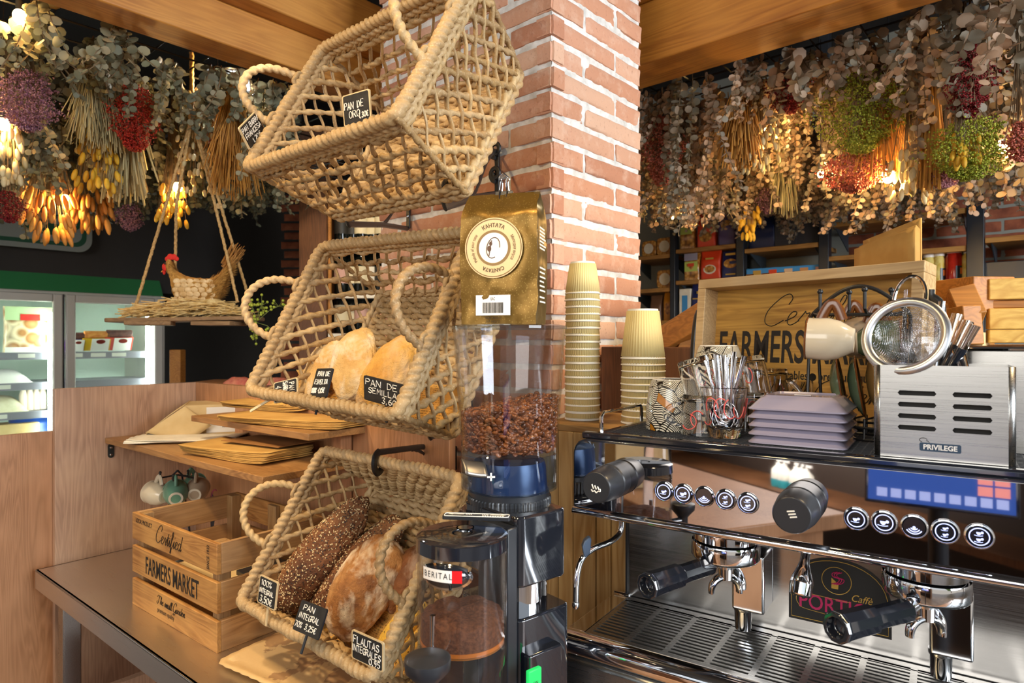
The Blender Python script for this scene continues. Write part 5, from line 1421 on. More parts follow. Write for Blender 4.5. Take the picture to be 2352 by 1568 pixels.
# lit buttons
def cupicon(mb, M, x, y, s):
    poly = [(-s, s*.55)]+[(s*.95*math.cos(a)*(.95), s*.55+s*1.25*math.sin(a)) for a in [PI+PI*i/10 for i in range(11)]]+[(s, s*.55)]
    mb.add([(x+a, y+b, .0006) for a, b in poly], [tuple(range(len(poly)))], M)
    mb.add([(x+s*1.15+s*.52*math.cos(2*PI*i/12), y+s*.45+s*.52*math.sin(2*PI*i/12), .0006) for i in range(12)], [tuple(range(12))], M)
    mb.tube([M @ V((x+s*1.5*t-s*.1, y-s*1.05+s*.25*t*t, .0005)) for t in (-1, -.5, 0, .5, 1)], s*.14, 5)
def button(u, v, icon):
    p = Pk(u, v, kM, kP); M = MFp(p-kM*.002)
    mb = MB(); mb.lathe([(0, .0018), (.0098, .0018), (.0106, .0004), (.0106, -.001)], 36, M); b = obj('push_button', mb, M_['black_gloss'], em_)
    mb = MB(); mb.lathe([(.0106, -.001), (.0104, .0014), (.0112, .0026), (.0124, .0022), (.0130, .0004), (.0130, -.0015)], 40, M); obj('ring', mb, M_['chrome'], b)
    mb = MB(); Mi = M @ Matrix.Translation((0, 0, .0018))
    if icon != 'w': mb.tube([Mi @ V((.0083*math.cos(a), .0083*math.sin(a), .0003)) for a in [2*PI*i/36 for i in range(36)]], .00055, 5, closed=True)
    if icon == 's': cupicon(mb, Mi, -.0006, -.0006, .0027)
    if icon == 'l': cupicon(mb, Mi, -.0007, -.0002, .0033)
    if icon == 'd':
        cupicon(mb, Mi, -.0004, .0032, .0020); cupicon(mb, Mi, -.0004, -.0032, .0020)
    if icon == 'e':
        cupicon(mb, Mi, -.0004, .0032, .0024); cupicon(mb, Mi, -.0004, -.0032, .0024)
    if icon == 'w':
        mb.add([(.0016*math.cos(2*PI*i/16), -.0006+.0016*math.sin(2*PI*i/16), .0006) for i in range(16)], [tuple(range(16))], Mi)
        for r in (.0034, .0056, .0078): mb.tube(arcpts(Mi @ V((0, .0006, .0003)), mM, Z, r, PI*1.17, PI*1.83, 14), .00060, 5)
    obj('symbol', mb, M_['led'], b)
for (u, v), ic in zip(((1527, 1127), (1571, 1133), (1619, 1139), (1668, 1146), (1719, 1154)), 'slwde'): button(u, v, ic)
for (u, v), ic in zip(((1967, 1190), (2031, 1198), (2100, 1208), (2171, 1219), (2249, 1230)), 'slwde'): button(u, v, ic)
# round topped coffee emblem on the backsplash
kb = .9392
bl = Pk(1812, 1416, kM, kb); brr = Pk(2048, 1474, kM, kb); tpz = Pk(1925, 1283, kM, kb).z
wE = (brr-bl).length; hE = tpz-bl.z
Mb_ = frame(bl, mM, Z, -kM)
def archp(s, x0=0, y0=0):
    w_, h_ = wE-2*s, hE-2*s; c_ = []
    n = 18
    for i in range(n+1):
        a = PI*i/n; c_.append((s+w_/2+w_/2*math.cos(a), s+h_*.38+h_*.62*math.sin(a)**.8))
    return [(s, s), (s+w_, s)]+c_
mb = MB(); mb.prism(archp(0), 0, .0006, Mb_); eb = obj('emblem_plate', mb, M_['black_matt'], em_, smooth=False)
gold_ = plain('gold_print', '#c9a14a', .4, .4); mag = plain('magenta_print', '#c01c5c', .45)
mb = MB(); mb.tube([Mb_ @ V((x, y, .0008)) for x, y in archp(.0035)], .0005, 5, closed=True)
mb.tube([Mb_ @ V((wE/2-.002+.0175*math.cos(a), hE*.68+.0175*math.sin(a), .0008)) for a in [2*PI*i/40 for i in range(40)]], .0005, 5, closed=True)
mb.tube([Mb_ @ V((x, y, .0008)) for x, y in ((wE*.13, hE*.42), (wE*.62, hE*.40))], .0004, 5)
mb.tube([Mb_ @ V((x, y, .0008)) for x, y in spline([(wE*.13, hE*.42), (wE*.08, hE*.34), (wE*.10, hE*.24), (wE*.2, hE*.18), (wE*.8, hE*.14)], 6)], .0004, 5)
mb.add([(wE/2-.008, hE*.68-.011, .0008), (wE/2, hE*.68-.011, .0008), (wE/2+.0005, hE*.68-.004, .0008), (wE/2-.008, hE*.68+.003, .0008)], [(0, 1, 2, 3)], Mb_)
obj('border', mb, gold_, eb)
mb = MB()
for dx in (-.0028, 0, .0028):
    mb.tube([Mb_ @ V((wE/2-.001+x+dx, hE*.68+y, .0010)) for x, y in spline([(-.004, -.005), (.003, -.002), (.005, .003), (-.002, .005), (-.003, .009), (.003, .012)], 6)], .0013, 5, flat=.5)
obj('ribbon_mark', mb, mag, eb)
bold_text('PORTIOLI', hE*.22, Mb_ @ Matrix.Translation((wE*.52, hE*.20, .0006)), mag, eb, sx=.82, heavy=.008)
bold_text('Caff\u00e8', hE*.10, Mb_ @ Matrix.Translation((wE*.72, hE*.43, .0006)), gold_, eb, shear=.35, sx=.9)
# ================================================================ on the cup tray of the machine
z0 = zc0+.0006
def TP(u, v): return Pz(u, v, z0)
def leafpattern():
    t = NT('leaf_print_ceramic'); v = t.co((1, 1, .8))
    vo = t.n('TexVoronoi', Scale=46.0); t.l(v, vo.inputs['Vector'])
    de = t.n('TexVoronoi', feature='DISTANCE_TO_EDGE', Scale=46.0); t.l(v, de.inputs['Vector'])
    wv = t.n('TexWave', wave_type='BANDS', bands_direction='DIAGONAL', Scale=230.0, Distortion=5.0, Detail=1.0); wv.inputs['Detail Scale'].default_value = .35; t.l(v, wv.inputs['Vector'])
    c = t.mix(t.mrange(wv.outputs['Fac'], 0, 1, .38, .5), lin('#1c1814'), lin('#eae4d2'))
    c = t.mix(t.mrange(de.outputs['Distance'], 1, 0, .012, .03), c, lin('#1c1814'))
    se = t.n('SeparateColor'); t.l(vo.outputs['Color'], se.inputs[0])
    c = t.mix(t.mrange(se.outputs[0], 0, 1, .74, .76), c, lin('#b27420')); t.base(c); t.set(Roughness=.15, Coat_Weight=.4); return t.m
M_['leafcup'] = leafpattern()
def leafcup(p, label):
    t = thing('patterned_cup', label, 'cup', p); M = Matrix.Translation(p); mb = MB()
    mb.lathe([(.0385, 0), (.0392, .002), (.0385, .030), (.0345, .058), (.031, .0695), (.029, .0715)], 48, M); obj('body', mb, M_['leafcup'], t)
    mb = MB(); mb.lathe([(.029, .0715), (.0285, .0725), (.023, .0725), (.0225, .0705), (0, .0705)], 48, M); obj('foot', mb, M_['white_ceramic'], t)
    return t
lc = TP(1546, 984); leafcup(lc, 'leaf patterned cup upside down at the left end of the cup tray')
lc2 = V((P(1650, 900, 1.03).x, 1.03, z0)); leafcup(lc2, 'leaf patterned cup upside down beneath another behind the glass mugs')
leafcup(lc2+Z*.048, 'leaf patterned cup stacked on another behind the glass mugs')
# glass mugs
def glassmug(M, label, R=.0285, Ht=.054, handle=True, logo=True):
    t = thing('glass_mug', label, 'glass mug', M.translation.copy()); mb = MB()
    mb.lathe([(0, .0), (R*.86, 0), (R*.9, .002), (R, Ht*.96), (R*.99, Ht), (R*.93, Ht), (R*.92, Ht*.96), (R*.82, .010), (R*.6, .008), (0, .008)], 40, M); obj('body', mb, M_['glass'], t)
    if handle:
        mb = MB(); mb.tube([M @ V((R*.93+.022*math.sin(PI*i/14)**.8, 0, Ht*.82-Ht*.62*i/14)) for i in range(15)], .0038, 8); obj('handle', mb, M_['glass'], t, angle=0)
    if logo:
        mb = MB(); rr = R*.985
        def pt(a, z): return M @ V((rr*math.cos(a), rr*math.sin(a), z))
        a0 = M_['_la']
        for k_ in (0, 1, 2):
            mb.tube([pt(a0+.5*math.cos(b)*(.4+.25*k_)+.5*k_-.5, Ht*.5+Ht*.2*math.sin(b)+.004*k_) for b in [PI*(.2+k_)+PI*1.2*i/14 for i in range(15)]], .0008, 5)
        obj('print', mb, M_['pinkprint'], t)
    return t
M_['pinkprint'] = plain('coral_print', '#d8605c', .5)
M_['_la'] = -PI/2+.25
def upz(p, rz=0, flip=False, Ht=.054, tilt=None):
    M = Matrix.Translation(p) @ Matrix.Rotation(rz, 4, 'Z')
    if flip: M = M @ Matrix.Translation((0, 0, Ht)) @ Matrix.Rotation(PI, 4, 'X')
    if tilt: M = M @ Matrix.Rotation(tilt, 4, 'Y')
    return M
g1 = TP(1612, 996); glassmug(upz(g1, 2.9, True), 'clear glass mug upside down behind the glass of spoons, its handle over the leaf cup')
glassmug(Matrix.Translation(g1+V((.006, .004, .056))) @ Matrix.Rotation(2.6, 4, 'Z') @ Matrix.Rotation(PI+.28, 4, 'Y') @ Matrix.Translation((0, 0, -.049)), 'clear glass mug tilted on top of another left of the spoons')
g2 = V((P(1712, 965, .935).x, .935, z0)); glassmug(upz(g2, -.5, True), 'clear glass mug upside down between the spoons and the plates')
glassmug(Matrix.Translation(g2+V((.010, .006, .0545))) @ Matrix.Rotation(-.6, 4, 'Z') @ Matrix.Rotation(PI-.16, 4, 'Y') @ Matrix.Translation((0, 0, -.050)), 'clear glass mug stacked upside down behind the spoon handles')
g3 = V((P(1765, 950, .985).x, .985, z0)); glassmug(upz(g3, -.8, True, .086), 'tall clear glass mug upside down behind the lilac plates', R=.030, Ht=.086)
g4 = V((P(1822, 950, .99).x, .99, z0)); glassmug(upz(g4, 0, False, .066), 'plain thin drinking glass in front of the printed wooden tray', R=.028, Ht=.066, handle=False, logo=False)
# glass of spoons
sg = TP(1663, 1003); t = thing('spoon_glass', 'short tapered glass holding teaspoons at the front of the cup tray', 'glass', sg); M = Matrix.Translation(sg); mb = MB()
mb.lathe([(0, 0), (.0190, 0), (.0205, .002), (.0225, .014), (.0300, .058), (.0308, .0655), (.0298, .0665), (.0285, .0655), (.0212, .016), (.012, .0125), (0, .012)], 44, M); obj('body', mb, M_['glass'], t)
mb = MB()
for k_ in range(5):
    a0 = -PI/2-.9+.45*k_
    mb.tube([M @ V(((.0232+(.030-.0225)*(z-.014)/.044)*math.cos(a), (.0232+(.030-.0225)*(z-.014)/.044)*math.sin(a), z)) for a, z in [(a0+.32*math.cos(b), .040+.013*math.sin(b)) for b in [k_+PI*1.1*i/14 for i in range(15)]]], .0008, 5)
obj('print', mb, M_['pinkprint'], t)
def spoon(p, q, face, label, grp, ln=.105):
    """bowl at p, handle end at q"""
    ax = (V(q)-V(p)).normalized(); q = V(p)+ax*ln; up = (face-ax*face.dot(ax)).normalized(); M = frame(V(p), ax, up.cross(ax), up)
    t = thing('teaspoon', label, 'spoon', p, grp)
    mb = MB(); mb.grid(lambda s, u_: V((-.013*math.cos(2*PI*s)*u_+.002, .0085*math.sin(2*PI*s)*u_, -.0042*(1-u_*u_))), 24, 7, M, wrap=True); obj('bowl', mb, M_['chrome'], t, solid=.0009)
    mb = MB(); mb.tube([M @ V((x, 0, z)) for x, z in ((.012, 0), (.020, .001), (.045, .002), (ln-.01, .001), (ln, 0))], lambda s: .0018+.0022*s*s, 8, flat=.45, up=up); obj('handle', mb, M_['chrome'], t)
    return t
rg = random.Random(21)
for i in range(13):
    a = 2*PI*i/13*.9; r = .012 if i % 2 else .008
    b_ = sg+V((r*math.cos(a+2.5), r*math.sin(a+2.5)*.6, .022+.004*(i % 3)))
    e_ = sg+V((-.024+.0042*i+rg.uniform(-.002, .002), .010*math.sin(i*2.1), .100+.004*rg.random()))
    spoon(b_, e_, V((math.cos(a), -1.1, .25)), 'polished teaspoon standing bowl down in the short tapered glass', 'teaspoons in the tapered glass', .078+.006*rg.random())
# square plates
pc = TP(1945, 1036); plx = mM; psz = .112
Mp0 = frame(pc-mM*psz, mM, kM, Z)
for i in range(5):
    z = i*.0104; mb = MB()
    def sq(s, r, zz): return [(x, y, zz) for x, y in rrect(s, s, psz-s, psz-s, r, 6)]
    prof = [(.0, .010, .0004), (.0, .010, .0022), (.002, .009, .0032), (.010, .008, .0120), (.013, .007, .0150), (.016, .007, .0162), (.0175, .007, .0178), (.0195, .006, .0178), (.0205, .006, .0158)]
    vs = []; fs = []
    for s, r, zz in prof: vs += sq(s, r, zz)
    n = len(sq(0, .01, 0))
    for j in range(len(prof)-1):
        for a in range(n): fs.append((j*n+a, j*n+(a+1) % n, (j+1)*n+(a+1) % n, (j+1)*n+a))
    fs.append(tuple((len(prof)-1)*n+a for a in range(n)))
    fs.append(tuple(reversed(range(n))))
    mb.add([(x, y, zz+z) for x, y, zz in vs], fs, Mp0)
    lb = ['lowest square lilac grey plate in the upside down stack on the cup tray', 'second square lilac grey plate from the bottom of the stack', 'middle square lilac grey plate of the stack of five', 'fourth square lilac grey plate, just under the top one', 'topmost square lilac grey plate, its foot ring showing'][i]
    pt_ = obj('square_plate', mb, M_['lavender'], angle=30); tag(pt_, lb, 'plate', 'lilac square plates')
    if i == 4:
        mb = MB(); mb.box((psz/2, psz/2, z+.0168), (.020, .010, .0016), Mp0); obj('embossed_mark', mb, plain('pale_lilac', '#cfc8cc', .3), pt_, bevel=.0006)
# stainless cutlery holder
ho = TP(2008, 1044); HW, HHt, HD = .125, .1005, .095
Mo = frame(ho, mM, kM, Z); hold = thing('cutlery_holder', 'brushed steel utensil box with slots and a dark blue nameplate', 'utensil box', ho+mM*HW/2+kM*HD/2)
def slotted(M, wd, ht, cols, rows, sh_, th_):
    mb = MB(); xs = [0.0]
    for a, b in cols: xs += [a, b]
    xs.append(wd)
    for i in range(len(xs)-1):
        a, b = xs[i], xs[i+1]
        if i % 2 == 0: mb.box(((a+b)/2, 0, ht/2), (b-a, th_, ht), M)
        else:
            zz = [0.0]
            for r in rows: zz += [r-sh_/2, r+sh_/2]
            zz.append(ht)
            for j in range(0, len(zz)-1, 2): mb.box(((a+b)/2, 0, (zz[j]+zz[j+1])/2), (b-a, th_, zz[j+1]-zz[j]), M)
            for r in rows:      # rounded slot ends
                for xx, sg_ in ((a, 1), (b, -1)):
                    mb.add([(xx, -th_/2, r-sh_/2), (xx+sg_*sh_*.35, -th_/2, r-sh_/2), (xx, -th_/2, r)], [(0, 1, 2) if sg_ > 0 else (0, 2, 1)], M)
                    mb.add([(xx, -th_/2, r+sh_/2), (xx+sg_*sh_*.35, -th_/2, r+sh_/2), (xx, -th_/2, r)], [(0, 2, 1) if sg_ > 0 else (0, 1, 2)], M)
    return mb
rows = [.0330+.0125*i for i in range(4)]
obj('front', slotted(Mo @ Matrix.Translation((.006, 0, 0)), HW-.012, HHt, [(.0165, .0520), (.0660, .1000)], rows, .0052, .0014), M_['steel'], hold, smooth=False)
mb = MB()
for (x0, x1, y0, y1) in ((0, 0, .006, HD), (HW, HW, .006, HD)): mb.box(((x0+x1)/2, (y0+y1)/2, HHt/2), (.0014, y1-y0, HHt), Mo)
mb.box((HW/2, HD, HHt/2), (HW, .0014, HHt), Mo); obj('sides', mb, M_['steel'], hold, smooth=False)
for x_, s_ in ((.006, -1), (HW-.006, 1)):
    mb = MB()
    n = 10; pts = [(x_+s_*.006*math.sin(PI/2*i/n), .006-.006*math.cos(PI/2*i/n)) for i in range(n+1)]
    vs = [(x, y, zz) for zz in (0, HHt) for x, y in pts]; mb.add(vs, [(i, i+1, n+2+i, n+1+i) for i in range(n)], Mo)
    obj('corner', mb, M_['steel'], hold, solid=.0012)
mb = MB(); mb.box((HW/2, HD/2, .002), (HW-.004, HD-.004, .002), Mo); obj('bottom', mb, M_['steel'], hold)
mb = MB(); mb.box((HW/2, .010, HHt*.42), (HW-.016, .002, HHt*.80), Mo); obj('slot_shade_sheet', mb, M_['black_matt'], hold, label='dark sheet standing in for the shade behind the slots')  # black sheet added so the slots look shaded inside
Mn = Mo @ Matrix(((1, 0, 0, HW*.490), (0, 0, -1, -.0012), (0, 1, 0, .0135), (0, 0, 0, 1)))
npl = MB(); npl.prism(rrect(-.0185, -.0045, .0185, .0045, .0018), 0, .0005, Mn); npo = obj('nameplate', npl, plain('navy_enamel', '#2c4258', .3), hold)
bold_text('PRIVILEGE', .0052, Mn @ Matrix.Translation((0, -.0024, .0006)), M_['white'], npo, sx=.92, heavy=.028)
mb = MB(); mb.tube([Mn @ V((-.0150+.0035*math.cos(a), .0072+.0022*math.sin(a), .0004)) for a in [2*PI*i/20 for i in range(15)]], .0003, 5); mb.tube([Mn @ V(p) for p in ((-.0125, .0065, .0004), (-.0105, .0060, .0004), (-.0095, .0045, .0004))], .0003, 5); obj('engraved_mark', mb, M_['ink'], npo)
# strainer leaning on the holder
sc_ = P(2078, 771, .715); sn = (V((0, 0, H))-sc_).normalized(); sn = (sn+V((-.42, .1, .40))).normalized()
Ms2 = along(sc_, sn)
strn = thing('tea_strainer', 'round fine mesh steel strainer lying on top of the utensil box', 'strainer', sc_)
mb = MB(); mb.lathe([(.0345, .000), (.0350, .0016), (.0375, .0036), (.0405, .0042), (.0435, .0034), (.0452, .0014), (.0448, -.0012), (.0355, -.0012)], 56, Ms2, closed=True); obj('rim', mb, plain('satin_steel', (.8, .82, .86, 1), .3, 1.0), strn)
mb = MB(); bowl = lambda x, y: -.036*math.sqrt(max(0, 1-(x*x+y*y)/(.0348**2)))
for ax_ in (0, 1):
    for i in range(-24, 25):
        c_ = i*.0014; hw = math.sqrt(max(0, .0346**2-c_*c_))
        if hw < .003: continue
        pts = []
        for j in range(15):
            s_ = -hw*math.cos(PI*j/14); x, y = (c_, s_) if ax_ == 0 else (s_, c_); pts.append(Ms2 @ V((x, y, bowl(x, y)+(.0001 if ax_ else 0))))
        mb.tube(pts, .00024, 4)
me_ = obj('mesh', mb, M_['chrome'], strn)
mb = MB()
Mloop = Ms2; ctr = Mloop @ V((0, 0, 0)); upd = (Z-sn*Z.dot(sn)).normalized(); sd_ = upd.cross(sn)
mb.tube([ctr+upd*.043+sd_*(.016*math.cos(PI*i/16))+upd*(.028*math.sin(PI*i/16)) for i in range(17)], .0019, 8); obj('hook_loop', mb, M_['chrome'], strn)
# utensils standing in the holder
def utensil(u0, v0, u1, v1, Y0, Y1, r, mat, label, flat=.5, cat='utensil', cap=True, name='utensil'):
    a, b = P(u0, v0, Y0), P(u1, v1, Y1); mb = MB(); mb.tube([a, a.lerp(b, .5), b], lambda s: r*(.7+.3*s), 10, flat=flat); return tag(obj(name, mb, mat, angle=50), label, cat)
copper = plain('polished_warm_steel', (.80, .66, .55, 1), .12, 1.0)
def peeler(u0, v0, u1, v1, Y0, Y1, lb):
    a, b = P(u0, v0, Y0), P(u1, v1, Y1); t = thing('peeler', lb, 'kitchen tool', a)
    M = along(a, b-a, V((0, -1, 0))); L = (b-a).length; mb = MB()
    mb.tube([M @ V((0, 0, L*.45)), M @ V((0, 0, L*.8)), M @ V((0, 0, L))], lambda s: .0062+.0012*s, 12, flat=.75); obj('grip', mb, copper, t)
    mb = MB(); mb.tube([M @ V((0, 0, 0)), M @ V((0, 0, L*.46))], .0072, 10, flat=.7); obj('sleeve', mb, M_['black_gloss'], t)
    bold_text('OUTILY', .0036, M @ Matrix.Translation((0, -.0053, L*.30)) @ Matrix(((0, 1, 0, 0), (0, 0, -1, 0), (1, 0, 0, 0), (0, 0, 0, 1))), M_['chalk'], t, sx=.9) if False else None
    return t
peeler(2160, 840, 2198, 722, .735, .735, 'steel topped peeler with a dark sleeve, leaning left among the utensils')
peeler(2172, 842, 2224, 738, .725, .72, 'steel topped peeler with a dark sleeve, leaning beside another peeler')
peeler(2186, 845, 2240, 746, .715, .70, 'steel topped peeler with a dark sleeve, leaning furthest to one side')
utensil(2148, 845, 2163, 692, .73, .74, .0036, M_['chrome'], 'thin white steel handle upright in the utensil box behind the strainer', name='whisk_handle')
utensil(2072, 800, 2081, 665, .78, .785, .0026, M_['acrylic'], 'clear thin rod standing behind the strainer loop', 1, name='stirring_rod')
utensil(2110, 846, 2090, 800, .76, .76, .006, M_['chrome'], 'broad steel knife handle lying in the mouth of the utensil box', name='knife_handle')
utensil(2215, 846, 2200, 800, .70, .72, .007, M_['chrome'], 'broad steel spatula handle leaning inside the utensil box', name='spatula_handle')
# second pan behind the holder
pq_ = P(2198, 800, .76); Mq2 = frame(V((pq_.x, pq_.y, z0)), mM, kM, Z); pz = pq_.z-z0
pan2 = thing('steel_pan', 'deep steel gastronorm pan standing behind the utensil box', 'pan', Mq2 @ V((.08, .07, 0)))
mb = MB(); out = rrect(0, 0, .17, .12, .015); inn = rrect(.004, .004, .166, .116, .013); n = len(out)
vs = [(x, y, 0) for x, y in out]+[(x, y, pz) for x, y in out]+[(x, y, pz) for x, y in inn]+[(x, y, .004) for x, y in inn]; fs = []
for j in range(3):
    for i in range(n): fs.append((j*n+i, j*n+(i+1) % n, (j+1)*n+(i+1) % n, (j+1)*n+i))
fs += [tuple(reversed(range(n))), tuple(3*n+i for i in range(n))]; mb.add(vs, fs, Mq2); obj('body', mb, M_['steel'], pan2)
mb = MB(); mb.tube([Mq2 @ V((x, y, pz)) for x, y in rrect(-.003, -.003, .173, .123, .016)], .0028, 8, closed=True); obj('rolled_rim', mb, M_['chrome'], pan2)
# mug rack with hanging mugs and saucers
rk = thing('mug_rack', 'black wire rack with an arched top carrying mugs and upright saucers', 'mug rack', V((P(1945, 900, .86).x, .86, z0)))
Y_ = .86
fA, fB = P(1868, 720, .88), P(2085, 712, .80)
hz_ = fA.z
dR = (fB-fA); dR.z = 0; LR = dR.length; dR.normalize(); nR = V((dR.y, -dR.x, 0))
def RK(x, y, z): return V((fA.x, fA.y, 0))+dR*x+nR*y+Z*z
mb = MB(); mb.tube([RK(LR*i/20, 0, hz_+.034*math.sin(PI*i/20)) for i in range(21)], .0026, 8)
for y in (-.012, .012): mb.tube([RK(0, 0, hz_), RK(.01, y, hz_-.002), RK(LR-.01, y, hz_-.004), RK(LR, 0, hz_)], .0020, 8)
for x, s in ((0, -1), (LR, 1)):
    mb.tube([RK(x, 0, hz_), RK(x, .012, hz_-.006), RK(x-s*.002, .030, z0+.002)], .0022, 8); mb.tube([RK(x, 0, hz_), RK(x, -.012, hz_-.006), RK(x-s*.002, -.030, z0+.002)], .0022, 8)
    mb.tube([RK(x+.02*math.cos(a)*1, .0, z0+.016+.014*math.sin(a)) for a in [PI*i/10 for i in range(11)]], .0020, 8)
for z in (z0+.003, z0+.018): mb.tube([RK(0, .03, z), RK(LR, .03, z)], .0018, 6); mb.tube([RK(0, -.03, z), RK(LR, -.03, z)], .0018, 6)
for i in range(6):
    x = LR*(.12+.13*i); mb.tube([RK(x, .03, z0+.003), RK(x, .03, z0+.028), RK(x, -.03, z0+.028), RK(x, -.03, z0+.003)], .0015, 6)
obj('frame', mb, M_['black_iron'], rk)
for x, y in ((.016, .02), (.040, -.018), (LR*.62, .02), (LR*.80, -.018)):
    mb = MB(); hh = RK(x, y, hz_+.026); mb.tube([RK(x, 0, hz_-.003), RK(x, y*.6, hz_-.002), RK(x, y, hz_+.004), hh], .0022, 8); mb.ell(hh+Z*.002, (.0038, .0038, .0038), None, 12, 8); obj('hook', mb, M_['black_iron'], rk)
def hmug(u, v, Y, axis, mat, lb, R=.030, Ht=.062):
    c = P(u, v, Y); axis = axis.normalized(); return place_mug(hang(c-axis*Ht/2, axis), mat, lb, None, M_['brown_rim'], R, Ht)
hmug(1906, 779, .80, unit(-.86, .50, .06), M_['cream_glaze'], 'cream mug with a brown rim hanging at the near left of the wire rack', .0262, .052)
hmug(1966, 776, .875, unit(.88, -.46, .03), M_['taupe_glaze'], 'taupe mug with a brown rim hanging behind the cream one on the wire rack', .0280, .048)
hmug(2018, 784, .845, unit(.86, -.50, .05), M_['olive_glaze'], 'green mug on the wire rack, mostly hidden behind the strainer', .0270, .050)
def saucer(u, v, Y, mat, lb, rad=.037):
    c = P(u, v, Y); ax = unit(.86, -.50, .16); M = along(c, ax); t = thing('saucer', lb, 'saucer', c)
    mb = MB(); mb.lathe([(0, -.003), (.014, -.003), (.018, -.002), (.030, .002), (rad, .0085), (rad+.0008, .0098), (rad-.001, .0100), (.028, .0050), (.016, .0012), (.014, .0), (0, .0002)], 48, M); obj('dish', mb, mat, t)
    mb = MB(); mb.lathe([(rad+.0012*math.cos(a), .0098+.0012*math.sin(a)) for a in [2*PI*i/8 for i in range(8)]], 48, M, closed=True); obj('rim', mb, M_['brown_rim'], t)
saucer(1915, 889, .86, M_['olive_glaze'], 'dark green saucer standing on edge in the wire rack, furthest from the utensil box', .0400)
saucer(1956, 889, .845, M_['olive_glaze'], 'dark green saucer standing on edge in the middle of the wire rack', .0400)
saucer(1998, 886, .83, mottled('brown_glaze', '#7a5a34', '#94703e', 9, .1), 'brown saucer standing on edge beside the utensil box', .0400)
# the printed wooden tray standing behind
tA = P(1632, 650, 1.17); tdir = V((.616, -.788, 0)).normalized(); TL_ = .360
tn = V((-.788, -.616, 0)).normalized(); lean = .10
tup = (Z*math.cos(lean)-tn*math.sin(lean)).normalized(); tz = tdir.cross(tup)
ht_ = (tA.z-z0)/math.cos(lean); Mt2 = frame(tA-tup*ht_, tdir, tup, tz)
tray = thing('printed_tray', 'wooden serving tray with black printed lettering standing on its edge behind the mugs', 'tray', tA-tup*ht_+tdir*TL_/2)
mb = MB(); mb.box((TL_/2, ht_/2, -.006), (TL_-.004, ht_-.004, .010), Mt2); fb = obj('floor_panel', mb, M_['tray_wood'], tray)
for nm, c_, d_ in (('long_side', (TL_/2, ht_-.008, .015), (TL_, .016, .042)), ('long_side', (TL_/2, .008, .015), (TL_, .016, .042)), ('short_side', (.008, ht_/2, .0149), (.016, ht_-.032, .0418)), ('short_side', (TL_-.008, ht_/2, .0149), (.016, ht_-.032, .0418))):
    mb = MB(); mb.box(c_, d_, Mt2, rnd=.1); obj(nm, mb, M_['tray_pale'], tray, bevel=.0012)
for x, s in ((0, -1), (TL_, 1)):
    mb = MB(); mb.tube([Mt2 @ V((x+s*dx, y, .016)) for dx, y in spline([(.001, ht_*.84), (.002, ht_*.80), (.014, ht_*.74), (.018, ht_*.5), (.014, ht_*.30), (.002, ht_*.22), (.001, ht_*.18)], 4)], .0055, 8, flat=.5, up=tz); obj('handle', mb, M_['black_iron'], tray)
Mtt = Mt2 @ Matrix.Translation((0, 0, -.0006))
script('Certified', Mtt @ Matrix.Translation((TL_*.55, ht_*.66, 0)), .040, M_['ink'], fb, .0007, sx=1.25)
bold_text('FARMERS MARKET', .052, Mtt @ Matrix.Translation((TL_*.505, ht_*.40, 0)), M_['ink'], fb, sx=.52, heavy=.014)
bold_text('fruits & vegetables', .0135, Mtt @ Matrix.Translation((TL_*.525, ht_*.285, 0)), M_['ink'], fb, sx=.78, heavy=.012, align='RIGHT')
bold_text('premium quality', .0135, Mtt @ Matrix.Translation((TL_*.570, ht_*.285, 0)), M_['ink'], fb, sx=.78, heavy=.012, align='LEFT')
mb = MB(); mb.lathe([(.003, 0), (.006, 0)], 16, Mtt @ Matrix.Translation((TL_*.545, ht_*.305, .0004))); obj('drop_mark', mb, M_['ink'], fb, smooth=False)
script('The small Garden', Mtt @ Matrix.Translation((TL_*.50, ht_*.15, 0)), .026, M_['ink'], fb, .0006, sx=1.2)
# brown paper bags standing behind the tray
def standbag(u0, u1, vt0, vt1, vb, Y0, Y1, mat, lb, grp=None, th_=.002, tp=0.0):
    a, b = P(u0, vb, Y0), P(u1, vb, Y1); c, d = P(u0, vt0, Y0+tp), P(u1, vt1, Y1+tp); mb = MB()
    mb.grid(lambda s, t: a.lerp(b, s).lerp(c.lerp(d, s), t)+V((.3, 1, 0))*(.0018*noise.noise(V((s*4, t*3, u0*.1)))), 8, 6)
    return tag(obj('paper_bag', mb, mat, solid=th_), lb, 'paper bag', grp)
zbase = z0
bb = dict(vb=760)
standbag(1964, 2103, 572, 522, 760, 1.14, 1.00, M_['kraft'], 'frontmost brown paper bag standing behind the printed tray', None, .003)
for i in range(6):
    standbag(1975+2*i, 2104+1.6*i, 566-i*1.0, 517+1.6*i, 760, 1.150+.006*i, 1.012+.006*i, M_['kraft'], 'brown paper bag in the middle of the row standing behind the printed tray', 'bags standing behind the tray', .0022)
standbag(1984, 2116, 553, 500, 760, 1.200, 1.058, M_['kraft'], 'hindmost and tallest brown paper bag standing behind the printed tray', None, .003)
for i, (yy, hh_) in enumerate(((1.10, .0),)):
    q = P(2040, 760, 1.09); mb = MB(); mb.box((0, 0, (q.z+z0)/2-.002-.0), (.30, .12, q.z-z0-.004), frame(V((q.x, q.y+.02, 0)), V((.72, -.69, 0)), V((.69, .72, 0)), Z)); tag(obj('bag_box', mb, M_['card']), 'cardboard box behind the printed tray under the standing paper bags', 'box')
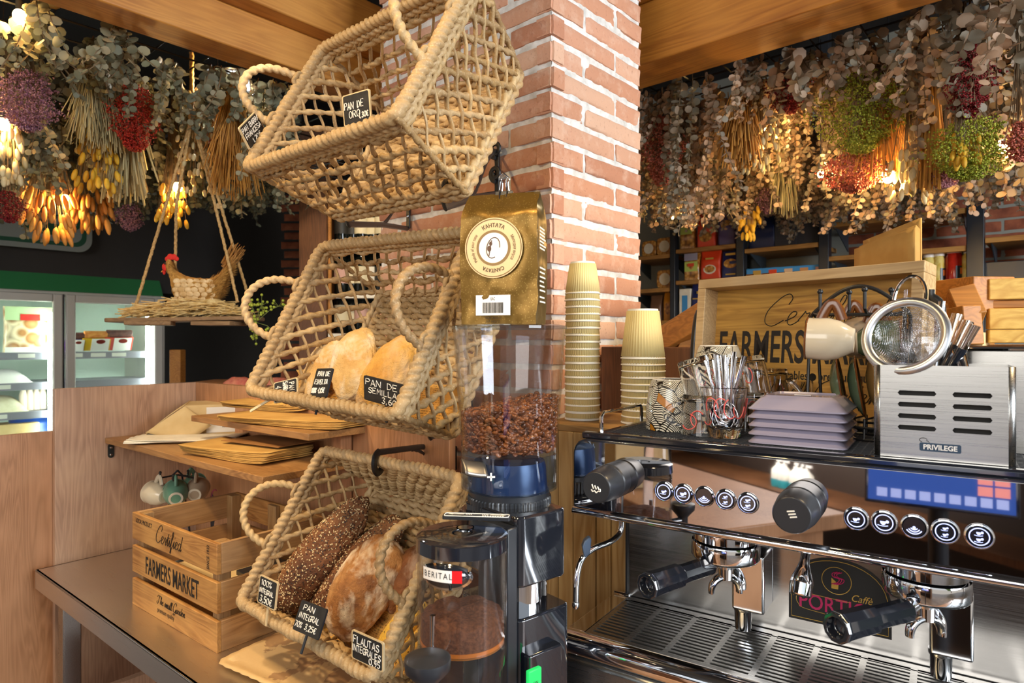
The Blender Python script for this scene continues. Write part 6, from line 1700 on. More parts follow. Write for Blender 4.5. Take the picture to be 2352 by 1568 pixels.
# wooden crates and pallets behind the bar
def board(A, B, dz, dep, mat, lb=None, parent=None, name='board', th_=.02, up=Z):
    x = (B-A); L = x.length; M = facing(A, x, up); mb = MB(); mb.box((L/2, -dz/2, -dep/2), (L, dz, dep), M); return obj(name, mb, mat, parent, bevel=.0015)
cr = thing('slanted_crate', 'brown wooden vegetable crate seen end on left of the printed tray', 'crate', P(1570, 800, 1.36))
board(P(1495, 762, 1.38), P(1630, 676, 1.30), .052, .03, M_['brown_pine'], parent=cr, name='slat', up=unit(.1, .2, 1))
board(P(1500, 838, 1.40), P(1632, 752, 1.32), .060, .02, M_['brown_pine'], parent=cr, name='slat', up=unit(.1, .2, 1))
board(P(1592, 712, 1.335), P(1624, 724, 1.33), .12, .02, M_['brown_pine'], parent=cr, name='end_post')
rg = random.Random(31)
for i in range(4):
    c = P(1538+13*i, 772-8*i, 1.40); mb = MB(); mb.ell(c, (.022, .018, .017), None, 14, 10, fn=lambda p: p+V((1, 1, 1))*.003*noise.noise(p*90)); tag(obj('pepper', mb, mottled('green_pepper', '#3c5c1c', '#6c8a34', 30, .3)), 'green pepper lying in the slanted brown crate left of the printed tray', 'pepper', 'green peppers in the slanted crate')
mb = MB(); q = P(1570, 797, 1.30); mb.box((0, 0, q.z/2), (.30, .10, q.z), frame(V((q.x, q.y+.06, 0)), mM, kM, Z)); tag(obj('dark_cabinet', mb, M_['dark_panel'], bevel=.002), 'dark walnut cabinet standing behind the short stack of paper cups', 'cabinet')
c2_ = thing('angled_crate', 'thick honey coloured wooden crate corner behind the right end of the printed tray', 'crate', P(2200, 780, 1.05))
mb = MB(); A_ = P(2150, 662, 1.02); Mx = frame(A_, unit(.80, -.58, .10), unit(-.1, .0, 1), unit(.58, .80, 0))
board(P(2143, 645, 1.06), P(2236, 634, .98), .052, .07, M_['brown_pine'], parent=c2_, name='top_board')
board(P(2238, 650, .975), P(2268, 715, .95), .035, .09, M_['brown_pine'], parent=c2_, name='side_board', up=unit(.75, 0, .65))
board(P(2254, 700, .955), P(2262, 790, .95), .028, .08, M_['brown_pine'], parent=c2_, name='side_board', up=unit(1, 0, .1))
board(P(2140, 700, 1.02), P(2205, 692, .99), .10, .02, M_['brown_pine'], parent=c2_, name='lower_board')
pal = thing('pine_box', 'pale yellow pine box with horizontal slats at the far right of the bar', 'box', P(2330, 790, .95))
for v, h_ in ((640, .030), (708, .030), (757, .018)):
    A_ = P(2272, v, .98); board(A_, A_+V((.30, -.12, 0)), h_+.002, .018, M_['pale_pine'], parent=pal, name='slat')
A_ = P(2276, 690, .985); board(A_, A_+V((.10, -.04, 0)), .012, .012, M_['brown_pine'], parent=pal, name='spacer')
mb = MB(); A_ = P(2272, 792, .985); Mz = frame(A_, unit(.93, -.37, 0), unit(.37, .93, 0), Z); mb.box((.15, .10, -(A_.z-z0)/2), (.32, .18, A_.z-z0), Mz); tag(obj('bar_riser', mb, M_['brown_pine'], bevel=.002), 'brown wooden riser under the pale pine box behind the steel pan', 'riser')
# ================================================================ wall shelving on the right
kS = dE.x*1.03+dE.y*3.4
def SP(u, v, back=0.0):      # point on the plane of the shelf fronts
    p = Pk(u, v, dE, kS); return p+dE*back
sv = thing('wall_shelving', 'black steel wall shelving with wooden boards full of groceries behind the bar', 'shelving', V((SP(1800, 784).x, SP(1800, 784).y, 0)))
for u, w_ in ((1545, .03), (1700, .04), (1892, .045), (2240, .06)):
    p = SP(u, 784, .02); mb = MB(); mb.box((0, 0, 1.45), (w_, .05, 2.88), upright(V((p.x, p.y, 0)), -dD)); obj('post', mb, M_['black_satin'], sv, bevel=.003)
SHV = []
def shelf_r(u0, u1, v0, th=.022, dep=.30, mat='shelf_plank'):
    a = SP(u0, v0); b = SP(u1, 784); b.z = a.z; mb = MB(); L = (b-a).length
    mb.box((L/2, dep/2, -th/2), (L, dep, th), frame(a, -dD, dE, Z)); obj('shelf_board', mb, M_[mat], sv, bevel=.002)
    for s in (.02, L-.02):
        bk = MB(); M = frame(a+(-dD)*s+dE*.02-Z*th, -dD, dE, Z); bk.prism([(0, 0), (.22, 0), (.22, -.09)], -.002, .002, M @ Matrix(((0, 0, 1, 0), (1, 0, 0, 0), (0, 1, 0, 0), (0, 0, 0, 1)))); obj('shelf_bracket', bk, plain('blue_grey_steel', '#4a5660', .4, .5) if 'bracket' not in M_ else M_['bracket'], sv)
    return a.z
M_['bracket'] = plain('blue_grey_steel', '#4a5660', .4, .5)
zs_ = {}
zs_['a1'] = shelf_r(1440, 1540, 592); zs_['a2'] = shelf_r(1440, 1540, 666); zs_['a3'] = shelf_r(1440, 1540, 738)
zs_['b1'] = shelf_r(1552, 1690, 573); zs_['b2'] = shelf_r(1552, 1690, 645); zs_['b3'] = shelf_r(1552, 1690, 740)
zs_['c1'] = shelf_r(1710, 1880, 572); zs_['c2'] = shelf_r(1710, 1880, 640)
zs_['d0'] = shelf_r(1905, 2222, 512); zs_['d1'] = shelf_r(1902, 2222, 589); zs_['d2'] = shelf_r(1902, 2222, 672)
zs_['e1'] = shelf_r(2262, 2420, 546)
mb = MB(); p = SP(2300, 784, .10); a = SP(2255, 600, .05); mb.box((.35, .2, -.10), (.7, .4, .20), frame(a, -dD, dE, Z)); tag(obj('dark_cupboard', mb, M_['black_satin'], bevel=.003), 'black cupboard at the far right of the wall shelving above the pine box', 'cupboard')
# brick stretch of wall behind
pw = SP(1905, 784, .325); Mw_ = frame(V((pw.x, pw.y, 0)), -dD, Z, -dE)
mbk = bricks([(Mw_, {0: [(i*.25, i*.25+.24) for i in range(4)], 1: [(0, .115)]+[(.125+i*.25, .365+i*.25) for i in range(3)]+[(.875, .99)]}, .03)], 1.6, 2.6, .0575, .045, None, 'x', 9)
rb = struct('wall_brick', mbk, M_['brick_dark'], angle=50)
mb = MB(); mb.box((.495, 2.1, -.012), (.985, 1.0, .014), Mw_); obj('mortar', mb, M_['mortar'], rb)
# groceries
def pasta():
    t = NT('dried_pasta'); v = t.co(); n = t.n('TexVoronoi', Scale=55.0); t.l(v, n.inputs['Vector']); c = t.ramp(n.outputs['Distance'], [(0, lin('#e6b45c')), (.5, lin('#b8782c')), (1, lin('#4a2c14'))]); t.base(c); t.set(Roughness=.3, Coat_Weight=.5); return t.m
M_['pasta'] = pasta()
M_['redpack'] = plain('red_packet', '#d8401c', .4); M_['bluepack'] = plain('navy_packet', '#242a5e', .4); M_['bluepack2'] = plain('blue_carton', '#3c8cc4', .4); M_['greenlabel'] = plain('green_label', '#b8c860', .5)
def pack(u, vb, zk, wpx, hpx, mat, lb, cat='food packet', patch=None, dep=.05, name='food_packet', back=.05, soft=True, grp=None, depthless=False):
    p = SP(u, vb, back); p.z = zs_[zk]+.001; Y = p.y; wd, hh = wpx/F*Y*1.05, hpx/F*Y
    if soft: t, M = pouch(name, p, wd, hh, dep, -dD, mat, lb, cat, grp=grp)
    else:
        t = thing(name, lb, cat, p, grp); M = frame(p, -dD, dE, Z); mb = MB(); mb.box((0, 0, hh/2), (wd, dep, hh), M); obj('carton', mb, mat, t, bevel=.002)
    for i, (px, pz, pw_, ph_, pm, rd) in enumerate(patch or []):
        mb = MB(); yy = -dep/2*(1.13 if soft else 1)-.0012-.0006*i
        Mf = M @ Matrix(((1, 0, 0, px*wd), (0, 0, -1, yy), (0, 1, 0, pz*hh), (0, 0, 0, 1)))
        if rd: mb.add([(pw_*wd/2*math.cos(2*PI*k/24), ph_*hh/2*math.sin(2*PI*k/24), 0) for k in range(24)], [tuple(range(24))], Mf)
        else: mb.add([(-pw_*wd/2, -ph_*hh/2, 0), (pw_*wd/2, -ph_*hh/2, 0), (pw_*wd/2, ph_*hh/2, 0), (-pw_*wd/2, ph_*hh/2, 0)], [(0, 1, 2, 3)], Mf)
        obj('printed_label', mb, pm, t)
    return t
wl, gl, pa = M_['offwhite'], M_['greenlabel'], M_['pasta']
# top row (mostly behind the flowers), middle row, lower row
pack(1572, 570, 'b1', 34, 55, pa, 'clear bag of pasta on the upper shelf left of the red packet', patch=[(0, .75, .8, .3, gl, False)])
pack(1616, 567, 'b1', 42, 78, M_['redpack'], 'red packet on the upper shelf, half behind the hanging flowers', patch=[(0, .3, .7, .3, pa, True)])
pack(1664, 562, 'b1', 40, 74, plain('violet_packet', '#5a4670', .4), 'violet packet on the upper shelf beside the upper red one', patch=[(0, .62, .6, .3, pa, True)])
pack(1583, 642, 'b2', 36, 62, pa, 'clear bag of pasta with a green label on the second shelf', patch=[(0, .5, .84, .36, gl, False), (0, .56, .4, .12, M_['redpack'], False), (0, .85, .86, .26, M_['lavender'], False)])
pack(1626, 640, 'b2', 46, 66, M_['redpack'], 'bright red packet with a round picture on the second shelf', patch=[(0, .33, .62, .32, wl, True), (0, .34, .5, .24, pa, True), (0, .7, .4, .06, gold_, False)])
pack(1674, 633, 'b2', 44, 62, M_['bluepack'], 'navy blue biscuit packet on the second shelf beside the red one', patch=[(0, .52, .7, .34, pa, True), (0, .86, .5, .08, gold_, False), (0, .12, .5, .05, gold_, False)])
pack(1568, 735, 'b3', 26, 76, wl, 'white and blue carton on the third shelf above the slanted crate', 'food carton', [(.0, .55, .5, .5, M_['bluepack2'], False)], soft=False)
pack(1600, 735, 'b3', 38, 88, M_['bluepack'], 'navy blue packet on the third shelf above the slanted crate', patch=[(0, .76, .2, .07, gold_, False), (0, .6, .7, .03, gold_, False)])
pack(1644, 735, 'b3', 40, 96, plain('yellow_packet', '#d8a43c', .4), 'yellow packet in a blue frame on the third shelf beside the tray corner', 'food carton', soft=False)
def tub(u, v, zk, r, lb):
    p = SP(u, v, .06); p.z = zs_[zk]+.001; Y = p.y; rr = r/F*Y; t = thing('pasta_tub', lb, 'food tub', p)
    mb = MB(); mb.prism(rrect(-rr, 0, rr, 2*rr, rr*.45, 6), -.022, .022, frame(p, -dD, Z, -dE)); obj('tray', mb, pa, t, bevel=.004)
    mb = MB(); mb.add([(rr*.66*math.cos(2*PI*k/28), rr+rr*.66*math.sin(2*PI*k/28), .0225) for k in range(28)], [tuple(range(28))], frame(p, -dD, Z, -dE)); obj('round_label', mb, wl, t)
tub(1518, 588, 'a1', 20, 'clear pasta tub with a round white label on the upper end shelf'); tub(1519, 660, 'a2', 21, 'clear pasta tub with a round white label on the lower end shelf')
tub(1482, 588, 'a1', 18, 'clear pasta tub half hidden by the brick pillar')
pack(1500, 735, 'a3', 28, 58, plain('brown_packet', '#6a4a34', .4), 'brown packet at the end of the third shelf beside the pillar', patch=[(0, .3, .7, .4, pa, True)])
pack(1530, 735, 'a3', 26, 68, plain('orange_packet', '#cc8a2c', .4), 'orange packet at the end of the third shelf beside the post', patch=[(0, .4, .7, .4, pa, True)])
kinds_ = ['yellow waffle picture', 'red slice picture', 'pale wedge picture', 'tan wedge picture', 'pink wedge picture']
for i in range(5):
    pc_ = [gold_, M_['redpack'], plain('wafer_print', '#d8b088', .5), plain('tan_print', '#c88a50', .5), plain('rose_print', '#d8a090', .5)][i]
    pack(1729+36*i, 638, 'c2', 34, 22, M_['bluepack2'], 'small blue carton with a %s, %s of five in a row' % (kinds_[i], ordinal(i+1)), 'food carton', [(.2, .42, .5, .7, pc_, False), (-.25, .25, .5, .4, M_['brown_rim'], False)], dep=.09, soft=False, back=.06)
pack(1744, 570, 'c1', 60, 74, plain('dark_blue_packet', '#1a2448', .4), 'dark blue packet on the upper shelf behind the yellow dried flowers')
for i, u in enumerate((1800, 1850)):
    pack(u, 568, 'c1', 46, 72, plain('dark_book', '#2c2a30', .5), 'dark grey carton standing on the upper shelf, %s of two' % ordinal(i+1), 'carton', soft=False)
def jar(u, zk, wpx, hpx, mat, lb, lid=None, lab=True, back=.06):
    p = SP(u, 700, back); p.z = zs_[zk]+.001; Y = p.y; r = wpx/2/F*Y; h = hpx/F*Y; t = thing('preserve_jar', lb, 'jar', p); M = Matrix.Translation(p)
    mb = MB(); mb.lathe([(0, 0), (r*.95, 0), (r, .004), (r, h*.80), (r*.8, h*.88), (r*.78, h*.90), (0, h*.90)], 28, M); obj('body', mb, mat, t)
    mb = MB(); mb.lathe([(r*.86, h*.89), (r*.88, h*.90), (r*.88, h*.99), (r*.84, h), (0, h)], 28, M); obj('lid', mb, lid or M_['white'], t)
    if lab:
        mb = MB(); rr = r*1.015; n = 10; vs = []
        for i in range(n+1):
            a = -PI/2+.35+(-.8+1.6*i/n); vs += [(rr*math.cos(a), rr*math.sin(a), h*.22), (rr*math.cos(a), rr*math.sin(a), h*.55)]
        mb.add(vs, [(2*i, 2*i+2, 2*i+3, 2*i+1) for i in range(n)], M); l = obj('label', mb, M_['black_satin'], t)
        mb = MB(); rr = r*1.03; vs = []
        for i in range(5):
            a = -PI/2+.35+(-.28+.56*i/4); vs += [(rr*math.cos(a), rr*math.sin(a), h*.34), (rr*math.cos(a), rr*math.sin(a), h*.50)]
        mb.add(vs, [(2*i, 2*i+2, 2*i+3, 2*i+1) for i in range(4)], M); obj('printed_square', mb, plain('orange_print', '#d8702c', .5), l)
yel = mottled('pickled_yellow', '#c8a83c', '#e2d48c', 30, .2); redj = mottled('red_preserve', '#9c2014', '#c03020', 20, .15)
jar(1922, 'd2', 34, 50, mottled('olive_preserve', '#3c4a24', '#5c6a34', 30, .2), 'dark olive jar behind the left end of the standing paper bags', plain('olive_lid', '#6a7048', .4), False)
jar(1950, 'd2', 32, 50, redj, 'dark red jar beside the standing paper bags', plain('dark_red_lid', '#8c1c14', .3), False)
jar(2128, 'd2', 26, 80, yel, 'narrow yellow jar just behind the standing paper bags'); jar(2152, 'd2', 24, 82, yel, 'narrow pale yellow jar between the bags and the red jar')
jar(2187, 'd2', 34, 88, redj, 'tall red jar with a white lid on the shelf above the angled crate'); jar(2222, 'd2', 30, 86, yel, 'yellow pickle jar right of the tall red jar')
# ================================================================ the refrigerator on the left
def FPt(u, v, back=0.0): return Pk(u, v, nF, kF)+nF*back
MFr = lambda p: frame(p, dE, nF, Z)
x0 = (FPt(-150, 784)-F0).dot(dE); xm = (FPt(147, 784)-F0).dot(dE); x1 = (FPt(372, 784)-F0).dot(dE)
Mf = frame(F0, dE, nF, Z)
zt_ = FPt(150, 676).z; ztg = FPt(150, 647).z
fr_ = thing('display_refrigerator', 'upright glass door refrigerator with white frames under the dark wall', 'refrigerator', F0+nF*.35)
wf = plain('white_lacquer', '#cfccc4', .35)
DP = .62
mb = MB(); mb.box(((x0+x1)/2, DP, zt_/2), (x1-x0, .03, zt_), Mf); obj('back_panel', mb, plain('fridge_back', '#c4d6cc', .5), fr_)
for xx in (x0, x1): 
    mb = MB(); mb.box((xx, DP/2, zt_/2), (.03, DP, zt_), Mf); obj('side_panel', mb, wf, fr_)
mb = MB(); mb.box(((x0+x1)/2, DP/2, zt_+.0), (x1-x0+.03, DP, .03), Mf); obj('top_panel', mb, wf, fr_)
mb = MB(); mb.prism([(-.02, zt_+.015), (.05, ztg+.06), (.06, ztg+.06), (.06, zt_+.015)], x0, x1, Mf @ Matrix(((0, 0, 1, 0), (1, 0, 0, 0), (0, 1, 0, 0), (0, 0, 0, 1)))); obj('canopy', mb, plain('green_enamel', '#3f8a56', .25), fr_)
def door(a, b, nm):
    fw = .045
    mb = MB(); zb0 = .25
    mb.box((a+fw/2, -.015, (zt_+zb0)/2), (fw, .03, zt_-zb0), Mf); mb.box((b-fw/2, -.015, (zt_+zb0)/2), (fw, .03, zt_-zb0), Mf)
    mb.box(((a+b)/2, -.015, zt_-fw/2), (b-a-2*fw, .03, fw), Mf); mb.box(((a+b)/2, -.015, zb0+fw/2), (b-a-2*fw, .03, fw), Mf)
    d = obj('door', mb, wf, fr_, bevel=.006)
    g = MB(); g.box(((a+b)/2, -.012, (zt_+zb0)/2), (b-a-2*fw+.01, .006, zt_-zb0-2*fw+.01), Mf); obj('glass_pane', g, M_['doorglass'], d)
M_['doorglass'] = thin('door_glass', (.94, 1, .97, 1), 1.75)
door(x0+.01, xm-.012, 0); door(xm+.004, x1-.005, 1)
mb = MB(); mb.box((xm-.004, .02, zt_/2), (.012, .05, zt_), Mf); obj('mullion', mb, M_['black_satin'], fr_)
for xx in (x0+.06, xm-.05, x1-.06):
    mb = MB(); mb.box((xx, .06, zt_-.75), (.018, .018, 1.3), Mf); obj('light_strip', mb, M_['fridge_led'], fr_)
zsh = [FPt(260, v).z for v in (808, 873, 935, 1000)]
sm = plain('shelf_rail', '#8c8a98', .35)
for z in zsh:
    mb = MB(); mb.box(((x0+x1)/2, .28, z-.006), (x1-x0-.04, .40, .008), Mf); mb.box(((x0+x1)/2, .075, z-.018), (x1-x0-.04, .012, .040), Mf); s_ = obj('shelf', mb, sm, fr_)
for u, zi in ((70, 0), (180, 0), (233, 0), (280, 0), (14, 1), (6, 2)):
    q = FPt(u, 800); xx = (q-F0).dot(dE)*1.02; mb = MB(); mb.box((xx, .067, zsh[zi]-.017), (.075, .003, .022), Mf); obj('price_tag', mb, M_['white'], fr_)
def FX(u): return (FPt(u, 784)-F0).dot(dE)
def carton(u, wpx, hpx, zi, mat, top, lb):
    p = Mf @ V((FX(u)+.03, .14, zsh[zi])); Y = p.y; wd, hh = wpx/F*Y*1.25, hpx/F*Y*1.05; t = thing('meat_tray', lb, 'food packet', p); M = frame(p, dE, (nF+Z*.5).normalized(), (Z-nF*.5).normalized())
    mb = MB(); mb.box((0, 0, hh*.42), (wd, .03, hh*.62), M); obj('sleeve', mb, mat, t, bevel=.002)
    mb = MB(); mb.box((wd*.13, -.016, hh*.42), (wd*.62, .002, hh*.60), M); obj('label', mb, M_['white'], t)
    mb = MB(); mb.lathe([(0, 0), (wd*.16, 0)], 20, M @ Matrix(((1, 0, 0, wd*.13), (0, 0, -1, -.0178), (0, .6, 0, hh*.58), (0, 0, 0, 1)))); obj('seal', mb, plain('seal_red', '#a02a20', .5), t)
    mb = MB(); mb.box((0, .004, hh*.86), (wd*.92, .028, hh*.3), M); obj('contents', mb, top, t, bevel=.006)
carton(172, 30, 45, 0, plain('purple_sleeve', '#5a3a78', .5), mottled('dark_meat', '#4a2420', '#6c3830', 40), 'packet in a purple sleeve, leftmost on the refrigerator shelf')
carton(221, 46, 48, 0, plain('yellow_sleeve', '#e0b020', .5), mottled('orange_food', '#c8702c', '#e09a4c', 40), 'packet in a yellow sleeve in the middle of the refrigerator shelf')
carton(273, 46, 50, 0, plain('red_sleeve', '#d03a24', .5), mottled('dark_meat', '#4a2420', '#6c3830', 40), 'packet in a red sleeve on the refrigerator shelf')
p = Mf @ V((FX(88), .16, zsh[0])); mush = NT('mushroom_print'); mv = mush.co(); vo = mush.n('TexVoronoi', Scale=14.0); mush.l(mv, vo.inputs['Vector'])
mush.base(mush.ramp(vo.outputs['Distance'], [(0, lin('#c89868')), (.4, lin('#a06c40')), (.6, lin('#e4d2b0')), (1, lin('#5c3c20'))])); mush.set(Roughness=.3, Coat_Weight=.4)
t, M = pouch('frozen_bag', p, .25, .255, .06, dE, mush.m, 'large bag printed with mushrooms behind the first refrigerator door', 'food bag')
mb = MB(); mb.box((0, -.036, .215), (.245, .002, .075), M); obj('top_band', mb, plain('pale_green_print', '#b8d0a0', .4), t)
mb = MB(); mb.box((-.01, -.0385, .195), (.09, .002, .035), M); l_ = obj('label', mb, M_['red'], t)
mb = MB(); mb.box((0, -.036, .015), (.245, .002, .03), M); obj('bottom_band', mb, M_['white'], t)
for (u, zi, wd, hh, mt, lb) in ((0, 1, .34, .085, M_['white'], 'white wrapped tray on the second refrigerator shelf'), (0, 2, .30, .10, mottled('cream_pizza_box', '#d8cfa8', '#ece4c8', 20), 'cream printed packet on the third refrigerator shelf')):
    p = Mf @ V((FX(u), .22, zsh[zi]+.001)); mb = MB(); M = frame(p, dE, nF, Z)
    mb.grid(lambda s, q: V(((s-.5)*wd, (q-.5)*.22, hh*(1-abs(2*s-1)**5)*(1-abs(2*q-1)**4)*(.6+.4*q))), 16, 12, M); tag(obj('food_tray', mb, mt), lb, 'food tray')
for i in range(4):
    p = Mf @ V((FX(70)+.004+i*.030, .18, zsh[2]+.001)); mb = MB(); mb.lathe([(0, 0), (.018, 0), (.019, .004), (.019, .085), (.012, .11), (.012, .125), (0, .125)], 18, Matrix.Translation(p))
    tag(obj('bottle', mb, plain('milky_bottle', '#e4d2c0', .3)), 'small cream bottle in the row on the third refrigerator shelf', 'bottle', 'cream bottles in the refrigerator')
p = Mf @ V((FX(30), .18, zsh[3]+.001)); mb = MB(); mb.box((0, 0, .05), (.28, .14, .10), frame(p, dE, nF, Z)); tag(obj('carton', mb, M_['card'], bevel=.003), 'brown cardboard carton on the lowest visible refrigerator shelf', 'box')
p = Mf @ V((FX(96), .2, zsh[3]+.001)); t, M = pouch('crisp_bag', p, .22, .15, .08, dE, plain('blue_foil', '#2050a8', .3), 'shiny blue bag beside the brown carton in the refrigerator', 'food bag')
# round cornered sign above
gs = thing('green_letter_sign', 'grey wall sign with a dark green border and letter above the refrigerator', 'sign', FPt(95, 540, -.02))
a_, b_ = FPt(-70, 592, -.02), FPt(208, 560, -.02); sw = (b_-a_).dot(dE); zlo = FPt(207, 575, -.02).z-.02
Msg = frame(V((a_.x, a_.y, zlo)), dE, Z, -nF); sH = sw*1.02
sg1 = plain('sign_grey', '#8c9490', .5); sgn = plain('sign_green', '#0f5038', .5)
mb = MB(); mb.prism(rrect(0, 0, sw, sH, .07, 8), 0, .012, Msg); obj('board', mb, sg1, gs, bevel=.002)
ou, inn = rrect(.028, .028, sw-.028, sH-.028, .055, 8), rrect(.050, .050, sw-.050, sH-.050, .045, 8); n = len(ou)
mb = MB(); mb.add([(x, y, .0126) for x, y in ou]+[(x, y, .0126) for x, y in inn], [(i, (i+1) % n, n+(i+1) % n, n+i) for i in range(n)], Msg); obj('border', mb, sgn, gs)
cxs, cys, R0 = sw*.62, sH*.55, sH*.40
mb = MB(); A_ = [PI*.35+PI*1.5*i/40 for i in range(41)]; vs = []
for a in A_: 
    wv_ = .25+.75*max(0, math.sin((a-PI*.35)/1.5))
    vs += [(cxs+R0*math.cos(a), cys+R0*math.sin(a), .0126), (cxs+(R0-.085*wv_)*math.cos(a), cys+(R0-.085*wv_)*math.sin(a), .0126)]
mb.add(vs, [(2*i, 2*i+1, 2*i+3, 2*i+2) for i in range(40)], Msg); mb.box((cxs+R0*.72, cys-R0*.30, .0126), (.06, R0*.75, .0012), Msg); obj('letter', mb, sgn, gs)
mb = MB(); sd = [(cxs-.10, cys+.12), (cxs-.10, cys-.07), (cxs+.01, cys-.12), (cxs+.12, cys-.07), (cxs+.12, cys+.12)]
mb.tube([Msg @ V((x, y, .0135)) for x, y in sd], .004, 6, closed=True); obj('shield', mb, sgn, gs)
bold_text('GOU', .055, Msg @ Matrix.Translation((cxs+.01, cys-.04, .0130)), sgn, gs, sx=1.1, heavy=.01)
mb = MB(); mb.ell((0, 0, 0), (.03, .02, .004), Msg @ Matrix.Translation((cxs-.05, cys+.07, .0135)), 14, 8); obj('red_mark', mb, M_['red'], gs)
# back corner: wooden post, brick strip, wine cabinet
mb = MB(); p = P(408, 800, 3.2); mb.box((p.x, p.y, .68), (.055, .055, 1.36), None); mb.v = [V(v) for v in mb.v]; tag(obj('wooden_post', mb, M_['beam_e'], bevel=.004), 'square wooden post standing behind the hanging hen shelf', 'post')
a = P(652, 700, 4.0); Mbk = frame(V((a.x, a.y, 0)), V((1, 0, 0)), Z, V((0, -1, 0)))
mbk = bricks([(Mbk, {0: [(0, .115)], 1: [(-.02, .095)]}, .03)], 1.0, 2.7, .0575, .042, None, 'x', 5); rb2 = struct('wall_brick_strip', mbk, M_['brick_dark'], angle=50)
mb = MB(); mb.box((.05, 1.45, -.02), (.11, 2.9, .02), Mbk); obj('mortar', mb, M_['dark_wall'], rb2)
wc = thing('wine_cabinet', 'tall brown wooden cabinet of wine bottles behind the middle basket', 'cabinet', P(800, 784, 3.5)-Z*(H-.0)+Z*0)
YW = 3.4
xa_, xb_, xc_ = P(690, 784, YW).x, P(752, 784, YW).x, P(905, 784, YW).x
mb = MB(); mb.box(((xa_+xb_)/2, YW+.15, 1.25), (xb_-xa_, .34, 2.5)); obj('side_board', mb, M_['dark_panel'], wc)
mb = MB(); mb.box((xb_+.008, YW+.02, 1.25), (.014, .02, 2.5)); obj('edge_strip', mb, M_['beam_e'], wc)
mb = MB(); mb.box(((xb_+xc_)/2, YW+.31, 1.25), (xc_-xb_, .02, 2.5)); obj('back_board', mb, M_['black_matt'], wc)
zws = [H-(v-CY)/F*YW for v in (560, 675, 765, 850)]
for z in zws:
    mb = MB(); mb.box(((xb_+xc_)/2, YW+.15, z-.012), (xc_-xb_-.01, .30, .024)); s_ = obj('shelf', mb, M_['dark_panel'], wc)
    mb = MB(); mb.box(((xb_+xc_)/2, YW-.004, z-.012), (xc_-xb_-.01, .006, .020)); obj('price_strip', mb, M_['offwhite'], wc)
rg = random.Random(77); nb = 0
def bottle_proto(lab, glassm):
    t = thing('wine_bottle', 'x', 'bottle', V((0, 0, 0)))
    mb = MB(); mb.lathe([(0, 0), (.036, 0), (.0375, .004), (.0375, .19), (.030, .215), (.015, .24), (.014, .29), (.0155, .292), (.0155, .30), (0, .30)], 20); obj('glass', mb, glassm, t)
    mb = MB(); mb.lathe([(.0381, .06), (.0381, .15)], 20); mb.f = mb.f[:-2] if False else mb.f; obj('label', mb, lab, t)
    return t
dkg = plain('dark_wine_glass', '#0c100c', .08); labs = [M_['offwhite'], plain('cream_label', '#d8c8a0', .6), plain('black_label', '#2a2620', .5), plain('rose_label', '#c89a88', .6)]
protos = [bottle_proto(l, dkg) for l in labs]
words = ['upper shelf', 'second shelf', 'third shelf', 'lowest shelf']
first = set()
for si, z in enumerate(zws):
    for i in range(7):
        k = rg.randrange(4); loc = V((xb_+.055+i*.041*1.32, YW+.07+.02*(i % 2), z+.001)); lb = 'dark wine bottle on the %s of the wine cabinet' % words[si]; gp = 'wine bottles on the '+words[si]
        if k not in first:
            first.add(k); o = protos[k]; o.location = loc; o['label'] = lb; o['group'] = gp
        else: dup(protos[k], loc, lb, group=gp)
for k in range(4):
    if k not in first: protos[k].location = V((xb_+.06, YW+.2, zws[0]+.001)); protos[k]['label'] = 'wine bottle at the back of the upper cabinet shelf'
# ================================================================ hanging shelf with the straw hen
YH = 1.95
hs = thing('hanging_shelf', 'weathered wooden shelf hanging from jute ropes by the dried flowers', 'hanging shelf', P(430, 735, YH))
hx = unit(1, .12, 0); hy = Z.cross(hx)
c_ = P(432, 734, YH); Mh2 = frame(c_, hx, hy, Z)
wB = 315/F*YH
mb = MB(); mb.box((0, 0, 0), (wB, .13, .012), Mh2 @ Matrix.Rotation(-.02, 4, 'Y')); obj('board', mb, M_['old_board'], hs, bevel=.003)
for x in (-.10, .10):
    mb = MB(); mb.box((x, .0, -.012), (.12, .11, .012), Mh2 @ Matrix.Rotation(.25 if x < 0 else -.2, 4, 'Z')); obj('batten', mb, M_['old_board'], hs, bevel=.002)
def rope(pts, r=.0042, n=10):
    mb = MB(); pp = []
    for i in range(len(pts)-1):
        k = max(2, int((pts[i+1]-pts[i]).length/.004)); pp += [pts[i].lerp(pts[i+1], j/k) for j in range(k)]
    pp.append(pts[-1]); mb.tube([p+V((.0012*noise.noise(p*60), 0, .0)) for p in pp], r, n, lobes=3, pitch=.018, amp=.2); return mb
kn = P(441, 268, YH); tp_ = Pz(440, 140, zB+.10); tp_ = P(440, 120, YH)
obj('main_rope', rope([tp_, kn], .0062), M_['jute'], hs, angle=0)
mb = MB(); mb.ell(kn, (.011, .011, .014), None, 14, 10); obj('knot', mb, M_['jute'], hs)
for (u, v, Y, mid) in ((309, 712, YH-.05, (384, 460)), (402, 640, YH+.07, (405, 470)), (546, 694, YH-.03, (494, 470)), (577, 700, YH+.07, (500, 450))):
    obj('rope', rope([kn, P(mid[0], mid[1], YH), P(u, v, Y)], .0042), M_['jute'], hs, angle=0)
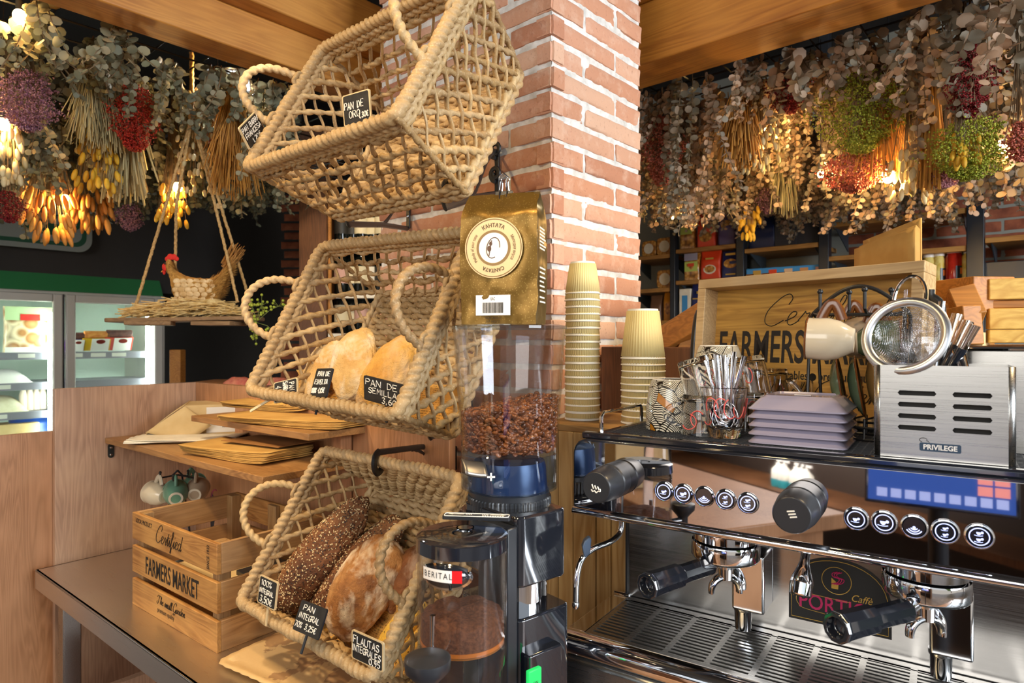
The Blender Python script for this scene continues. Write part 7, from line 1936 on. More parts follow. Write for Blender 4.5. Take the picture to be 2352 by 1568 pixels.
# straw nest
rg = random.Random(15); mb = MB()
for i in range(620):
    x = rg.uniform(-.160, .165); y = rg.uniform(-.065, .05); z = .010+.052*max(0, 1-(x/.18)**2)*rg.random()*(1 if abs(x) > .09 or y < -.03 else .5)+(.010 if x > 0 else 0)*rg.random()
    L = rg.uniform(.03, .08); a = rg.gauss(0, .35); b = rg.gauss(.05, .16)
    p = Mh2 @ V((x, y, z)); d = hx*math.cos(a)+hy*math.sin(a)+Z*b
    mb.tube([p-d*L/2, p+d*L/2], rg.uniform(.0010, .0018), 4, rnd=rg.random())
ns = obj('straw_nest', mb, M_['straw']); tag(ns, 'loose straw nest spread over the hanging wooden shelf', 'straw', None, 'stuff')
# the hen: one lofted body
hc = P(452, 676, YH)
def HP(x, y, z): return hc+hx*x+hy*y+Z*z
prof = [(-.088, .082, .006, .010), (-.083, .083, .017, .020), (-.076, .080, .021, .024), (-.070, .064, .022, .026), (-.064, .042, .029, .034), (-.050, .020, .042, .046), (-.030, .006, .052, .050), (-.005, .000, .056, .050), (.025, .002, .052, .046), (.050, .012, .042, .040), (.068, .032, .028, .032), (.082, .058, .020, .026), (.094, .080, .016, .022), (.100, .092, .006, .008)]
prof = [tuple(v) for v in spline(prof, 4)]
mb = MB()
def hbody(s, t):
    i = min(int(t*(len(prof)-1)+.5), len(prof)-1); x, z, ry, rz = prof[i]; a = 2*PI*s
    r = 1+.07*noise.noise(V((x*40, math.cos(a)*3, math.sin(a)*3)))+.06*noise.noise(V((x*150, math.cos(a)*9, math.sin(a)*9)))
    return HP(x, ry*r*math.cos(a), z+rz*r*math.sin(a))
mb.grid(hbody, 40, len(prof), wrap=True)
hen = obj('straw_hen', mb, mottled('brown_bristle', '#8c6228', '#b8883e', 90, .9, .6, stretch=(1, 1, .4)), angle=0, loc=hc); tag(hen, 'ornamental straw hen with a red comb sitting on the hanging shelf', 'hen ornament')
mb = MB(); rg = random.Random(2)
def brist(cnt, x0_, x1_, L, dirf, mb):
    for i in range(cnt):
        t = rg.uniform(x0_, x1_); k = t*(len(prof)-1); j = int(k); x, z, ry, rz = prof[j]; a = rg.uniform(0, 2*PI)
        p = HP(x, ry*math.cos(a), z+rz*math.sin(a)); n = (hy*math.cos(a)+Z*math.sin(a)); d = (n*.45+dirf(t)+V((rg.gauss(0, .12), rg.gauss(0, .12), rg.gauss(0, .12)))).normalized(); l = L*rg.uniform(.6, 1.2)
        w_ = d.cross(n).normalized()*.0011; mb.add([p-w_, p+w_, p+d*l], [(0, 1, 2)], rnd=rg.random())
brist(1500, .16, .48, .013, lambda t: hx*.5-Z*.9, mb); brist(1200, .68, .99, .020, lambda t: hx*.8+Z*.55, mb)
obj('bristles', mb, mottled('bristle_tips', '#9a6c2c', '#cc9c50', 120, .9), hen, smooth=False)['kind'] = 'stuff'
mb = MB()
for i in range(40):
    L = rg.uniform(.055, .082); b = HP(.083+rg.uniform(-.01, .012), rg.uniform(-.018, .018), .075+rg.uniform(-.02, .02)); d = (hx*rg.uniform(.25, .75)+Z*rg.uniform(.6, 1)+hy*rg.uniform(-.25, .25)).normalized()
    mb.tube([b, b+d*L*.6, b+d*L], lambda s: .0062*(1-s*.7), 6, flat=.4)
obj('tail', mb, mottled('tail_straw', '#8c602c', '#b88644', 80, .9, .5), hen)
mb = MB()
for r_ in range(5):
    for c2 in range(6):
        x = -.042+.018*c2+.006*(r_ % 2); z = .036-.013*r_; k = min(range(len(prof)), key=lambda q: abs(prof[q][0]-x)); px, pz, ry, rz = prof[k]
        sn_ = max(-1, min(1, (z-pz)/rz)); y = -ry*math.sqrt(max(0, 1-sn_*sn_))-.001
        mb.ell((0, 0, 0), (.0105, .0085, .003), facing(HP(x, y, z), hx), 12, 8, rnd=rg.random())
obj('wing_scales', mb, mottled('wood_chip', '#b8935c', '#dcc092', 40, .7), hen)
mb = MB(); mb.ell(HP(-.004, -.0, -.026), (.085, .050, .022), None, 20, 10); obj('husk_base', mb, M_['straw'], hen)
mb = MB()
for (x, z, r) in ((-.084, .106, .008), (-.076, .112, .010), (-.066, .112, .0095), (-.058, .107, .007)): mb.ell(HP(x, 0, z), (r, .004, r), None, 12, 8)
obj('comb', mb, M_['red'], hen)
mb = MB(); mb.ell(HP(-.086, -.012, .080), (.009, .006, .012), None, 12, 8); mb.ell(HP(-.092, -.004, .068), (.005, .004, .010), None, 10, 8); obj('wattle', mb, M_['red'], hen)
mb = MB(); mb.ell(HP(-.083, -.0215, .090), (.0032, .002, .0032), None, 10, 8); obj('eye', mb, M_['ink'], hen)
mb = MB(); mb.cyl(HP(-.088, 0, .076), HP(-.101, -.004, .066), .0045, 10, .0005); obj('beak', mb, plain('horn_yellow', '#c89838', .5), hen)
# sprig of green berries at the shelf's end
rg = random.Random(6); b0 = P(588, 740, YH-.03); st = MB(); be_ = MB()
for i in range(9):
    e = P(rg.uniform(575, 655), rg.uniform(680, 790), YH-.03+rg.uniform(-.04, .05)); m_ = b0.lerp(e, .5)+Z*.01; st.tube([b0, m_, e], .0010, 5)
    for j in range(9):
        q = m_.lerp(e, rg.random()*1.1)+V((rg.gauss(0, .008), rg.gauss(0, .008), rg.gauss(0, .010))); be_.ell(q, (.0042,)*3, None, 8, 6, rnd=rg.random()); st.tube([m_.lerp(e, .6), q], .0006, 4)
sp_ = obj('berry_sprig', st, plain('green_stem', '#6c7434', .6)); tag(sp_, 'sprig of small green berries at the end of the hanging shelf', 'sprig')
obj('berries', be_, mottled('green_berry', '#8c9c28', '#a8b040', 30, .4), sp_)
# ================================================================ dried flowers hanging from the ceiling grid
def leafmat(name, stops, trans=.25):
    t = NT(name); r = t.rnd(); c = t.ramp(r, [(p, lin(h)) for p, h in stops]); n = t.noise(t.co(), 60, 3)
    c = t.mix(t.mrange(n, 0, .35, .5, .8), c, lin('#8a6a48')); t.base(c); t.set(Roughness=.6)
    t.b.inputs['Subsurface Weight'].default_value = 0.0
    tr = t.n('BsdfTranslucent'); t.l(c, tr.inputs[0]); mx = t.n('MixShader'); mx.inputs[0].default_value = trans
    t.l(t.b.outputs[0], mx.inputs[1]); t.l(tr.outputs[0], mx.inputs[2]); t.l(mx.outputs[0], t.t.nodes['Material Output'].inputs[0]); return t.m
LM = {'eu_l': leafmat('eucalyptus_grey', [(0, '#4c5042'), (.4, '#74765f'), (.75, '#989072'), (1, '#b4986c')]),
      'eu_r': leafmat('eucalyptus_rose', [(0, '#5c5c4e'), (.35, '#8c8270'), (.7, '#b4967c'), (1, '#cca482')]),
      'stem': plain('dry_stem', '#6a5438', .8)}
zG = H+.79
def disc_leaf(mb, p, d, n, r, rnd, k=8):
    """cupped round leaf starting at p along d with normal n"""
    d = d.normalized(); n = (n-d*n.dot(d)).normalized(); s = d.cross(n)
    c = p+d*r; vs = [c-n*r*.22]
    for i in range(k):
        a = 2*PI*i/k+PI/k; vs.append(c+d*(r*1.08*math.cos(a))+s*(r*math.sin(a)))
    b = [(0, 1+i, 1+(i+1) % k) for i in range(k)]
    mb.add(vs, b, None, 0, rnd)
def euc(seed, L, lr, nst, spread, mat):
    rg = random.Random(seed); lv = MB(); st = MB()
    for s in range(nst):
        a = rg.uniform(0, 2*PI); off = V((math.cos(a), math.sin(a), 0))*spread*rg.uniform(.2, 1); bend = V((rg.gauss(0, .05), rg.gauss(0, .05), 0)); Ls = L*rg.uniform(.7, 1.05); pts = []
        for i in range(9):
            t = i/8; pts.append(off*(.55+.45*t**.7)+bend*t*t-Z*Ls*t)
        st.tube(pts, .0014, 4)
        n = int(Ls/(lr*1.05)); ph = rg.uniform(0, 6.3); tint = rg.random()
        for i in range(n):
            t = .02+.98*(i+.5)/n; k = t*8; j = min(int(k), 7); p = pts[j].lerp(pts[j+1], k-j)
            for o_ in (0, PI):
                if rg.random() < .06: continue
                b = ph+i*1.75+o_+rg.gauss(0, .3); out = V((math.cos(b), math.sin(b), 0)); d = out-Z*rg.uniform(-.1, .8)
                nn = (Z*rg.uniform(-.2, .8)+V((rg.gauss(0, .7), rg.gauss(0, .7), 0)))
                if nn.length < .1: nn = V((1, 0, .2))
                disc_leaf(lv, p, d, nn, lr*rg.uniform(.6, 1.12)*(1.12-.4*t), min(1, max(0, .5*tint+.5*rg.random())))
    return lv, st
def put(name, lv, st, mat, loc, label, cat, grp=None, stm=None):
    t = thing(name, label, cat, loc, grp)
    lv.v = [p+loc for p in lv.v]; st.v = [p+loc for p in st.v]
    obj('foliage', lv, mat, t, smooth=True, angle=0)
    if st.v: obj('stems', st, stm or LM['stem'], t)
    return t
SPEC = [
    dict(a=('cloud', 62, 165, 300, 125, 1.62, 'purple', 'mauve dried bloom bunch near the string light at the left edge', 1,), k=dict()),
    dict(a=('cloud', 308, 200, 346, 95, 1.85, 'red', 'bright red dried bloom bunch hanging left of the jute rope', 2,), k=dict(n=3200)),
    dict(a=('cloud', 500, 250, 350, 70, 2.1, 'dred', 'dark red dried bunch between the jute rope and the orange grass', 3,), k=dict(n=1800)),
    dict(a=('sheaf', 533, 240, 455, 105, 1.95, 'orange', 'golden orange grass sheaf hanging just left of the empty basket', 4,), k=dict(n=420)),
    dict(a=('heads', 455, 190, 440, 90, 2.0, 'cream', 'cream bunny tail bunch hanging behind the jute rope', 5,), k=dict(n=80, hl=.012, hr=.0065)),
    dict(a=('sheaf', 205, 120, 340, 80, 1.82, 'wheat', 'pale oat sheaf left of the bright red bunch', 6,), k=dict(n=260)),
    dict(a=('sheaf', 245, 160, 360, 80, 1.85, 'wheat', 'second pale oat sheaf close beside the bright red bunch', 7,), k=dict(n=260)),
    dict(a=('heads', 225, 310, 430, 90, 1.88, 'yellow', 'yellow seed head bunch below the pale oat sheaves', 8,), k=dict(n=46, hl=.018, hr=.0075)),
    dict(a=('sheaf', 290, 330, 470, 90, 1.95, 'wheat', 'long pale grass sheaf hanging under the bright red bunch', 9,), k=dict(n=200, w=.0030)),
    dict(a=('heads', 398, 430, 510, 70, 2.05, 'yellow', 'yellow seed head bunch lit by the bulb above the straw hen', 10,), k=dict(n=46, hl=.016, hr=.007)),
    dict(a=('heads', 110, 425, 540, 100, 2.0, 'orange', 'amber grass bunch hanging in front of the green letter sign', 11,), k=dict(n=60, hl=.026, hr=.0075)),
    dict(a=('heads', 205, 445, 515, 90, 2.1, 'orange', 'amber grass bunch hanging right of the green letter sign', 12,), k=dict(n=60, hl=.026, hr=.0075)),
    dict(a=('heads', 18, 280, 420, 70, 1.68, 'cream', 'cream seed head bunch at the left edge by the lower string lights', 13,), k=dict(n=40, hl=.016, hr=.007)),
    dict(a=('cloud', 300, 470, 530, 60, 2.15, 'purple', 'small dull purple bunch at the lower fringe above the refrigerator', 14,), k=dict(n=900)),
    dict(a=('cloud', 20, 440, 510, 60, 1.85, 'dred', 'small dark red bunch at the lower left fringe beside the sign', 15,), k=dict(n=900)),
    dict(a=('cloud', 1980, 175, 350, 185, 1.72, 'lime', 'large lime green bloom bunch in the middle of the flowers', 21,), k=dict(n=3600)),
    dict(a=('cloud', 2225, 275, 412, 165, 1.52, 'lime', 'lime green bloom bunch near the right edge of the flowers', 22,), k=dict(n=3200)),
    dict(a=('cloud', 1812, 120, 260, 95, 1.85, 'dred', 'deep red bloom bunch hanging close under the right hand beam', 23,), k=dict(n=2400)),
    dict(a=('cloud', 2228, 110, 270, 85, 1.48, 'dred', 'crimson bloom bunch high at the right among pinkish eucalyptus', 24,), k=dict(n=2600)),
    dict(a=('cloud', 1520, 270, 425, 90, 2.05, 'coral', 'coral bloom bunch hanging right beside the brick pillar', 25,), k=dict(n=2200, size=.0038)),
    dict(a=('sheaf', 1700, 175, 390, 85, 1.90, 'orange', 'orange oat sheaf hanging between pillar and lime bunch', 26,), k=dict(n=300, w=.0024)),
    dict(a=('heads', 1745, 220, 385, 90, 1.92, 'cream', 'tan seed head bunch beside the orange oat sheaf', 27,), k=dict(n=70, hl=.014, hr=.006)),
    dict(a=('cloud', 1965, 350, 440, 120, 1.80, 'coral', 'salmon bloom bunch glowing under the big lime bunch', 28,), k=dict(n=1800, size=.004)),
    dict(a=('sheaf', 2020, 310, 420, 130, 1.78, 'orange', 'amber grass bunch around the lit bulb', 29,), k=dict(n=240, w=.003)),
    dict(a=('heads', 2090, 350, 450, 90, 1.7, 'cream', 'cream seed head bunch right of the lit bulb', 30,), k=dict(n=50, hl=.018, hr=.007)),
    dict(a=('heads', 1722, 480, 545, 45, 2.3, 'yellow', 'bright yellow seed head bunch at the lower fringe above the shelves', 31,), k=dict(n=34, hl=.016, hr=.007)),
    dict(a=('cloud', 2170, 385, 430, 60, 1.62, 'pink', 'pink bloom tuft under the right hand lime bunch', 32,), k=dict(n=1200)),
    dict(a=('heads', 2215, 310, 380, 60, 1.50, 'yellow', 'yellow seed head bunch left of the right hand lime bunch', 33,), k=dict(n=30, hl=.014, hr=.006)),
    dict(a=('sheaf', 2140, 350, 440, 50, 1.62, 'orange', 'rust orange grass bunch beside the pink tuft', 34,), k=dict(n=160, w=.0028)),
    dict(a=('sheaf', 1800, 400, 500, 60, 2.2, 'wheat', 'pale wheat sheaf at the lower fringe behind the lit bulb', 35,), k=dict(n=160, w=.0024)),
    dict(a=('cloud', 2345, 280, 370, 60, 1.45, 'coral', 'rust coloured bloom bunch at the far right edge', 36,), k=dict(n=1200)),
    dict(a=('cloud', 1765, 430, 490, 45, 2.25, 'purple', 'small mauve bunch at the lower fringe above the blue cartons', 37,), k=dict(n=800)),
]
rgf = random.Random(42)
def clear_of(u, Y, zb):
    for q in SPEC:
        kd, u0, vt, vb, wp, Ys = q['a'][:6]
        if abs(u-u0) < wp*.44+38/Y and Y < Ys+.10: zb = max(zb, H-(vt+18-CY)/F*Y)
    return zb
# the dark wire grid the bunches hang from
for nm, o_, (w1, w2) in (('trim_6', dD*1.78+dE*-.4, (1.7, 2.3)), ('trim_7', dE*1.74+dD*-1.0, (2.5, 1.5))):
    ax, ay = (dD, dE) if nm == 'trim_6' else (-dD, dE)
    o_ = dD*1.78+dE*-.4 if nm == 'trim_6' else dE*1.74+dD*1.5
    mb = MB()
    for i in range(int(w1/.12)+1): mb.tube([o_+ax*(i*.12)+Z*(zG+.012), o_+ax*(i*.12)+ay*w2+Z*(zG+.012)], .003, 4)
    for i in range(int(w2/.12)+1): mb.tube([o_+ay*(i*.12)+Z*(zG+.016), o_+ay*(i*.12)+ax*w1+Z*(zG+.016)], .003, 4)
    struct(nm, mb, M_['black_iron'])
def field(mat, side, lab, grp, cells, lr, seeds):
    protos = []
    for i, (L, sd) in enumerate(seeds):
        lv, st = euc(sd, L, lr, 8, .105, mat); protos.append([L, lv, st, None])
    for (x, y, zb) in cells:
        L = zG-zb
        pr = min(protos, key=lambda q: abs(q[0]-L)+rgf.random()*.05); loc = V((x, y, zG+rgf.uniform(-.01, .01)))
        sc = L/pr[0]
        if pr[3] is None: pr[3] = put('eucalyptus_bunch', pr[1], pr[2], mat, V((0, 0, 0)), lab, 'dried flowers', grp); pr[3].location = loc; pr[3].scale = (sc,)*3; pr[3].rotation_euler = (0, 0, rgf.uniform(0, 6.3))
        else: dup(pr[3], loc, lab, rgf.uniform(0, 6.3), sc, grp)
def env_z(u, v, Y): return H-(v-CY)/F*Y
def cells_left():
    out = []
    for i in range(12):
        for j in range(13):
            dd = 1.83+.12*i+rgf.uniform(-.03, .03); ee = -.15+.145*j+rgf.uniform(-.035, .035)
            p = dD*dd+dE*ee
            if p.y < 1.3: continue
            u = CX+F*p.x/p.y
            if u < -70 or u > 650: continue
            if 365 < u < 500 and p.y < 2.0: continue
            vb = 520 if u < 200 else 480 if u < 450 else 450
            vb += rgf.uniform(-50, 30)
            zb = clear_of(u, p.y, max(H+.26, env_z(u, vb, p.y)))
            if 365 < u < 560 and p.y < 2.12: zb = zG-.16
            zb = min(zb, zG-rgf.uniform(.13, .2))
            out.append((p.x, p.y, zb))
    return out
def cells_right():
    out = []
    for i in range(11):
        for j in range(15):
            ee = 1.80+.12*i+rgf.uniform(-.03, .03); dd = 1.30-.145*j+rgf.uniform(-.035, .035)
            p = dD*dd+dE*ee
            u = CX+F*p.x/p.y
            if p.y < .8 or u < 1440 or u > 2420: continue
            vb = 520+rgf.uniform(-60, 25)-(40 if u > 2150 else 0)
            zb = clear_of(u, p.y, max(H+.22, env_z(u, vb, p.y)))
            zb = min(zb, zG-rgf.uniform(.13, .2))
            out.append((p.x, p.y, zb))
    return out
SD = [(.16, 9), (.22, 1), (.30, 2), (.38, 3), (.46, 4), (.54, 5), (.34, 6), (.42, 7), (.50, 8)]
cl = cells_left(); cr_ = cells_right()
field(LM['eu_l'], 'L', 'bunch of dried grey green eucalyptus hanging from the ceiling grid left of the brick pillar', 'eucalyptus bunches left of the pillar', cl, .0125, SD)
field(LM['eu_r'], 'R', 'bunch of dried pinkish grey eucalyptus hanging from the ceiling grid right of the brick pillar', 'eucalyptus bunches right of the pillar', [c for c in cr_ if c[1] < 1.78], .0142, [(l, s+20) for l, s in SD])
field(LM['eu_r'], 'R', 'dried eucalyptus bunch with small leaves hanging in the back rows right of the brick pillar', 'small leaved eucalyptus right of the pillar', [c for c in cr_ if c[1] >= 1.78], .0112, [(l, s+40) for l, s in SD])
# coloured bunches
def cloud(seed, L, R, n, size, top=.35):
    """fine broom bloom: an upturned drop of tiny florets on thin stalks"""
    rg = random.Random(seed); lv = MB(); st = MB()
    for i in range(26):
        a = rg.uniform(0, 6.3); r = R*.7*math.sqrt(rg.random()); e = V((r*math.cos(a), r*math.sin(a), -L*rg.uniform(.7, .95))); st.tube([V((0, 0, 0)), e*.5+V((0, 0, -.02)), e], .0009, 3)
    for i in range(n):
        t = top+(1-top)*rg.random()**.8; w_ = R*math.sin(PI*min(1, (t-top)/(1-top)*.86+.10))**.75; a = rg.uniform(0, 6.3); w_ *= 1+.75*noise.noise(V((math.cos(a)*1.6, math.sin(a)*1.6, t*7+seed))); r = w_*math.sqrt(rg.random())*(1.25 if rg.random() < .12 else 1)
        p = V((r*math.cos(a), r*math.sin(a), -L*t)); s = size*rg.uniform(.6, 1.3); d = V((rg.gauss(0, 1), rg.gauss(0, 1), rg.gauss(0, 1))).normalized()
        q = d.orthogonal().normalized()*s; w2 = d.cross(q)
        lv.add([p+d*s*1.6, p+q, p-q*.5+w2*.87, p-q*.5-w2*.87], [(0, 1, 2), (0, 2, 3), (0, 3, 1), (1, 3, 2)], None, 0, rg.random())
    return lv, st
def heads(seed, L, R, n, hl, hr, top=.55):
    """stalks with an oval seed head each"""
    rg = random.Random(seed); lv = MB(); st = MB()
    for i in range(n):
        a = rg.uniform(0, 6.3); r = R*math.sqrt(rg.random()); t = rg.uniform(top, 1)
        e = V((r*math.cos(a), r*math.sin(a), -L*t)); st.tube([V((r*.1*math.cos(a), r*.1*math.sin(a), 0)), V((e.x*.45, e.y*.45, e.z*.55)), e], .0008, 3)
        d = V((e.x*.6, e.y*.6, -.12)).normalized(); M = along(e, d); lv.ell((0, 0, hl*.4), (hr, hr, hl), M, 7, 6, rnd=rg.random())
    return lv, st
def sheaf(seed, L, R, n, w_=.0016):
    """dense straight strands flaring downwards"""
    rg = random.Random(seed); lv = MB(); st = MB()
    for i in range(n):
        a = rg.uniform(0, 6.3); r = R*math.sqrt(rg.random()); e = V((r*math.cos(a), r*math.sin(a), -L*rg.uniform(.55, 1))); e.x += rg.gauss(0, R*.22); m_ = V((e.x*.5+rg.gauss(0, R*.12), e.y*.55, e.z*.5))
        b = V((r*.12*math.cos(a), r*.12*math.sin(a), -.01)); rn = rg.random(); lv.tube([b, m_, e], lambda s: w_*(.5+.9*s*(1.4-s)), 4, rnd=rn)
    return lv, st
def two(n, a, b): return leafmat(n, [(0, a), (1, b)], .2)
C_ = {'red': two('dyed_red', '#8c1408', '#c83014'), 'dred': two('dyed_dark_red', '#6a0c10', '#9c1820'), 'purple': two('dyed_mauve', '#7a4a6c', '#b4848c'), 'lime': two('dyed_lime', '#7c8c1c', '#b4b838'),
      'coral': two('dyed_coral', '#b0503c', '#d8806c'), 'yellow': two('dyed_yellow', '#c89414', '#e8bc34'), 'orange': two('dyed_orange', '#a8702c', '#d89c44'), 'wheat': two('wheat', '#9c9068', '#ccc090'), 'cream': two('cream_tails', '#b8a878', '#dccca0'), 'pink': two('dyed_pink', '#b06a78', '#d49a98')}
def special(kind, u, vtop, vbot, wpx, Y, mat, label, seed, **kw):
    """bunch whose bloom the photograph shows between vtop and vbot"""
    loc = P(u, 600, Y); loc.z = zG; L = zG-(H-(vbot-CY)/F*Y); R = wpx/2/F*Y; tz = (zG-(H-(vtop-CY)/F*Y))/L
    if kind == 'cloud': lv, st = cloud(seed, L, R, kw.get('n', 2600), kw.get('size', .0030), max(.05, tz))
    elif kind == 'heads': lv, st = heads(seed, L, R, kw.get('n', 60), kw.get('hl', .014), kw.get('hr', .006), max(.1, tz))
    else: lv, st = sheaf(seed, L, R, kw.get('n', 240), kw.get('w', .0016))
    nm = {'cloud': 'broom_bloom_bunch', 'heads': 'seed_head_bunch', 'sheaf': 'grass_sheaf'}[kind]
    return put(nm, lv, st, C_[mat], loc, label, 'dried flowers')
for q in SPEC: special(*q['a'], **q['k'])
# string bulbs between the flowers
def bulb(u, v, Y, label, e=2.2, r=.014, mat='bulb', grp=None):
    p = P(u, v, Y); t = thing('string_bulb', label, 'light bulb', p, grp); mb = MB(); mb.ell(p, (r, r, r*1.25), None, 16, 12); obj('glass_bulb', mb, M_[mat], t)
    mb = MB(); mb.cyl(p+Z*r, p+Z*(r+.022), .008, 12); obj('socket', mb, M_['black_satin'], t)
    mb = MB(); mb.tube([p+Z*(r+.02), V((p.x, p.y, zG+.1))], .0015, 5); obj('cable', mb, M_['black_satin'], t)
    if e: l = lamp('POINT', 'bulb_light', p-Z*(r*1.25+.006)+V((0, -.012, 0)), e*1.5, (1, .62, .22), None, .02); l.parent = t; l.location = l.location-p
    return t
bulb(45, 38, 1.50, 'lit string bulb under the left beam near the mauve bunch', 1.6)
bulb(8, 285, 1.66, 'lit string bulb at the left edge below the mauve bunch', 1.6)
bulb(500, 180, 2.0, 'lit string bulb beside the white ceiling spotlight', 1.8)
bulb(408, 430, 2.06, 'lit string bulb above the straw hen', 1.6)
bulb(150, 455, 2.02, 'lit string bulb among the amber grass above the refrigerator sign', 2.2, .010)
bulb(2040, 404, 1.76, 'lit string bulb under the big lime green bunch', 3.2, .016)
bulb(1885, 400, 1.9, 'lit string bulb left of the salmon bunch', 2.2, .009)
bulb(1760, 300, 2.05, 'lit string bulb behind the tan seed heads', 1.8, .008)
bulb(1545, 500, 2.3, 'lit string bulb at the lower fringe beside the pillar', 1.0, .004)
bulb(2300, 330, 1.62, 'lit string bulb behind the right hand lime bunch', 2.2, .008)
# track spotlight with barn doors
p = P(540, 196, 2.12); t = thing('spotlight', 'white lit ceiling spotlight with metal flaps beside the golden grass', 'spotlight', p)
M = along(p, unit(.15, -.8, -.55)); mb = MB(); mb.lathe([(.030, -.07), (.034, 0), (.031, 0), (.028, -.05), (0, -.06)], 28, M); obj('housing', mb, M_['black_satin'], t)
mb = MB(); mb.lathe([(.027, -.008), (0, -.006)], 28, M); obj('lamp_face', mb, M_['spot_lit'], t)
for a in (0, PI/2, PI, 3*PI/2):
    mb = MB(); mb.add([(-.022, .033, 0), (.022, .033, 0), (.032, .062, .036), (-.032, .062, .036)], [(0, 1, 2, 3)], M @ Matrix.Rotation(a, 4, 'Z')); obj('flap', mb, M_['steel'], t, solid=.0012)
mb = MB(); mb.tube([M @ V((0, 0, -.06)), V((p.x, p.y+.05, zG+.1)), V((p.x, p.y+.05, 2.9))], .006, 8); obj('stem', mb, M_['black_satin'], t)
lamp('SPOT', 'track_light', M @ V((0, 0, .004)), 14, (.95, .98, 1), M @ V((0, 0, 1)), .02, angle=1.4)
# ================================================================ the shop behind the photographer (seen only mirrored in the steel)
def mirror_pt(u, v, dist):
    p = Pk(u, v, kM, kP); r = (p-V((0, 0, H))).normalized(); r = r-kM*(2*r.dot(kM)); return p+r*dist
mb = MB(); mb.box((-1.0, .11, .93), (1.3, .46, .04)); mb.box((-1.0, .11, .455), (1.2, .40, .91)); tag(obj('service_counter', mb, M_['laminate_front'], bevel=.004), 'wooden service counter behind the photographer, mirrored in the polished steel front', 'counter')
mb = MB()
sb = thing('dark_shelving', 'dark shelving with bottles behind the photographer, mirrored in the machine front', 'shelving', V((-1.6, -1.5, 0)))
for z in (.604, 1.02, 1.34):
    mb = MB(); mb.box((-1.6, -1.35, z), (2.6, .3, .03)); obj('shelf_board', mb, M_['dark_panel'], sb)
mb = MB(); mb.box((-1.6, -1.52, .69), (2.7, .04, 1.38)); obj('back_board', mb, plain('dark_brown_board', '#3a2c24', .6), sb)
mb = MB(); mb.box((-2.93, -1.37, .69), (.04, .4, 1.38)); mb2 = MB(); mb2.box((-.27, -1.37, .69), (.04, .4, 1.38)); obj('side_board', mb, M_['dark_panel'], sb); obj('side_board', mb2, M_['dark_panel'], sb)
def lotion(p, c, lb, h=.2, body=None, grp=None):
    t = thing('pump_bottle', lb, 'bottle', p, grp); M = Matrix.Translation(p)
    mb = MB(); mb.lathe([(0, h*.3), (.0385, h*.3), (.036, h*.62), (.018, h*.76), (.015, h*.8), (0, h*.8)], 20, M); obj('body', mb, body or M_['cup_white'], t)
    mb = MB(); mb.lathe([(0, 0), (.037, 0), (.039, .01), (.0388, h*.3), (0, h*.3)], 20, M); obj('band', mb, c, t)
    mb = MB(); mb.lathe([(.015, h*.8), (.015, h*.86), (.005, h*.87), (.005, h*.96), (0, h*.96)], 14, M); mb.box((.012, 0, h*.965), (.045, .012, .012), M); obj('pump', mb, M_['white'], t)
aq = plain('aqua_print', '#3cb4c4', .4); lg = plain('light_green_print', '#8cc860', .4)
q = mirror_pt(1511, 1100, .95); q.z = .951; lotion(q, M_['glass'], 'clear sanitiser pump bottle on the service counter, mirrored left of the small buttons', .26, M_['glass'])
for (u, c, n) in ((1616, aq, 'first'), (1644, aq, 'second'), (1702, aq, 'third'), (1724, lg, 'fourth'), (1748, lg, 'fifth')):
    q = mirror_pt(u, 1070, 2.65); q.z = .62; q.y = -1.3
    lotion(q, c, '%s pump bottle of the row on the dark shelf, mirrored above the small buttons' % n, .145)
ps = mirror_pt(2155, 1092, .95); nrm = (Pk(2150, 1110, kM, kP)-ps); nrm.z = 0; nrm = (nrm.normalized()+Z*.15).normalized()
Mps = frame(ps, Z.cross(nrm).normalized(), nrm.cross(Z.cross(nrm).normalized()), nrm)
pt_ = thing('till_screen', 'lit touch screen of the till, mirrored in the right part of the machine front', 'till screen', ps)
mb = MB(); mb.box((0, 0, -.01), (.29, .15, .02), Mps); obj('casing', mb, M_['black_gloss'], pt_, bevel=.004)
mb = MB(); mb.box((0, 0, .0008), (.275, .135, .001), Mps); obj('display', mb, emit('lit_display', '#3a62c0', .9, '#101828'), pt_)
mb = MB(); mb.box((-.02, .035, .0018), (.20, .05, .001), Mps); obj('display_field', mb, emit('lit_field', '#e8eef8', 1.1), pt_)
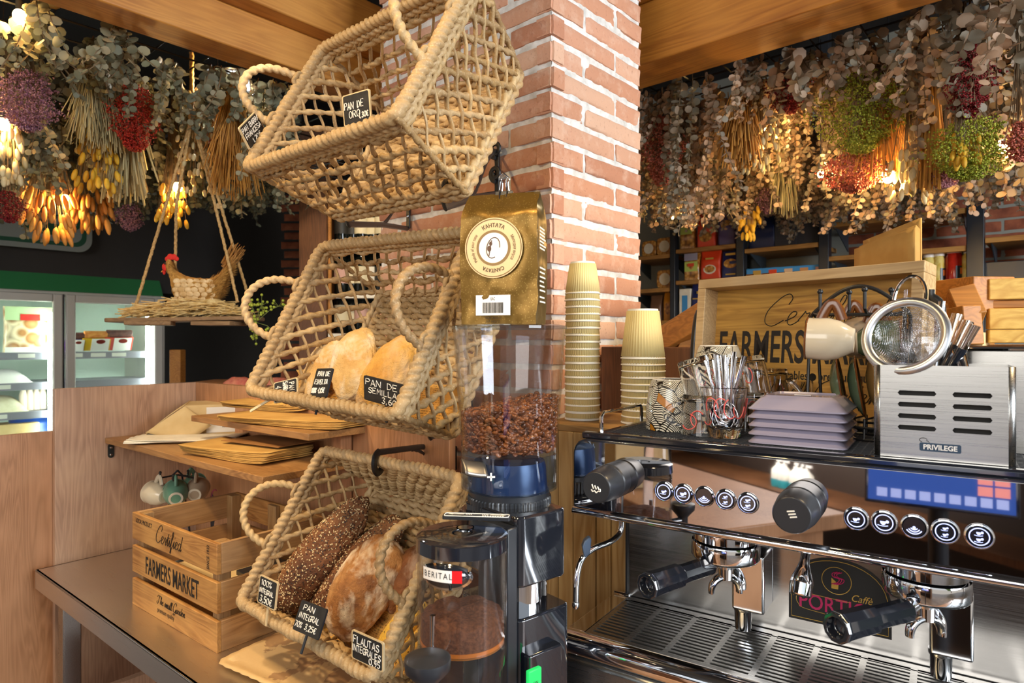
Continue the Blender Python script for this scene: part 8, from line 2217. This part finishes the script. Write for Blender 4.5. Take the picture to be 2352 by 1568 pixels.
for i in range(9):
    mb = MB(); mb.box((-.115+.028*i, -.048, .0018), (.021, .020, .001), Mps); obj('display_key', mb, emit('lit_key', '#7090e0', 1.1), pt_)
for i in range(4):
    mb = MB(); mb.box((-.115+.03*(i % 2), .0-.024*(i//2), .0018), (.026, .020, .001), Mps); obj('display_key', mb, emit('lit_red_key', '#e04030', 1.1), pt_)
mb = MB(); mb.cyl(ps-nrm*.02, V((ps.x, ps.y, 0)), .02, 14); obj('stand', mb, M_['black_satin'], pt_)
q = mirror_pt(1440, 1060, 1.25); mb = MB(); mb.box((q.x, q.y, 1.061), (.2, .2, .22)); tag(obj('carton', mb, M_['card'], bevel=.003), 'cardboard carton on the service counter, mirrored at the left of the machine front', 'box')
mb = MB(); mb.box((q.x+.02, q.y, 1.231), (.16, .17, .115)); tag(obj('carton', mb, M_['offwhite'], bevel=.003), 'white carton stacked on the brown one, mirrored at the left of the machine front', 'box')
# trees outside the windows
for i, (x, y, r) in enumerate(((7.5, .8, 1.8), (7.0, -1.6, 1.6), (8.5, 3.0, 1.9), (5.0, -6.5, 1.9))):
    t = thing('tree', 'leafy green tree outside the shop window, mirrored in the refrigerator doors', 'tree', V((x, y, 0)), 'trees outside the shop')
    mb = MB(); mb.ell((x, y, 2.7), (r, r, 1.5), None, 40, 26, fn=lambda p: p+(p-V((x, y, 2.7)))*(.25*noise.noise(p*1.6)+.18*noise.noise(p*5)))
    obj('crown', mb, M_['tree'] if 'tree' in M_ else M_.setdefault('tree', mottled('foliage', '#24451c', '#8cb060', 9, .7, .8, lo=.4, hi=.6)), t)
    mb = MB(); mb.cyl((x, y, 0), (x, y, 2.2), .14, 12); obj('trunk', mb, M_['dark_panel'], t)
lamp('SPOT', 'ceiling_and_fill_spot', (-.9, -.1, 2.6), 60, (1, .86, .68), (-.95, .0, .9), .08, angle=1.3)  # added spot that brightens the service counter for its mirror image
lamp('AREA', 'shelf_fill_light', (-1.7, -1.15, .98), 8, (1, .97, .9), (-1.7, -1.4, .6), 1.2, size_y=.05)  # added fill on the mirrored pump bottles, no such strip known
